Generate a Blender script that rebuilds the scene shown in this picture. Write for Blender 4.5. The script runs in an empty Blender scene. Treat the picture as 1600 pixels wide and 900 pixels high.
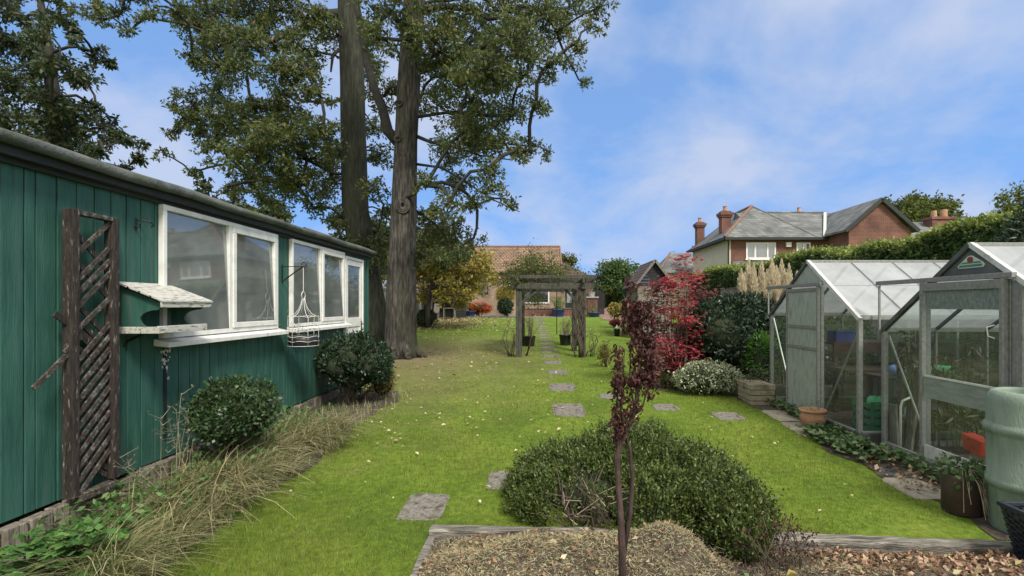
import bpy, math, random
import numpy as np
from mathutils import Vector, Matrix
R = math.radians
rng = np.random.default_rng(7)
random.seed(7)
scn = bpy.context.scene
COL = scn.collection

# ------------------------------------------------------------------ camera
cd = bpy.data.cameras.new("camera"); cam = bpy.data.objects.new("camera", cd); COL.objects.link(cam)
CAMZ = 1.92
cam.location = (0, 0, CAMZ); cam.rotation_euler = (R(90), 0, 0)
cd.sensor_width = 36; cd.lens = 18.0; cd.shift_x = -0.0275; cd.shift_y = 0.0169
cd.clip_start = 0.05; cd.clip_end = 4000
scn.camera = cam

# ------------------------------------------------------------------ light
SUN_EL, SUN_AZ = 48.0, 150.0          # azimuth measured clockwise from +Y (behind and right of the camera)
w = bpy.data.worlds.new("World"); scn.world = w; w.use_nodes = True
nt = w.node_tree; nt.nodes.clear()
def N(t, **k):
    n = nt.nodes.new(t)
    for a, b in k.items(): setattr(n, a, b)
    return n
out = N('ShaderNodeOutputWorld'); bg = N('ShaderNodeBackground'); bg.inputs['Strength'].default_value = 0.10
sky = N('ShaderNodeTexSky', sky_type='NISHITA', sun_disc=False)
sky.sun_elevation = R(SUN_EL); sky.sun_rotation = R(SUN_AZ); sky.air_density = 1.0; sky.dust_density = 0.6; sky.ozone_density = 2.0
tc = N('ShaderNodeTexCoord')
mpv = N('ShaderNodeVectorMath', operation='MULTIPLY_ADD'); nt.links.new(tc.outputs['Generated'], mpv.inputs[0]); mpv.inputs[1].default_value = (1, 1, 0.55); mpv.inputs[2].default_value = (0, 0, 0.42)
nrm = N('ShaderNodeVectorMath', operation='NORMALIZE'); nt.links.new(mpv.outputs[0], nrm.inputs[0]); nt.links.new(nrm.outputs[0], sky.inputs['Vector'])
sep = N('ShaderNodeSeparateXYZ'); nt.links.new(tc.outputs['Generated'], sep.inputs[0])
zc = N('ShaderNodeMath', operation='MAXIMUM'); nt.links.new(sep.outputs['Z'], zc.inputs[0]); zc.inputs[1].default_value = 0.0
za = N('ShaderNodeMath', operation='ADD'); nt.links.new(zc.outputs[0], za.inputs[0]); za.inputs[1].default_value = 0.42
dx = N('ShaderNodeMath', operation='DIVIDE'); dy = N('ShaderNodeMath', operation='DIVIDE')
nt.links.new(sep.outputs['X'], dx.inputs[0]); nt.links.new(za.outputs[0], dx.inputs[1])
nt.links.new(sep.outputs['Y'], dy.inputs[0]); nt.links.new(za.outputs[0], dy.inputs[1])
cb = N('ShaderNodeCombineXYZ'); nt.links.new(dx.outputs[0], cb.inputs[0]); nt.links.new(dy.outputs[0], cb.inputs[1])
cb.inputs[2].default_value = 3.7
nz = N('ShaderNodeTexNoise'); nz.inputs['Scale'].default_value = 2.0; nz.inputs['Detail'].default_value = 7
nz.inputs['Roughness'].default_value = 0.56; nz.inputs['Distortion'].default_value = 0.25
nt.links.new(cb.outputs[0], nz.inputs['Vector'])
rp = N('ShaderNodeValToRGB'); rp.color_ramp.elements[0].position = 0.39; rp.color_ramp.elements[1].position = 0.62
rp.color_ramp.elements[0].color = (0.17, 0.17, 0.17, 1); rp.color_ramp.elements[1].color = (0.80, 0.80, 0.80, 1)
nt.links.new(nz.outputs['Fac'], rp.inputs['Fac'])
tint = N('ShaderNodeMix', data_type='RGBA', blend_type='MULTIPLY'); tint.inputs['Factor'].default_value = 1
nt.links.new(sky.outputs[0], tint.inputs[6]); tint.inputs[7].default_value = (0.70, 1.10, 1.36, 1)
mx = N('ShaderNodeMix', data_type='RGBA'); nt.links.new(rp.outputs[0], mx.inputs['Factor'])
nt.links.new(tint.outputs[2], mx.inputs[6]); mx.inputs[7].default_value = (2.95, 3.25, 4.0, 1)
# added out-of-view white sky overhead and behind the camera, to brighten and neutralise fill
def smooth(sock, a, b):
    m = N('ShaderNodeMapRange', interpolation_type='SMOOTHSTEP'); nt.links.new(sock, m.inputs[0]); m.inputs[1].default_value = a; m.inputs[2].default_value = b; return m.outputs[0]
fill_sky = N('ShaderNodeMath', operation='MAXIMUM'); nt.links.new(smooth(sep.outputs['Z'], 0.56, 0.78), fill_sky.inputs[0]); nt.links.new(smooth(sep.outputs['Y'], 0.12, -0.35), fill_sky.inputs[1])
mx2 = N('ShaderNodeMix', data_type='RGBA'); nt.links.new(fill_sky.outputs[0], mx2.inputs['Factor']); nt.links.new(mx.outputs[2], mx2.inputs[6]); mx2.inputs[7].default_value = (6.1, 6.0, 5.8, 1)
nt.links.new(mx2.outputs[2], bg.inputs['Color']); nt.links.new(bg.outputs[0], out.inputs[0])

sl = bpy.data.lights.new("sun", 'SUN'); so = bpy.data.objects.new("sun", sl); COL.objects.link(so)
sl.energy = 2.1; sl.angle = R(13); sl.color = (1.0, 0.95, 0.86)
_d = Vector((math.sin(R(SUN_AZ)) * math.cos(R(SUN_EL)), math.cos(R(SUN_AZ)) * math.cos(R(SUN_EL)), math.sin(R(SUN_EL))))
so.rotation_euler = _d.to_track_quat('Z', 'Y').to_euler(); so.location = (10, -10, 30)
scn.view_settings.view_transform = 'Standard'; scn.view_settings.look = 'None'
scn.view_settings.exposure = 1.08; scn.view_settings.gamma = 1.0
scn.cycles.max_bounces = 6; scn.cycles.transparent_max_bounces = 12
scn.cycles.diffuse_bounces = 3; scn.cycles.glossy_bounces = 3; scn.cycles.transmission_bounces = 4

# ------------------------------------------------------------------ measuring helpers
F = 800.0; CX = 844.0; CY = 477.0
def g(y):                                   # the garden rises gently away from the camera
    return 0.032 * min(max(y, -8), 60)
def P(px, py, Y):                           # photo pixel at a known distance -> point
    return Vector(((px - CX) * Y / F, Y, CAMZ - (py - CY) * Y / F))

# ------------------------------------------------------------------ materials
MATS = {}
def _nodes(name):
    m = bpy.data.materials.new(name); m.use_nodes = True
    t = m.node_tree; t.nodes.clear()
    o = t.nodes.new('ShaderNodeOutputMaterial'); b = t.nodes.new('ShaderNodeBsdfPrincipled')
    t.links.new(b.outputs[0], o.inputs[0]); MATS[name] = m
    return m, t, b, o
def ramp(t, cols, pos=None):
    r = t.nodes.new('ShaderNodeValToRGB'); e = r.color_ramp.elements
    n = len(cols); pos = pos or [i / (n - 1) for i in range(n)]
    while len(e) < n: e.new(0.5)
    for i in range(n): e[i].position = pos[i]; e[i].color = (*cols[i], 1)
    return r
def mat(name, cols, scale=5, rough=0.7, stretch=(1, 1, 1), detail=6, bump=0.0, bscale=None, pos=(0.3, 0.7), metal=0.0, spec=0.4, dirt=None, bdist=0.02, bstretch=None):
    m, t, b, o = _nodes(name)
    c = t.nodes.new('ShaderNodeTexCoord'); mp = t.nodes.new('ShaderNodeMapping'); mp.inputs['Scale'].default_value = stretch
    t.links.new(c.outputs['Object'], mp.inputs[0])
    n = t.nodes.new('ShaderNodeTexNoise'); n.inputs['Scale'].default_value = scale; n.inputs['Detail'].default_value = detail
    n.inputs['Roughness'].default_value = 0.6
    t.links.new(mp.outputs[0], n.inputs['Vector'])
    k = len(cols)
    r = ramp(t, cols, [pos[0] + (pos[1] - pos[0]) * i / max(1, k - 1) for i in range(k)])
    t.links.new(n.outputs['Fac'], r.inputs[0]); last = r.outputs[0]
    if dirt:                                # (colour, scale, low, high)
        n3 = t.nodes.new('ShaderNodeTexNoise'); n3.inputs['Scale'].default_value = dirt[1]; n3.inputs['Detail'].default_value = 8
        t.links.new(mp.outputs[0], n3.inputs['Vector'])
        r3 = ramp(t, [(0, 0, 0), (1, 1, 1)], [dirt[2], dirt[3]]); t.links.new(n3.outputs['Fac'], r3.inputs[0])
        mm = t.nodes.new('ShaderNodeMix'); mm.data_type = 'RGBA'; t.links.new(r3.outputs[0], mm.inputs['Factor'])
        t.links.new(last, mm.inputs[6]); mm.inputs[7].default_value = (*dirt[0], 1); last = mm.outputs[2]
    t.links.new(last, b.inputs['Base Color'])
    b.inputs['Roughness'].default_value = rough; b.inputs['Metallic'].default_value = metal
    b.inputs['Specular IOR Level'].default_value = spec
    if bump:
        n2 = t.nodes.new('ShaderNodeTexNoise'); n2.inputs['Scale'].default_value = bscale or scale * 3; n2.inputs['Detail'].default_value = 8
        mp2 = t.nodes.new('ShaderNodeMapping'); mp2.inputs['Scale'].default_value = bstretch or stretch
        t.links.new(c.outputs['Object'], mp2.inputs[0]); t.links.new(mp2.outputs[0], n2.inputs['Vector'])
        bp = t.nodes.new('ShaderNodeBump'); bp.inputs['Strength'].default_value = bump; bp.inputs['Distance'].default_value = bdist
        t.links.new(n2.outputs['Fac'], bp.inputs['Height']); t.links.new(bp.outputs[0], b.inputs['Normal'])
    return m
def leafmat(name, cols, pos=None, trans=0.3, rough=0.5, spec=0.35):
    m, t, b, o = _nodes(name)
    gm = t.nodes.new('ShaderNodeNewGeometry'); r = ramp(t, cols, pos)
    t.links.new(gm.outputs['Random Per Island'], r.inputs[0])
    t.links.new(r.outputs[0], b.inputs['Base Color']); b.inputs['Roughness'].default_value = rough
    b.inputs['Specular IOR Level'].default_value = spec
    tr = t.nodes.new('ShaderNodeBsdfTranslucent'); t.links.new(r.outputs[0], tr.inputs[0])
    ms = t.nodes.new('ShaderNodeMixShader'); ms.inputs[0].default_value = trans
    t.links.new(b.outputs[0], ms.inputs[1]); t.links.new(tr.outputs[0], ms.inputs[2]); t.links.new(ms.outputs[0], o.inputs[0])
    return m
def brickmat(name, c1, c2, mortar, bw=0.225, bh=0.075, roof=False, rough=0.85, mort=0.012):
    m, t, b, o = _nodes(name)
    c = t.nodes.new('ShaderNodeTexCoord'); s = t.nodes.new('ShaderNodeSeparateXYZ'); t.links.new(c.outputs['Object'], s.inputs[0])
    a = t.nodes.new('ShaderNodeMath'); a.operation = 'ADD'; t.links.new(s.outputs[0], a.inputs[0]); t.links.new(s.outputs[1], a.inputs[1])
    cbn = t.nodes.new('ShaderNodeCombineXYZ')
    if roof: t.links.new(s.outputs[0], cbn.inputs[0])
    else: t.links.new(a.outputs[0], cbn.inputs[0])
    t.links.new(s.outputs[2], cbn.inputs[1])
    br = t.nodes.new('ShaderNodeTexBrick'); br.inputs['Scale'].default_value = 1.0
    br.inputs['Brick Width'].default_value = bw; br.inputs['Row Height'].default_value = bh; br.inputs['Mortar Size'].default_value = mort
    br.inputs['Color1'].default_value = (*c1, 1); br.inputs['Color2'].default_value = (*c2, 1); br.inputs['Mortar'].default_value = (*mortar, 1)
    t.links.new(cbn.outputs[0], br.inputs['Vector'])
    n = t.nodes.new('ShaderNodeTexNoise'); n.inputs['Scale'].default_value = 1.3; n.inputs['Detail'].default_value = 8; t.links.new(c.outputs['Object'], n.inputs['Vector'])
    rr = ramp(t, [(0.55, 0.55, 0.56), (1.25, 1.22, 1.2)], [0.3, 0.7]); t.links.new(n.outputs['Fac'], rr.inputs[0])
    mm = t.nodes.new('ShaderNodeMix'); mm.data_type = 'RGBA'; mm.blend_type = 'MULTIPLY'; mm.inputs['Factor'].default_value = 1
    t.links.new(br.outputs['Color'], mm.inputs[6]); t.links.new(rr.outputs[0], mm.inputs[7])
    t.links.new(mm.outputs[2], b.inputs['Base Color']); b.inputs['Roughness'].default_value = rough
    bp = t.nodes.new('ShaderNodeBump'); bp.inputs['Strength'].default_value = 0.5; bp.inputs['Distance'].default_value = 0.015; bp.invert = True
    t.links.new(br.outputs['Fac'], bp.inputs['Height']); t.links.new(bp.outputs[0], b.inputs['Normal'])
    return m
def glassmat(name, tint, see, dirtcol, dirt_lo, dirt_hi, dscale=6, gloss=0.14, stretch=(1, 1, 1)):
    """thin glazing: see-through + mirror sheen + patches of grime"""
    m, t, b, o = _nodes(name); t.nodes.remove(b)
    tr = t.nodes.new('ShaderNodeBsdfTransparent'); tr.inputs[0].default_value = (*tint, 1)
    gl = t.nodes.new('ShaderNodeBsdfGlossy'); gl.inputs['Roughness'].default_value = 0.04
    lw = t.nodes.new('ShaderNodeLayerWeight'); lw.inputs[0].default_value = 0.5
    fr = t.nodes.new('ShaderNodeMath'); fr.operation = 'POWER'; t.links.new(lw.outputs['Facing'], fr.inputs[0]); fr.inputs[1].default_value = 5.0
    ad = t.nodes.new('ShaderNodeMath'); ad.operation = 'ADD'; ad.use_clamp = True; t.links.new(fr.outputs[0], ad.inputs[0]); ad.inputs[1].default_value = gloss
    m1 = t.nodes.new('ShaderNodeMixShader'); t.links.new(ad.outputs[0], m1.inputs[0]); t.links.new(tr.outputs[0], m1.inputs[1]); t.links.new(gl.outputs[0], m1.inputs[2])
    df = t.nodes.new('ShaderNodeBsdfDiffuse'); df.inputs[0].default_value = (*dirtcol, 1)
    tl = t.nodes.new('ShaderNodeBsdfTranslucent'); tl.inputs[0].default_value = (*dirtcol, 1)
    md = t.nodes.new('ShaderNodeMixShader'); md.inputs[0].default_value = 0.45; t.links.new(df.outputs[0], md.inputs[1]); t.links.new(tl.outputs[0], md.inputs[2])
    c = t.nodes.new('ShaderNodeTexCoord'); mp = t.nodes.new('ShaderNodeMapping'); mp.inputs['Scale'].default_value = stretch; t.links.new(c.outputs['Object'], mp.inputs[0])
    n = t.nodes.new('ShaderNodeTexNoise'); n.inputs['Scale'].default_value = dscale; n.inputs['Detail'].default_value = 9; n.inputs['Roughness'].default_value = 0.65
    t.links.new(mp.outputs[0], n.inputs['Vector'])
    mr = t.nodes.new('ShaderNodeMapRange'); mr.inputs[1].default_value = 0.35; mr.inputs[2].default_value = 0.7; mr.inputs[3].default_value = dirt_lo; mr.inputs[4].default_value = dirt_hi
    t.links.new(n.outputs['Fac'], mr.inputs[0])
    m2 = t.nodes.new('ShaderNodeMixShader'); t.links.new(mr.outputs[0], m2.inputs[0]); t.links.new(m1.outputs[0], m2.inputs[1]); t.links.new(md.outputs[0], m2.inputs[2])
    t.links.new(m2.outputs[0], o.inputs[0])
    return m

mat('shed_green', [(0.016, 0.064, 0.050), (0.025, 0.092, 0.071), (0.042, 0.118, 0.092)], 3.0, 0.6, (5, 5, 0.6), bump=0.35, bscale=16, dirt=((0.055, 0.105, 0.085), 2.2, 0.56, 0.78), bdist=0.012, bstretch=(7, 7, 0.5))
mat('dark_gap', [(0.008, 0.012, 0.011), (0.012, 0.016, 0.015)], 6, 0.9)
mat('roof_felt', [(0.035, 0.042, 0.04), (0.085, 0.095, 0.09), (0.14, 0.145, 0.13)], 4, 0.85, (1, 1, 1), bump=0.5, bscale=40, dirt=((0.07, 0.09, 0.03), 3, 0.55, 0.75))
mat('black_fascia', [(0.012, 0.015, 0.016), (0.03, 0.034, 0.034)], 8, 0.6, (8, 1, 8), bump=0.3)
mat('white_paint', [(0.62, 0.61, 0.57), (0.78, 0.77, 0.73)], 6, 0.45, bump=0.08, bscale=30, dirt=((0.40, 0.38, 0.32), 9, 0.62, 0.85))
mat('peeling_white', [(0.40, 0.39, 0.35), (0.58, 0.57, 0.52)], 9, 0.7, (6, 1.5, 6), bump=0.4, dirt=((0.16, 0.14, 0.11), 7, 0.52, 0.66))
mat('old_trellis', [(0.012, 0.009, 0.008), (0.03, 0.022, 0.019), (0.055, 0.042, 0.036)], 7, 0.8, (6, 6, 1), bump=0.5, dirt=((0.33, 0.29, 0.25), 9, 0.60, 0.74))
mat('old_slat', [(0.025, 0.019, 0.016), (0.065, 0.052, 0.045), (0.26, 0.23, 0.20)], 9, 0.8, (3, 3, 3), bump=0.4, pos=(0.35, 0.72))
mat('grey_wood', [(0.085, 0.075, 0.06), (0.17, 0.155, 0.13), (0.27, 0.25, 0.215)], 5, 0.85, (7, 7, 1), bump=0.6, dirt=((0.06, 0.06, 0.035), 3, 0.55, 0.75))
mat('pergola_wood', [(0.026, 0.025, 0.020), (0.060, 0.057, 0.047), (0.11, 0.104, 0.09)], 5, 0.85, (6, 6, 1), bump=0.6, dirt=((0.055, 0.07, 0.035), 2.5, 0.52, 0.72))
mat('edging_board', [(0.10, 0.085, 0.065), (0.19, 0.165, 0.13), (0.28, 0.25, 0.20)], 5, 0.9, (5, 5, 1), bump=0.6, dirt=((0.045, 0.042, 0.03), 3, 0.5, 0.72))
mat('sleeper', [(0.05, 0.046, 0.038), (0.17, 0.155, 0.13), (0.34, 0.32, 0.275)], 5, 0.9, (1, 7, 7), bump=0.7, dirt=((0.03, 0.03, 0.024), 4, 0.55, 0.72))
mat('bark', [(0.014, 0.012, 0.011), (0.055, 0.049, 0.042), (0.135, 0.122, 0.105)], 6.5, 0.95, (2.6, 2.6, 0.42), bump=1.0, bscale=9, bdist=0.05, bstretch=(2.6, 2.6, 0.35), dirt=((0.055, 0.065, 0.035), 1.2, 0.55, 0.75))
mat('bark_green', [(0.014, 0.015, 0.010), (0.036, 0.038, 0.026), (0.065, 0.066, 0.045)], 5.5, 0.95, (2.6, 2.6, 0.42), bump=1.0, bscale=9, bdist=0.05, bstretch=(2.6, 2.6, 0.35))
mat('branch', [(0.018, 0.017, 0.014), (0.045, 0.042, 0.034)], 6, 0.95)
mat('twig', [(0.05, 0.038, 0.028), (0.11, 0.085, 0.06)], 10, 0.9)
mat('pale_stem', [(0.22, 0.18, 0.12), (0.38, 0.33, 0.24)], 10, 0.85)
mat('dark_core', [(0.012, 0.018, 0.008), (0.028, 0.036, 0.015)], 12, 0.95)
mat('soil', [(0.03, 0.024, 0.018), (0.07, 0.055, 0.042), (0.115, 0.095, 0.075)], 9, 0.95, bump=1.0, bscale=30, bdist=0.03)
mat('mulch', [(0.06, 0.05, 0.028), (0.14, 0.12, 0.065), (0.24, 0.205, 0.12)], 12, 0.95, bump=1.0, bscale=45, bdist=0.03)
mat('slab', [(0.10, 0.092, 0.078), (0.19, 0.175, 0.15), (0.25, 0.23, 0.20)], 30, 0.95, bump=0.9, bscale=55, dirt=((0.075, 0.06, 0.042), 11, 0.50, 0.66), detail=10)
mat('pale_slab', [(0.24, 0.21, 0.16), (0.36, 0.32, 0.25)], 6, 0.9, bump=0.4, bscale=60, dirt=((0.10, 0.09, 0.06), 5, 0.56, 0.75))
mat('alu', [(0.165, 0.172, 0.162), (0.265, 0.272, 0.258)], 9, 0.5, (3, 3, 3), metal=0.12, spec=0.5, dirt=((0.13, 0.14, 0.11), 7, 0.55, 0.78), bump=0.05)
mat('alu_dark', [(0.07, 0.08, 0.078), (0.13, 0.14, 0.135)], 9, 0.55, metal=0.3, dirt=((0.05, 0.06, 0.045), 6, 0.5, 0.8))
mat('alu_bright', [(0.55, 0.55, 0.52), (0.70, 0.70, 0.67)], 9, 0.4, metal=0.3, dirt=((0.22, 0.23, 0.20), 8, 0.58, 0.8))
mat('gable_panel', [(0.06, 0.075, 0.072), (0.10, 0.115, 0.11)], 5, 0.35, dirt=((0.13, 0.15, 0.13), 3, 0.5, 0.8))
mat('frosted', [(0.27, 0.31, 0.28), (0.38, 0.42, 0.38)], 6, 0.35, (4, 4, 1.2), bump=0.3, bscale=60, dirt=((0.16, 0.2, 0.15), 4, 0.5, 0.8))
mat('frosted_dark', [(0.10, 0.125, 0.11), (0.22, 0.25, 0.225)], 16, 0.3, (2, 2, 1), bump=0.7, bscale=45)
mat('kick_panel', [(0.19, 0.22, 0.195), (0.28, 0.31, 0.28)], 7, 0.4, (1, 1, 5), dirt=((0.12, 0.15, 0.11), 5, 0.5, 0.8))
glassmat('gh_glass', (0.86, 0.92, 0.88), 1, (0.32, 0.36, 0.31), 0.03, 0.17, 3.0, 0.05, (1, 1, 0.6))
glassmat('gh_roof_glass', (0.90, 0.94, 0.92), 1, (0.80, 0.83, 0.84), 0.40, 0.64, 2.0, 0.10)
glassmat('clear_glass', (0.8, 0.86, 0.84), 1, (0.3, 0.32, 0.3), 0.02, 0.12, 2.0, 0.08)
def panemat(name, base, coat=1.0, ior=1.75, curtain=None):
    m, t, b, o = _nodes(name)
    c = t.nodes.new('ShaderNodeTexCoord'); n = t.nodes.new('ShaderNodeTexNoise'); n.inputs['Scale'].default_value = 2.2; n.inputs['Detail'].default_value = 7
    t.links.new(c.outputs['Object'], n.inputs['Vector'])
    r = ramp(t, [tuple(x * 0.7 for x in base), tuple(x * 1.3 for x in base)], [0.3, 0.7]); t.links.new(n.outputs['Fac'], r.inputs[0])
    t.links.new(r.outputs[0], b.inputs['Base Color']); b.inputs['Roughness'].default_value = 0.03; b.inputs['IOR'].default_value = ior
    b.inputs['Specular IOR Level'].default_value = 0.7
    return m
panemat('pane', (0.13, 0.148, 0.142), ior=2.1); panemat('pane_dark', (0.018, 0.024, 0.024)); panemat('pane_frost', (0.10, 0.115, 0.11), ior=1.5)
brickmat('red_brick', (0.185, 0.052, 0.032), (0.135, 0.040, 0.026), (0.17, 0.13, 0.105))
brickmat('brown_brick', (0.33, 0.215, 0.14), (0.25, 0.155, 0.105), (0.32, 0.28, 0.22))
brickmat('pantile', (0.28, 0.18, 0.105), (0.20, 0.125, 0.075), (0.055, 0.036, 0.024), 0.26, 0.15, True, 0.85, 0.022)
brickmat('dark_tile', (0.10, 0.062, 0.05), (0.14, 0.085, 0.066), (0.022, 0.016, 0.014), 0.22, 0.13, True, 0.85, 0.02)
brickmat('dark_tile2', (0.115, 0.07, 0.055), (0.15, 0.095, 0.075), (0.022, 0.016, 0.014), 0.25, 0.14, False, 0.85, 0.03)
brickmat('slate', (0.095, 0.104, 0.102), (0.175, 0.185, 0.178), (0.07, 0.075, 0.075), 0.3, 0.16, False, 0.7, 0.01)
brickmat('paver', (0.30, 0.17, 0.13), (0.23, 0.135, 0.105), (0.15, 0.12, 0.10), 0.2, 0.1, False)
mat('ridge_tile', [(0.15, 0.085, 0.06), (0.23, 0.135, 0.10)], 6, 0.85)
mat('render_cream', [(0.50, 0.45, 0.34), (0.60, 0.55, 0.43)], 2, 0.9, bump=0.1)
mat('black_plastic', [(0.010, 0.012, 0.016), (0.022, 0.025, 0.03)], 20, 0.4)
mat('rattan', [(0.010, 0.014, 0.022), (0.025, 0.032, 0.042)], 30, 0.45)
mat('blue_glaze', [(0.02, 0.05, 0.16), (0.035, 0.08, 0.22)], 6, 0.25)
mat('blue_plastic', [(0.02, 0.04, 0.14), (0.03, 0.055, 0.19)], 6, 0.4)
mat('terracotta', [(0.30, 0.15, 0.08), (0.42, 0.25, 0.15)], 6, 0.85, bump=0.2, dirt=((0.45, 0.38, 0.28), 5, 0.55, 0.75))
mat('brown_pot', [(0.045, 0.026, 0.024), (0.085, 0.055, 0.05)], 5, 0.6, dirt=((0.10, 0.085, 0.07), 6, 0.55, 0.8))
mat('butt_green', [(0.16, 0.215, 0.165), (0.235, 0.295, 0.235)], 5, 0.65, (2, 2, 0.5), bump=0.35, bscale=50, dirt=((0.13, 0.16, 0.115), 7, 0.54, 0.78), detail=9)
mat('trough_stone', [(0.22, 0.19, 0.125), (0.34, 0.30, 0.215)], 7, 0.9, bump=0.5, bscale=40, dirt=((0.12, 0.115, 0.06), 5, 0.5, 0.7))
mat('iron', [(0.012, 0.014, 0.014), (0.03, 0.03, 0.03)], 10, 0.5, metal=0.5)
mat('white_wire', [(0.55, 0.54, 0.5), (0.68, 0.66, 0.62)], 12, 0.5, dirt=((0.25, 0.16, 0.1), 8, 0.6, 0.75))
mat('red_plastic', [(0.42, 0.02, 0.025), (0.55, 0.035, 0.03)], 6, 0.4)
mat('green_plastic', [(0.012, 0.11, 0.05), (0.03, 0.18, 0.085)], 8, 0.45)
mat('green_net', [(0.06, 0.36, 0.15), (0.16, 0.52, 0.28)], 25, 0.6)
mat('white_bag', [(0.6, 0.62, 0.64), (0.75, 0.76, 0.76)], 9, 0.5, bump=0.5)
mat('blue_bag', [(0.10, 0.17, 0.48), (0.22, 0.30, 0.62)], 9, 0.5, bump=0.5)
mat('orange_stuff', [(0.32, 0.14, 0.04), (0.48, 0.26, 0.10)], 15, 0.7, bump=0.5)
mat('bench_wood', [(0.035, 0.022, 0.017), (0.075, 0.05, 0.04)], 5, 0.8, (1, 6, 6), bump=0.3)
mat('dead_stem', [(0.022, 0.013, 0.012), (0.05, 0.03, 0.026), (0.09, 0.06, 0.05)], 9, 0.85, (4, 4, 1), bump=0.4)
mat('dark_shed', [(0.012, 0.013, 0.015), (0.028, 0.028, 0.03)], 5, 0.8, (6, 6, 1), bump=0.3)
mat('fence_wood', [(0.13, 0.115, 0.09), (0.22, 0.20, 0.165), (0.30, 0.28, 0.235)], 5, 0.9, (7, 7, 0.8), bump=0.5, dirt=((0.08, 0.09, 0.055), 2, 0.52, 0.72))
mat('stone_grey', [(0.24, 0.235, 0.215), (0.36, 0.35, 0.32)], 6, 0.9, bump=0.4)
mat('label_white', [(0.42, 0.47, 0.43), (0.52, 0.57, 0.53)], 12, 0.6)
mat('label_green', [(0.045, 0.16, 0.10), (0.07, 0.2, 0.13)], 12, 0.6)
mat('label_red', [(0.16, 0.035, 0.03), (0.22, 0.05, 0.04)], 12, 0.6)

leafmat('oak_leaf', [(0.055, 0.082, 0.03), (0.092, 0.125, 0.042), (0.14, 0.17, 0.056), (0.20, 0.185, 0.058), (0.25, 0.165, 0.055)], [0, 0.4, 0.8, 0.95, 1.0], trans=0.45)
leafmat('back_leaf', [(0.03, 0.052, 0.024), (0.05, 0.075, 0.03), (0.072, 0.09, 0.034), (0.12, 0.07, 0.045)], [0, 0.5, 0.9, 1.0])
leafmat('yellow_leaf', [(0.13, 0.14, 0.035), (0.26, 0.235, 0.055), (0.46, 0.36, 0.09), (0.58, 0.40, 0.09)], [0, 0.35, 0.75, 1.0], trans=0.4)
leafmat('lime_leaf', [(0.05, 0.08, 0.016), (0.10, 0.13, 0.026), (0.16, 0.17, 0.04)], trans=0.4)
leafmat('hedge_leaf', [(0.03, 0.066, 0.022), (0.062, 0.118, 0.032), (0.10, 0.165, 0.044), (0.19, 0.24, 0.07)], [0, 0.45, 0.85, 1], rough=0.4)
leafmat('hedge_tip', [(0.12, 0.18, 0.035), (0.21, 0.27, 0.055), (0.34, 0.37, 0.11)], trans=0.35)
leafmat('box_leaf', [(0.02, 0.046, 0.02), (0.042, 0.082, 0.03), (0.072, 0.12, 0.042), (0.15, 0.175, 0.085)], [0, 0.5, 0.9, 1.0], trans=0.2, rough=0.38)
leafmat('yew_leaf', [(0.012, 0.028, 0.016), (0.025, 0.05, 0.024), (0.046, 0.076, 0.034)], trans=0.15, rough=0.45)
leafmat('golden_leaf', [(0.10, 0.10, 0.028), (0.17, 0.155, 0.045), (0.22, 0.15, 0.06)], trans=0.3)
leafmat('camellia_leaf', [(0.014, 0.03, 0.018), (0.027, 0.052, 0.028), (0.046, 0.076, 0.04)], trans=0.12, rough=0.3, spec=0.5)
leafmat('varieg_leaf', [(0.07, 0.12, 0.05), (0.20, 0.26, 0.13), (0.42, 0.45, 0.30), (0.56, 0.56, 0.44)], [0, 0.3, 0.7, 1], trans=0.25)
leafmat('maple_red', [(0.22, 0.03, 0.04), (0.42, 0.065, 0.085), (0.55, 0.12, 0.14), (0.62, 0.22, 0.18)], [0, 0.5, 0.85, 1], trans=0.45)
leafmat('maple_dark', [(0.07, 0.05, 0.03), (0.15, 0.045, 0.048), (0.22, 0.06, 0.06), (0.28, 0.10, 0.085)], trans=0.4)
leafmat('dead_red', [(0.028, 0.009, 0.011), (0.055, 0.017, 0.018), (0.095, 0.032, 0.028), (0.18, 0.08, 0.06)], [0, 0.5, 0.9, 1], trans=0.15, rough=0.8)
leafmat('hebe_leaf', [(0.034, 0.058, 0.016), (0.068, 0.10, 0.024), (0.11, 0.15, 0.034), (0.18, 0.21, 0.06)], [0, 0.45, 0.85, 1], trans=0.2)
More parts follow.
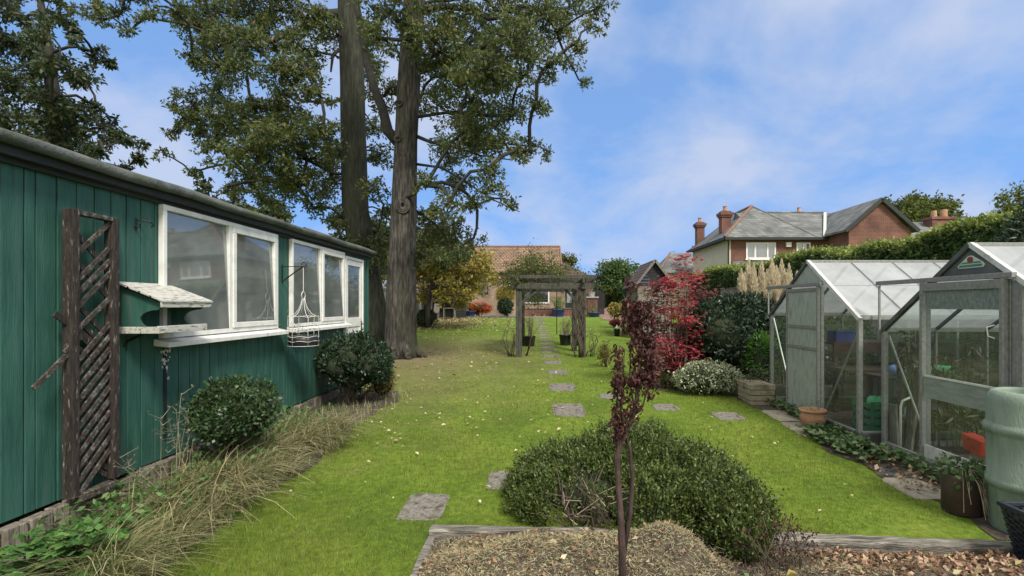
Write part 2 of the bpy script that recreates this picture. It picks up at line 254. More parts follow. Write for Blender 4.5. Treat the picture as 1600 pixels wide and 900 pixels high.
def grassmat():
    m, t, b, o = _nodes('grass')
    gm = t.nodes.new('ShaderNodeNewGeometry'); c = t.nodes.new('ShaderNodeTexCoord')
    r1 = ramp(t, [(0.085, 0.15, 0.018), (0.155, 0.235, 0.026), (0.23, 0.31, 0.04), (0.38, 0.36, 0.13)], [0, 0.45, 0.86, 1.0]); t.links.new(gm.outputs['Random Per Island'], r1.inputs[0])
    r2 = ramp(t, [(0.12, 0.15, 0.03), (0.20, 0.21, 0.05), (0.33, 0.29, 0.11)], [0, 0.5, 1.0]); t.links.new(gm.outputs['Random Per Island'], r2.inputs[0])
    n = t.nodes.new('ShaderNodeTexNoise'); n.inputs['Scale'].default_value = 0.9; n.inputs['Detail'].default_value = 8; n.inputs['Roughness'].default_value = 0.7; t.links.new(c.outputs['Object'], n.inputs['Vector'])
    r3 = ramp(t, [(0, 0, 0), (0.85, 0.85, 0.85)], [0.40, 0.62]); t.links.new(n.outputs['Fac'], r3.inputs[0])
    mm = t.nodes.new('ShaderNodeMix'); mm.data_type = 'RGBA'; t.links.new(r3.outputs[0], mm.inputs['Factor']); t.links.new(r1.outputs[0], mm.inputs[6]); t.links.new(r2.outputs[0], mm.inputs[7])
    t.links.new(mm.outputs[2], b.inputs['Base Color']); b.inputs['Roughness'].default_value = 0.6; b.inputs['Specular IOR Level'].default_value = 0.2
    tr = t.nodes.new('ShaderNodeBsdfTranslucent'); t.links.new(mm.outputs[2], tr.inputs[0]); ms = t.nodes.new('ShaderNodeMixShader'); ms.inputs[0].default_value = 0.45
    t.links.new(b.outputs[0], ms.inputs[1]); t.links.new(tr.outputs[0], ms.inputs[2]); t.links.new(ms.outputs[0], o.inputs[0])
grassmat()
leafmat('dry_grass', [(0.075, 0.12, 0.035), (0.18, 0.20, 0.075), (0.40, 0.34, 0.18), (0.60, 0.52, 0.33)], [0, 0.42, 0.7, 1.0], trans=0.3, rough=0.7)
leafmat('straw', [(0.13, 0.11, 0.06), (0.30, 0.26, 0.15), (0.48, 0.42, 0.26), (0.23, 0.23, 0.11)], [0, 0.4, 0.8, 1.0], trans=0.1, rough=0.9)
leafmat('litter', [(0.13, 0.065, 0.036), (0.25, 0.145, 0.085), (0.38, 0.26, 0.17), (0.50, 0.38, 0.27)], [0, 0.4, 0.8, 1.0], trans=0.1, rough=0.85)
leafmat('litter_pale', [(0.30, 0.26, 0.10), (0.46, 0.42, 0.20), (0.55, 0.48, 0.34), (0.30, 0.17, 0.07)], [0, 0.4, 0.8, 1.0], trans=0.1, rough=0.85)
leafmat('fresh_leaf', [(0.05, 0.13, 0.035), (0.09, 0.20, 0.05), (0.15, 0.27, 0.07)], trans=0.35)
leafmat('ivy_leaf', [(0.04, 0.085, 0.03), (0.085, 0.15, 0.05), (0.18, 0.23, 0.10)], trans=0.2)
leafmat('pampas_plume', [(0.58, 0.50, 0.34), (0.70, 0.62, 0.44), (0.78, 0.71, 0.54)], trans=0.4, rough=0.9)
leafmat('orange_leaf', [(0.34, 0.06, 0.018), (0.52, 0.11, 0.03), (0.60, 0.18, 0.05)], trans=0.4)
leafmat('fern_leaf', [(0.05, 0.14, 0.02), (0.09, 0.21, 0.03)], trans=0.35)
leafmat('grey_leaf', [(0.07, 0.09, 0.06), (0.12, 0.14, 0.09), (0.20, 0.20, 0.14)], trans=0.25)

# lawn and terrain
def lawnmat():
    m, t, b, o = _nodes('lawn')
    c = t.nodes.new('ShaderNodeTexCoord')
    def nz(s, d=6):
        n = t.nodes.new('ShaderNodeTexNoise'); n.inputs['Scale'].default_value = s; n.inputs['Detail'].default_value = d; n.inputs['Roughness'].default_value = 0.65
        t.links.new(c.outputs['Object'], n.inputs['Vector']); return n
    n1 = nz(1.1); r1 = ramp(t, [(0.085, 0.14, 0.018), (0.135, 0.205, 0.024), (0.20, 0.26, 0.038)], [0.32, 0.5, 0.7]); t.links.new(n1.outputs['Fac'], r1.inputs[0])
    n2 = nz(14, 8); r2 = ramp(t, [(0.6, 0.6, 0.6), (1.25, 1.25, 1.25)], [0.32, 0.68]); t.links.new(n2.outputs['Fac'], r2.inputs[0])
    mu = t.nodes.new('ShaderNodeMix'); mu.data_type = 'RGBA'; mu.blend_type = 'MULTIPLY'; mu.inputs['Factor'].default_value = 1
    t.links.new(r1.outputs[0], mu.inputs[6]); t.links.new(r2.outputs[0], mu.inputs[7])
    # worn, leaf-stained turf spreading out from the foot of the oaks
    vm = t.nodes.new('ShaderNodeVectorMath'); vm.operation = 'SUBTRACT'; t.links.new(c.outputs['Object'], vm.inputs[0]); vm.inputs[1].default_value = (-3.4, 14.2, 0)
    vs = t.nodes.new('ShaderNodeVectorMath'); vs.operation = 'MULTIPLY'; t.links.new(vm.outputs[0], vs.inputs[0]); vs.inputs[1].default_value = (1.0, 0.5, 0)
    ln = t.nodes.new('ShaderNodeVectorMath'); ln.operation = 'LENGTH'; t.links.new(vs.outputs[0], ln.inputs[0])
    n3 = nz(1.7, 10)
    ma = t.nodes.new('ShaderNodeMath'); ma.operation = 'MULTIPLY_ADD'; t.links.new(n3.outputs['Fac'], ma.inputs[0]); ma.inputs[1].default_value = 5.6; t.links.new(ln.outputs['Value'], ma.inputs[2])
    r3 = ramp(t, [(1, 1, 1), (0.55, 0.55, 0.55), (0, 0, 0)], [0.30, 0.52, 0.82])
    dv = t.nodes.new('ShaderNodeMath'); dv.operation = 'DIVIDE'; t.links.new(ma.outputs[0], dv.inputs[0]); dv.inputs[1].default_value = 9.0; t.links.new(dv.outputs[0], r3.inputs[0])
    n4 = nz(5, 8); r4 = ramp(t, [(0.13, 0.12, 0.045), (0.20, 0.155, 0.085), (0.25, 0.19, 0.12)], [0.3, 0.5, 0.7]); t.links.new(n4.outputs['Fac'], r4.inputs[0])
    mm = t.nodes.new('ShaderNodeMix'); mm.data_type = 'RGBA'; t.links.new(r3.outputs[0], mm.inputs['Factor']); t.links.new(mu.outputs[2], mm.inputs[6]); t.links.new(r4.outputs[0], mm.inputs[7])
    t.links.new(mm.outputs[2], b.inputs['Base Color']); b.inputs['Roughness'].default_value = 0.9; b.inputs['Specular IOR Level'].default_value = 0.15
    n5 = nz(70, 4); bp = t.nodes.new('ShaderNodeBump'); bp.inputs['Strength'].default_value = 0.8; bp.inputs['Distance'].default_value = 0.03
    t.links.new(n5.outputs['Fac'], bp.inputs['Height']); t.links.new(bp.outputs[0], b.inputs['Normal'])
lawnmat()

# ------------------------------------------------------------------ object helpers
def tag(o, label=None, cat=None, group=None, kind=None):
    if label: o['label'] = label
    if cat: o['category'] = cat
    if group: o['group'] = group
    if kind: o['kind'] = kind
    return o
def thing(name, label, cat, loc=(0, 0, 0), group=None):
    o = bpy.data.objects.new(name, None); COL.objects.link(o); o.location = loc; o.empty_display_size = 0.2
    return tag(o, label, cat, group)
def root_loc(p):
    while p.parent: p = p.parent
    return np.array(p.location)
def link(name, verts, faces, m, parent=None, smooth=False, bevel=0, loc=None, looptotal=None):
    """verts in world coordinates; the object sits at its root's location (or loc)"""
    v = np.asarray(verts, dtype=np.float32).reshape(-1, 3)
    off = np.zeros(3)
    if parent is not None: off = root_loc(parent)
    elif loc is not None: off = np.array(loc)
    v = v - off.astype(np.float32)
    me = bpy.data.meshes.new(name)
    if isinstance(faces, np.ndarray):
        k = faces.shape[1]; n = len(faces)
        me.vertices.add(len(v)); me.vertices.foreach_set('co', v.ravel())
        me.loops.add(n * k); me.loops.foreach_set('vertex_index', faces.astype(np.int32).ravel())
        me.polygons.add(n); me.polygons.foreach_set('loop_start', np.arange(0, n * k, k, dtype=np.int32))
        me.update(calc_edges=True)
    else:
        me.from_pydata([tuple(map(float, x)) for x in v], [], faces); me.update()
    if smooth: me.polygons.foreach_set('use_smooth', [True] * len(me.polygons))
    ms = m if isinstance(m, (list, tuple)) else [m]
    for x in ms: me.materials.append(MATS[x])
    o = bpy.data.objects.new(name, me); COL.objects.link(o)
    if parent is not None: o.parent = parent
    elif loc is not None: o.location = loc
    if bevel:
        bm = o.modifiers.new('bevel', 'BEVEL'); bm.width = bevel; bm.segments = 2; bm.limit_method = 'ANGLE'; bm.angle_limit = R(40)
    return o
class MB:
    def __init__(s): s.v = []; s.f = []
    def add(s, vs, fs):
        b = len(s.v); s.v += [tuple(x) for x in vs]; s.f += [tuple(b + i for i in f) for f in fs]; return s
    def box(s, x0, x1, y0, y1, z0, z1):
        return s.add([(x0, y0, z0), (x1, y0, z0), (x1, y1, z0), (x0, y1, z0), (x0, y0, z1), (x1, y0, z1), (x1, y1, z1), (x0, y1, z1)],
                     [(0, 3, 2, 1), (4, 5, 6, 7), (0, 1, 5, 4), (1, 2, 6, 5), (2, 3, 7, 6), (3, 0, 4, 7)])
    def bar(s, p, q, wd, ht, up=(0, 0, 1)):
        p = Vector(p); q = Vector(q); d = (q - p).normalized(); u = Vector(up)
        if abs(d.dot(u)) > 0.98: u = Vector((0, 1, 0))
        sd = d.cross(u).normalized() * wd / 2; u = sd.cross(d).normalized() * ht / 2
        c = [p - sd - u, p + sd - u, p + sd + u, p - sd + u, q - sd - u, q + sd - u, q + sd + u, q - sd + u]
        return s.add(c, [(0, 1, 2, 3), (7, 6, 5, 4), (0, 4, 5, 1), (1, 5, 6, 2), (2, 6, 7, 3), (3, 7, 4, 0)])
    def tube(s, pts, rad, n=8, cap=True, wob=0.0):
        pts = [Vector(p) for p in pts]; k = len(pts)
        rad = rad if hasattr(rad, '__len__') else [rad] * k
        b = len(s.v); ref = Vector((1, 0, 0)); prev = None
        for i, p in enumerate(pts):
            d = (pts[min(i + 1, k - 1)] - pts[max(i - 1, 0)])
            d = d.normalized() if d.length > 1e-9 else Vector((0, 0, 1))
            if prev is None:
                ref = d.cross(Vector((0, 0, 1)) if abs(d.z) < 0.9 else Vector((1, 0, 0))).normalized()
            else:
                ref = (ref - d * ref.dot(d)); ref = ref.normalized() if ref.length > 1e-6 else d.orthogonal().normalized()
            prev = d; o2 = d.cross(ref)
            for j in range(n):
                a = 2 * math.pi * j / n
                r = rad[i] * (1 + (wob * math.sin(a * 3 + i * 0.35) + wob * 0.6 * math.sin(a * 7 - i * 0.2) if wob else 0))
                s.v.append(tuple(p + ref * math.cos(a) * r + o2 * math.sin(a) * r))
        for i in range(k - 1):
            for j in range(n):
                a = b + i * n + j; c = b + i * n + (j + 1) % n
                s.f.append((a, c, c + n, a + n))
        if cap:
            s.f.append(tuple(b + j for j in reversed(range(n)))); s.f.append(tuple(b + (k - 1) * n + j for j in range(n)))
        return s
    def lathe(s, c, prof, n=28):
        b = len(s.v); k = len(prof)
        for r, z in prof:
            for j in range(n):
                a = 2 * math.pi * j / n; s.v.append((c[0] + r * math.cos(a), c[1] + r * math.sin(a), c[2] + z))
        for i in range(k - 1):
            for j in range(n):
                a = b + i * n + j; d = b + i * n + (j + 1) % n; s.f.append((a, d, d + n, a + n))
        s.f.append(tuple(b + j for j in reversed(range(n)))); s.f.append(tuple(b + (k - 1) * n + j for j in range(n)))
        return s
    def prism(s, poly, dvec):
        n = len(poly); a = [Vector(p) for p in poly]; d = Vector(dvec)
        return s.add(a + [p + d for p in a], [tuple(reversed(range(n))), tuple(range(n, 2 * n))] + [(i, (i + 1) % n, n + (i + 1) % n, n + i) for i in range(n)])
    def quad(s, *p): return s.add(p, [tuple(range(len(p)))])
    def blob(s, c, r, n=10, m=16, amp=0.15, seed=0):
        rr = np.random.default_rng(seed); ph = rr.uniform(0, 6.28, 8); b = len(s.v)
        for i in range(n + 1):
            th = math.pi * i / n
            for j in range(m):
                a = 2 * math.pi * j / m
                k = 1 + amp * (math.sin(2 * a + ph[0]) * math.sin(2 * th + ph[1]) + 0.7 * math.sin(5 * a + ph[2]) * math.sin(4 * th + ph[3]))
                s.v.append((c[0] + r[0] * k * math.sin(th) * math.cos(a), c[1] + r[1] * k * math.sin(th) * math.sin(a), c[2] + r[2] * k * math.cos(th)))
        for i in range(n):
            for j in range(m):
                a = b + i * m + j; d = b + i * m + (j + 1) % m; s.f.append((a, a + m, d + m, d))
        return s
    def build(s, name, m, parent=None, smooth=False, bevel=0, loc=None):
        return link(name, s.v, s.f, m, parent, smooth, bevel, loc)

def unit(a):
    a = np.asarray(a, float); return a / np.maximum(np.linalg.norm(a, axis=-1, keepdims=True), 1e-9)
def leaf_quads(p, d, L, W, fold=0.15, up=None):
    """folded diamond leaves: p base, d direction, L length, W width"""
    n = len(p); L = np.broadcast_to(L, n)[:, None]; W = np.broadcast_to(W, n)[:, None]
    d = unit(d); r = unit(rng.normal(size=(n, 3)) if up is None else up + rng.normal(size=(n, 3)) * 0.4)
    s = unit(np.cross(d, r)); nn = np.cross(s, d)
    mid = p + d * L * 0.45
    v = np.stack([p, mid + s * W / 2 + nn * W * fold, p + d * L, mid - s * W / 2 + nn * W * fold], 1).reshape(-1, 3)
    return v
def leaf_obj(name, V, m, parent=None, loc=None):
    V = np.concatenate(V) if isinstance(V, list) else V
    return link(name, V, np.arange(len(V)).reshape(-1, 4), m, parent, loc=loc)
def clump_leaves(c, r, n_twig, per, L, W, droop=0.3, shell=0.35, spread=0.12):
    """a clump of twig ends, each with a rosette of leaves"""
    u = unit(rng.normal(size=(n_twig, 3))); k = rng.uniform(shell, 1, n_twig) ** 0.6
    e = np.array(c) + u * k[:, None] * np.array(r)
    p = np.repeat(e, per, 0) + rng.normal(size=(n_twig * per, 3)) * spread
    d = np.repeat(u, per, 0) * 0.6 + rng.normal(size=(n_twig * per, 3)) * 0.8 + np.array([0, 0, -droop])
    LL = L * rng.uniform(0.65, 1.25, len(p))
    return e, leaf_quads(p, d, LL, LL * W / L)
def ribbons(p, az, h, lean, wd, seg=4, droop=1.0):
    """arching grass blades as ribbons"""
    n = len(p); V = np.zeros((n, seg + 1, 2, 3)); dirx = np.stack([np.cos(az), np.sin(az), np.zeros(n)], 1); sd = np.stack([-np.sin(az), np.cos(az), np.zeros(n)], 1)
    for i in range(seg + 1):
        t = i / seg
        out_ = lean * h * (t ** 1.6); z = h * (t - droop * 0.55 * lean * t ** 2.6)
        c = p + dirx * out_[:, None] + np.array([0, 0, 1]) * z[:, None]
        wv = (wd * (1 - 0.85 * t))[:, None]
        V[:, i, 0] = c - sd * wv / 2; V[:, i, 1] = c + sd * wv / 2
    idx = np.arange(n * (seg + 1) * 2).reshape(n, seg + 1, 2)
    Fc = np.stack([idx[:, :-1, 0], idx[:, :-1, 1], idx[:, 1:, 1], idx[:, 1:, 0]], -1).reshape(-1, 4)
    return V.reshape(-1, 3), Fc
def struct(name, mb, m, smooth=False, kind='structure'):
    return tag(mb.build(name, m, smooth=smooth), kind=kind)
def copy_tree(o, parent=None):
    c = o.copy(); COL.objects.link(c)
    if parent is not None: c.parent = parent; c.matrix_parent_inverse = o.matrix_parent_inverse.copy()
    for ch in list(o.children): copy_tree(ch, c)
    return c
# ================================================================== SETTING: ground
mb = MB(); ys = [-60, -8, 0, 20, 40, 60, 2500]; xs = [-2500, -60, -10, 0, 10, 60, 2500]
for y in ys:
    for x in xs: mb.v.append((x, y, g(y)))
for i in range(len(ys) - 1):
    for j in range(len(xs) - 1):
        a = i * len(xs) + j; mb.f.append((a, a + 1, a + 1 + len(xs), a + len(xs)))
struct('lawn', mb, 'lawn')
def sheet(name, poly, m, dz=0.004, sub=1):
    return struct(name, MB().quad(*[(x, y, g(y) + dz) for x, y in poly]), m)
def wobbly(x0, x1, y0, y1, n=24, amp=0.08, seed=1):
    """outline of a soil strip: straight on the far side, ragged against the lawn"""
    rr = np.random.default_rng(seed); yy = np.linspace(y0, y1, n)
    return yy, x1 + amp * (np.sin(yy * 2.1 + seed) + 0.6 * np.sin(yy * 5.3 + 2 * seed)) * 0.6 + rr.normal(size=n) * amp * 0.3
def soil_strip(name, xfix, xrag, y0, y1, m, amp, seed, dz=0.004):
    yy, xr = wobbly(xfix, xrag, y0, y1, 30, amp, seed); mb = MB()
    for y, x in zip(yy, xr): mb.v += [(xfix, y, g(y) + dz), (x, y, g(y) + dz + 0.004)]
    mb.f = [(2 * i, 2 * i + 1, 2 * i + 3, 2 * i + 2) for i in range(len(yy) - 1)]
    return struct(name, mb, m)
soil_strip('border_soil', -3.72, -2.55, 1.0, 9.6, 'soil', 0.12, 2)
soil_strip('greenhouse_path', 7.6, 3.5, 3.9, 9.4, 'soil', 0.10, 5)
sheet('patio', [(-9, 34.2), (2.2, 34.2), (2.2, 37.9), (-9, 37.9)], 'slab')
sheet('shrub_bed', [(3.5, 9.4), (7.6, 9.4), (7.6, 24), (4.6, 24), (2.4, 11.2), (2.2, 9.7)], 'soil')
sheet('driveway', [(4.0, 29.8), (6.2, 27.5), (6.6, 60), (4.35, 60)], 'paver', 0.008)
sheet('drive_edge', [(6.2, 27.5), (7.4, 27.5), (7.6, 60), (6.6, 60)], 'soil', 0.004)

# ================================================================== SHED
SX = -3.7; SY0, SY1 = 1.6, 11.0; SB = 0.42; ST = 3.0
shed = thing('garden_shed', 'long green timber clad garden shed with white framed windows and black roof edge', 'shed', (SX, 6.3, 0.2))
mb = MB(); y = SY0; k = 0
rs = np.random.default_rng(3)
while y < SY1 - 0.02:
    wd = 0.165 if rs.random() > 0.12 else 0.085
    y1 = min(y + wd, SY1); o = rs.uniform(-0.002, 0.003)
    mb.box(SX - 0.02, SX + o, y + 0.006, y1 - 0.006, SB, ST); y = y1
mb.build('cladding', 'shed_green', shed, bevel=0.004)
mb = MB(); mb.box(SX - 0.14, SX - 0.016, SY0, SY1, SB + 0.004, ST + 0.02)
mb.box(-6.9, -6.78, SY0, SY1, SB - 0.03, ST + 0.02); mb.build('wall_frame', 'dark_gap', shed)
mb = MB(); x = -6.78
while x < SX - 0.16:
    mb.box(x, x + 0.157, SY1 - 0.02, SY1 - 0.001, SB, ST + 0.3 * (1 - abs(x + 5.25) / 1.6)); mb.box(x, x + 0.157, SY0 + 0.001, SY0 + 0.02, SB, ST + 0.3 * (1 - abs(x + 5.25) / 1.6)); x += 0.165
mb.build('end_wall', 'shed_green', shed)
# roof: low pitch, felt rolled over the eave
mb = MB()
for a, b_ in ((0, 1),):
    mb.prism([(-3.58, SY0 - 0.15, 3.02), (-5.25, SY0 - 0.15, 3.42), (-7.0, SY0 - 0.15, 3.02), (-7.0, SY0 - 0.15, 3.07), (-5.25, SY0 - 0.15, 3.48), (-3.58, SY0 - 0.15, 3.08)], (0, SY1 - SY0 + 0.3, 0))
rf = mb.build('roof', 'roof_felt', shed)
pts = [(-3.565 + 0.004 * math.sin(i * 1.3), SY0 - 0.15 + i * 0.24, 3.045 + 0.006 * math.sin(i * 0.9)) for i in range(41)]
pts = [p for p in pts if p[1] < SY1 + 0.16]
MB().tube(pts, 0.045, 10, wob=0.06).build('felt_roll', 'roof_felt', rf, smooth=True)
mb = MB(); mb.box(-3.66, -3.60, SY0 - 0.1, SY1 + 0.1, 2.94, 3.02); mb.box(-3.688, -3.66, SY0 - 0.1, SY1 + 0.1, 2.90, 3.02)
mb.build('fascia', 'black_fascia', rf, bevel=0.006)
MB().box(SX + 0.004, SX + 0.022, 4.78, SY1, 2.905, 2.985).build('trim_board', 'shed_green', shed, bevel=0.004)
MB().box(SX + 0.004, SX + 0.018, 10.9, SY1 + 0.002, SB, 2.9).build('corner_board', 'shed_green', shed, bevel=0.004)
def tilt(x, b_, t_, ya, yb, za, zb):       # old panes lean back with the wall
    return MB().add([(x, ya, za), (x + b_, ya, za), (x + b_, yb, za), (x, yb, za), (x, ya, zb), (x + t_, ya, zb), (x + t_, yb, zb), (x, yb, zb)], [(0, 3, 2, 1), (4, 5, 6, 7), (0, 1, 5, 4), (1, 2, 6, 5), (2, 3, 7, 6), (3, 0, 4, 7)])
def win(y0, y1, z0, z1, ym, sash_first=False):
    x = SX + 0.006
    fr = MB(); t = 0.05
    fr.box(x, x + 0.055, y0, y1, z1 - t, z1); fr.box(x, x + 0.055, y0, y1, z0, z0 + t)
    fr.box(x, x + 0.055, y0, y0 + t, z0 + t, z1 - t); fr.box(x, x + 0.055, y1 - t, y1, z0 + t, z1 - t)
    fr.box(x, x + 0.055, ym - 0.03, ym + 0.03, z0 + t, z1 - t)
    wn = fr.build('window', 'white_paint', shed, bevel=0.005)
    tilt(x, 0.052, 0.012, y0 + t, ym - 0.03, z0 + t, z1 - t).build('pane', 'pane', wn)
    s = MB(); a, b2, c, d = ym + 0.032, y1 - t - 0.002, z0 + t + 0.002, z1 - t - 0.002; q = 0.065
    s.box(x, x + 0.068, a, b2, d - q, d); s.box(x, x + 0.068, a, b2, c, c + q); s.box(x, x + 0.068, a, a + q, c + q, d - q); s.box(x, x + 0.068, b2 - q, b2, c + q, d - q)
    s.build('sash', 'white_paint', wn, bevel=0.006)
    tilt(x, 0.062, 0.022, a + q, b2 - q, c + q, d - q).build('pane', 'pane', wn)
    sl_ = MB(); sl_.add([(x, y0 - 0.06, z0 - 0.07), (x + 0.15, y0 - 0.06, z0 - 0.085), (x + 0.15, y0 - 0.06, z0 - 0.035), (x, y0 - 0.06, z0 - 0.002),
                        (x, y1 + 0.1, z0 - 0.07), (x + 0.15, y1 + 0.1, z0 - 0.085), (x + 0.15, y1 + 0.1, z0 - 0.035), (x, y1 + 0.1, z0 - 0.002)],
                       [(0, 1, 2, 3), (7, 6, 5, 4), (0, 4, 5, 1), (1, 5, 6, 2), (2, 6, 7, 3), (3, 7, 4, 0)])
    sl_.build('sill', 'white_paint', wn, bevel=0.006)
    return wn
win(4.95, 7.12, 1.60, 2.90, 6.03)
win(7.52, 9.56, 1.60, 2.90, 8.52)
x = SX + 0.006
dr = MB(); y0, y1, z0, z1 = 9.66, 10.52, 0.44, 2.80
fm = MB(); fm.box(x, x + 0.05, y0 - 0.06, y1 + 0.06, z1, z1 + 0.05); fm.box(x, x + 0.05, y0 - 0.06, y0 - 0.004, z0, z1); fm.box(x, x + 0.05, y1 + 0.004, y1 + 0.06, z0, z1)
dr.box(x, x + 0.035, y0, y0 + 0.1, z0, z1 - 0.005); dr.box(x, x + 0.035, y1 - 0.1, y1, z0, z1 - 0.005)
dr.box(x, x + 0.035, y0 + 0.1, y1 - 0.1, z1 - 0.11, z1 - 0.005); dr.box(x, x + 0.035, y0 + 0.1, y1 - 0.1, 1.5, 1.68); dr.box(x, x + 0.035, y0 + 0.1, y1 - 0.1, z0, z0 + 0.2)
dr.box(x, x + 0.02, y0 + 0.1, y1 - 0.1, z0 + 0.2, 1.5)
door = dr.build('door', 'white_paint', shed, bevel=0.006)
fm.build('door_frame', 'white_paint', door, bevel=0.005)
MB().box(x, x + 0.014, y0 + 0.1, y1 - 0.1, 1.68, z1 - 0.11).build('pane', 'pane_frost', door)
hb = MB(); hb.box(x + 0.036, x + 0.044, y1 - 0.075, y1 - 0.035, 1.42, 1.6); hb.tube([(x + 0.04, y1 - 0.055, 1.54), (x + 0.085, y1 - 0.055, 1.54), (x + 0.085, y1 - 0.17, 1.535)], 0.009, 8)
hb.box(x + 0.036, x + 0.05, y1 - 0.07, y1 - 0.04, 1.22, 1.30)
hb.build('handle', 'iron', door)
# rotten patch under the corner of the first window
mb = MB(); mb.box(SX + 0.003, SX + 0.008, 5.02, 5.06, 0.6, 1.5); mb.build('rotten_seam', 'dark_gap', shed)
mb = MB()
for i in range(26):
    zz = 1.5 - abs(rs.normal(0, 0.13)); yy = 5.03 + rs.normal(0, 0.035); s_ = rs.uniform(0.008, 0.022)
    mb.add([(SX + 0.010 + 0.0005 * i, yy, zz), (SX + 0.010 + 0.0005 * i, yy + s_, zz - s_ * 0.6), (SX + 0.016, yy + s_ * 0.6, zz - s_ * 2), (SX + 0.012, yy - s_ * 0.4, zz - s_ * 1.2)], [(0, 1, 2, 3)])
mb.build('peeling_paint', 'peeling_white', shed)
# gravel boards, standing against the foot of the cladding
mb = MB(); y = 2.2; i = 0
while y < 9.6:
    wd = rs.uniform(0.13, 0.19); zt = SB + rs.uniform(-0.03, -0.004)
    mb.box(SX - 0.012 + rs.uniform(0, 0.006), SX + 0.045 + rs.uniform(0, 0.045), y, y + wd - 0.018, g(y) - 0.06, zt); y += wd
tag(mb.build('log_edging', 'edging_board', loc=(SX + 0.03, 5.5, g(5.5)), bevel=0.008), 'weathered grey upright board edging along the foot of the green shed', 'edging')
mb = MB(); mb.bar((-3.66, 3.2, g(3) + 0.06), (-3.32, 3.75, g(3.5) + 0.07), 0.12, 0.14)
tag(mb.build('timber_edging', 'grey_wood', loc=(-3.5, 3.4, g(3)), bevel=0.01), 'short grey timber lying beside the leafy plant at the shed foot', 'timber')

# trellis against the shed
tr = thing('trellis', 'broken dark brown wooden trellis leaning against the green shed wall', 'trellis', (-3.6, 4.1, 0.45))
tx = SX + 0.06
for yy, z0, z1 in ((3.925, 0.44, 2.66), (4.30, 0.47, 2.65)):
    MB().box(tx, tx + 0.085, yy - 0.03, yy + 0.03, z0, z1).build('post', 'old_trellis', tr, bevel=0.005)
MB().box(tx + 0.01, tx + 0.08, 3.956, 4.269, 2.62, 2.655).build('top_rail', 'old_slat', tr, bevel=0.004)
MB().box(tx + 0.01, tx + 0.10, 3.956, 4.30, 0.40, 0.455).build('bottom_rail', 'old_slat', tr, bevel=0.004)
mb = MB(); mb2 = MB()
for i in range(22):
    z = 0.42 + i * 0.105
    a, b_ = z, z + 0.30
    if 1.5 < z < 1.75: a += 0.04
    if b_ > 2.62: continue
    if i in (11, 13, 17): continue
    mb.bar((tx + 0.050, 3.955, a), (tx + 0.050, 4.27, b_), 0.012, 0.034, up=(1, 0, 0)) if False else mb.bar((tx + 0.052, 3.955, a), (tx + 0.052, 4.27, b_), 0.036, 0.012, up=(1, 0, 0))
for i in range(20):
    z = 0.75 + i * 0.11
    if i in (3, 6, 7, 12, 13, 15): continue
    if z > 2.6: continue
    mb2.bar((tx + 0.030, 3.955, z), (tx + 0.030, 4.27, max(0.5, z - 0.30)), 0.036, 0.012, up=(1, 0, 0))
mb2.bar((tx + 0.036, 3.80, 1.86), (tx + 0.030, 4.27, 1.52), 0.045, 0.012, up=(1, 0, 0))
mb.build('lattice', 'old_slat', tr); mb2.build('lattice', 'old_trellis', tr)
mb = MB(); mb.bar((tx + 0.055, 3.62, 1.33), (tx + 0.045, 3.98, 1.62), 0.04, 0.014, up=(1, 0, 0)); mb.bar((tx + 0.05, 3.86, 1.56), (tx + 0.06, 3.99, 1.68), 0.04, 0.014, up=(1, 0, 0))
mb.build('broken_slat', 'old_slat', tr, bevel=0.003)

# wall-mounted bird table
bt = thing('bird_table', 'wooden bird table with sloping shingle roof fixed to the shed wall beside the window', 'bird table', (SX, 4.75, 1.7))
Y0, Y1 = 4.50, 5.06
mb = MB()
for i in range(4):
    xa = SX + 0.008 + i * 0.098; za = 2.115 - i * 0.040
    mb.add([(xa, Y0 - 0.05, za), (xa + 0.115, Y0 - 0.05, za - 0.047), (xa + 0.115, Y1 + 0.04 + i * 0.012, za - 0.047), (xa, Y1 + 0.04 + i * 0.012, za),
            (xa, Y0 - 0.05, za + 0.014), (xa + 0.115, Y0 - 0.05, za - 0.033), (xa + 0.115, Y1 + 0.04 + i * 0.012, za - 0.033), (xa, Y1 + 0.04 + i * 0.012, za + 0.014)],
           [(0, 3, 2, 1), (4, 5, 6, 7), (0, 1, 5, 4), (1, 2, 6, 5), (2, 3, 7, 6), (3, 0, 4, 7)])
brf = mb.build('roof', 'peeling_white', bt)
MB().bar((SX + 0.40, Y0 - 0.045, 1.925), (SX + 0.40, Y1 + 0.07, 1.925), 0.015, 0.05).build('fascia', 'peeling_white', brf, bevel=0.003)
for yy in (Y0, Y1):                                  # cheeks cut in a curve
    pr = [(SX + 0.008, yy, 2.085), (SX + 0.385, yy, 1.93)]
    for i in range(11):
        a = math.pi * i / 10; pr.append((SX + 0.34 - 0.16 * math.sin(a), yy, 1.88 - 0.168 * (1 - math.cos(a)) / 2 * 1.0))
    pr += [(SX + 0.008, yy, 1.712)]
    MB().prism(pr, (0, 0.018, 0)).build('cheek', 'shed_green', bt)
MB().box(SX + 0.006, SX + 0.02, Y0 + 0.019, Y1 - 0.001, 1.712, 2.05).build('back_board', 'shed_green', bt)
mb = MB(); mb.box(SX + 0.008, SX + 0.36, Y0 - 0.03, Y1 + 0.04, 1.685, 1.71); ty = mb.build('tray', 'grey_wood', bt)
mb = MB(); mb.box(SX + 0.361, SX + 0.378, Y0 - 0.045, Y1 + 0.05, 1.672, 1.738); mb.box(SX + 0.008, SX + 0.36, Y0 - 0.046, Y0 - 0.031, 1.672, 1.732); mb.build('tray_edge', 'peeling_white', ty, bevel=0.004)
MB().tube([(SX + 0.01, Y0 + 0.05, 1.55), (SX + 0.03, Y0 + 0.05, 1.60), (SX + 0.2, Y0 + 0.06, 1.68)], 0.012, 6).build('bracket', 'iron', bt)

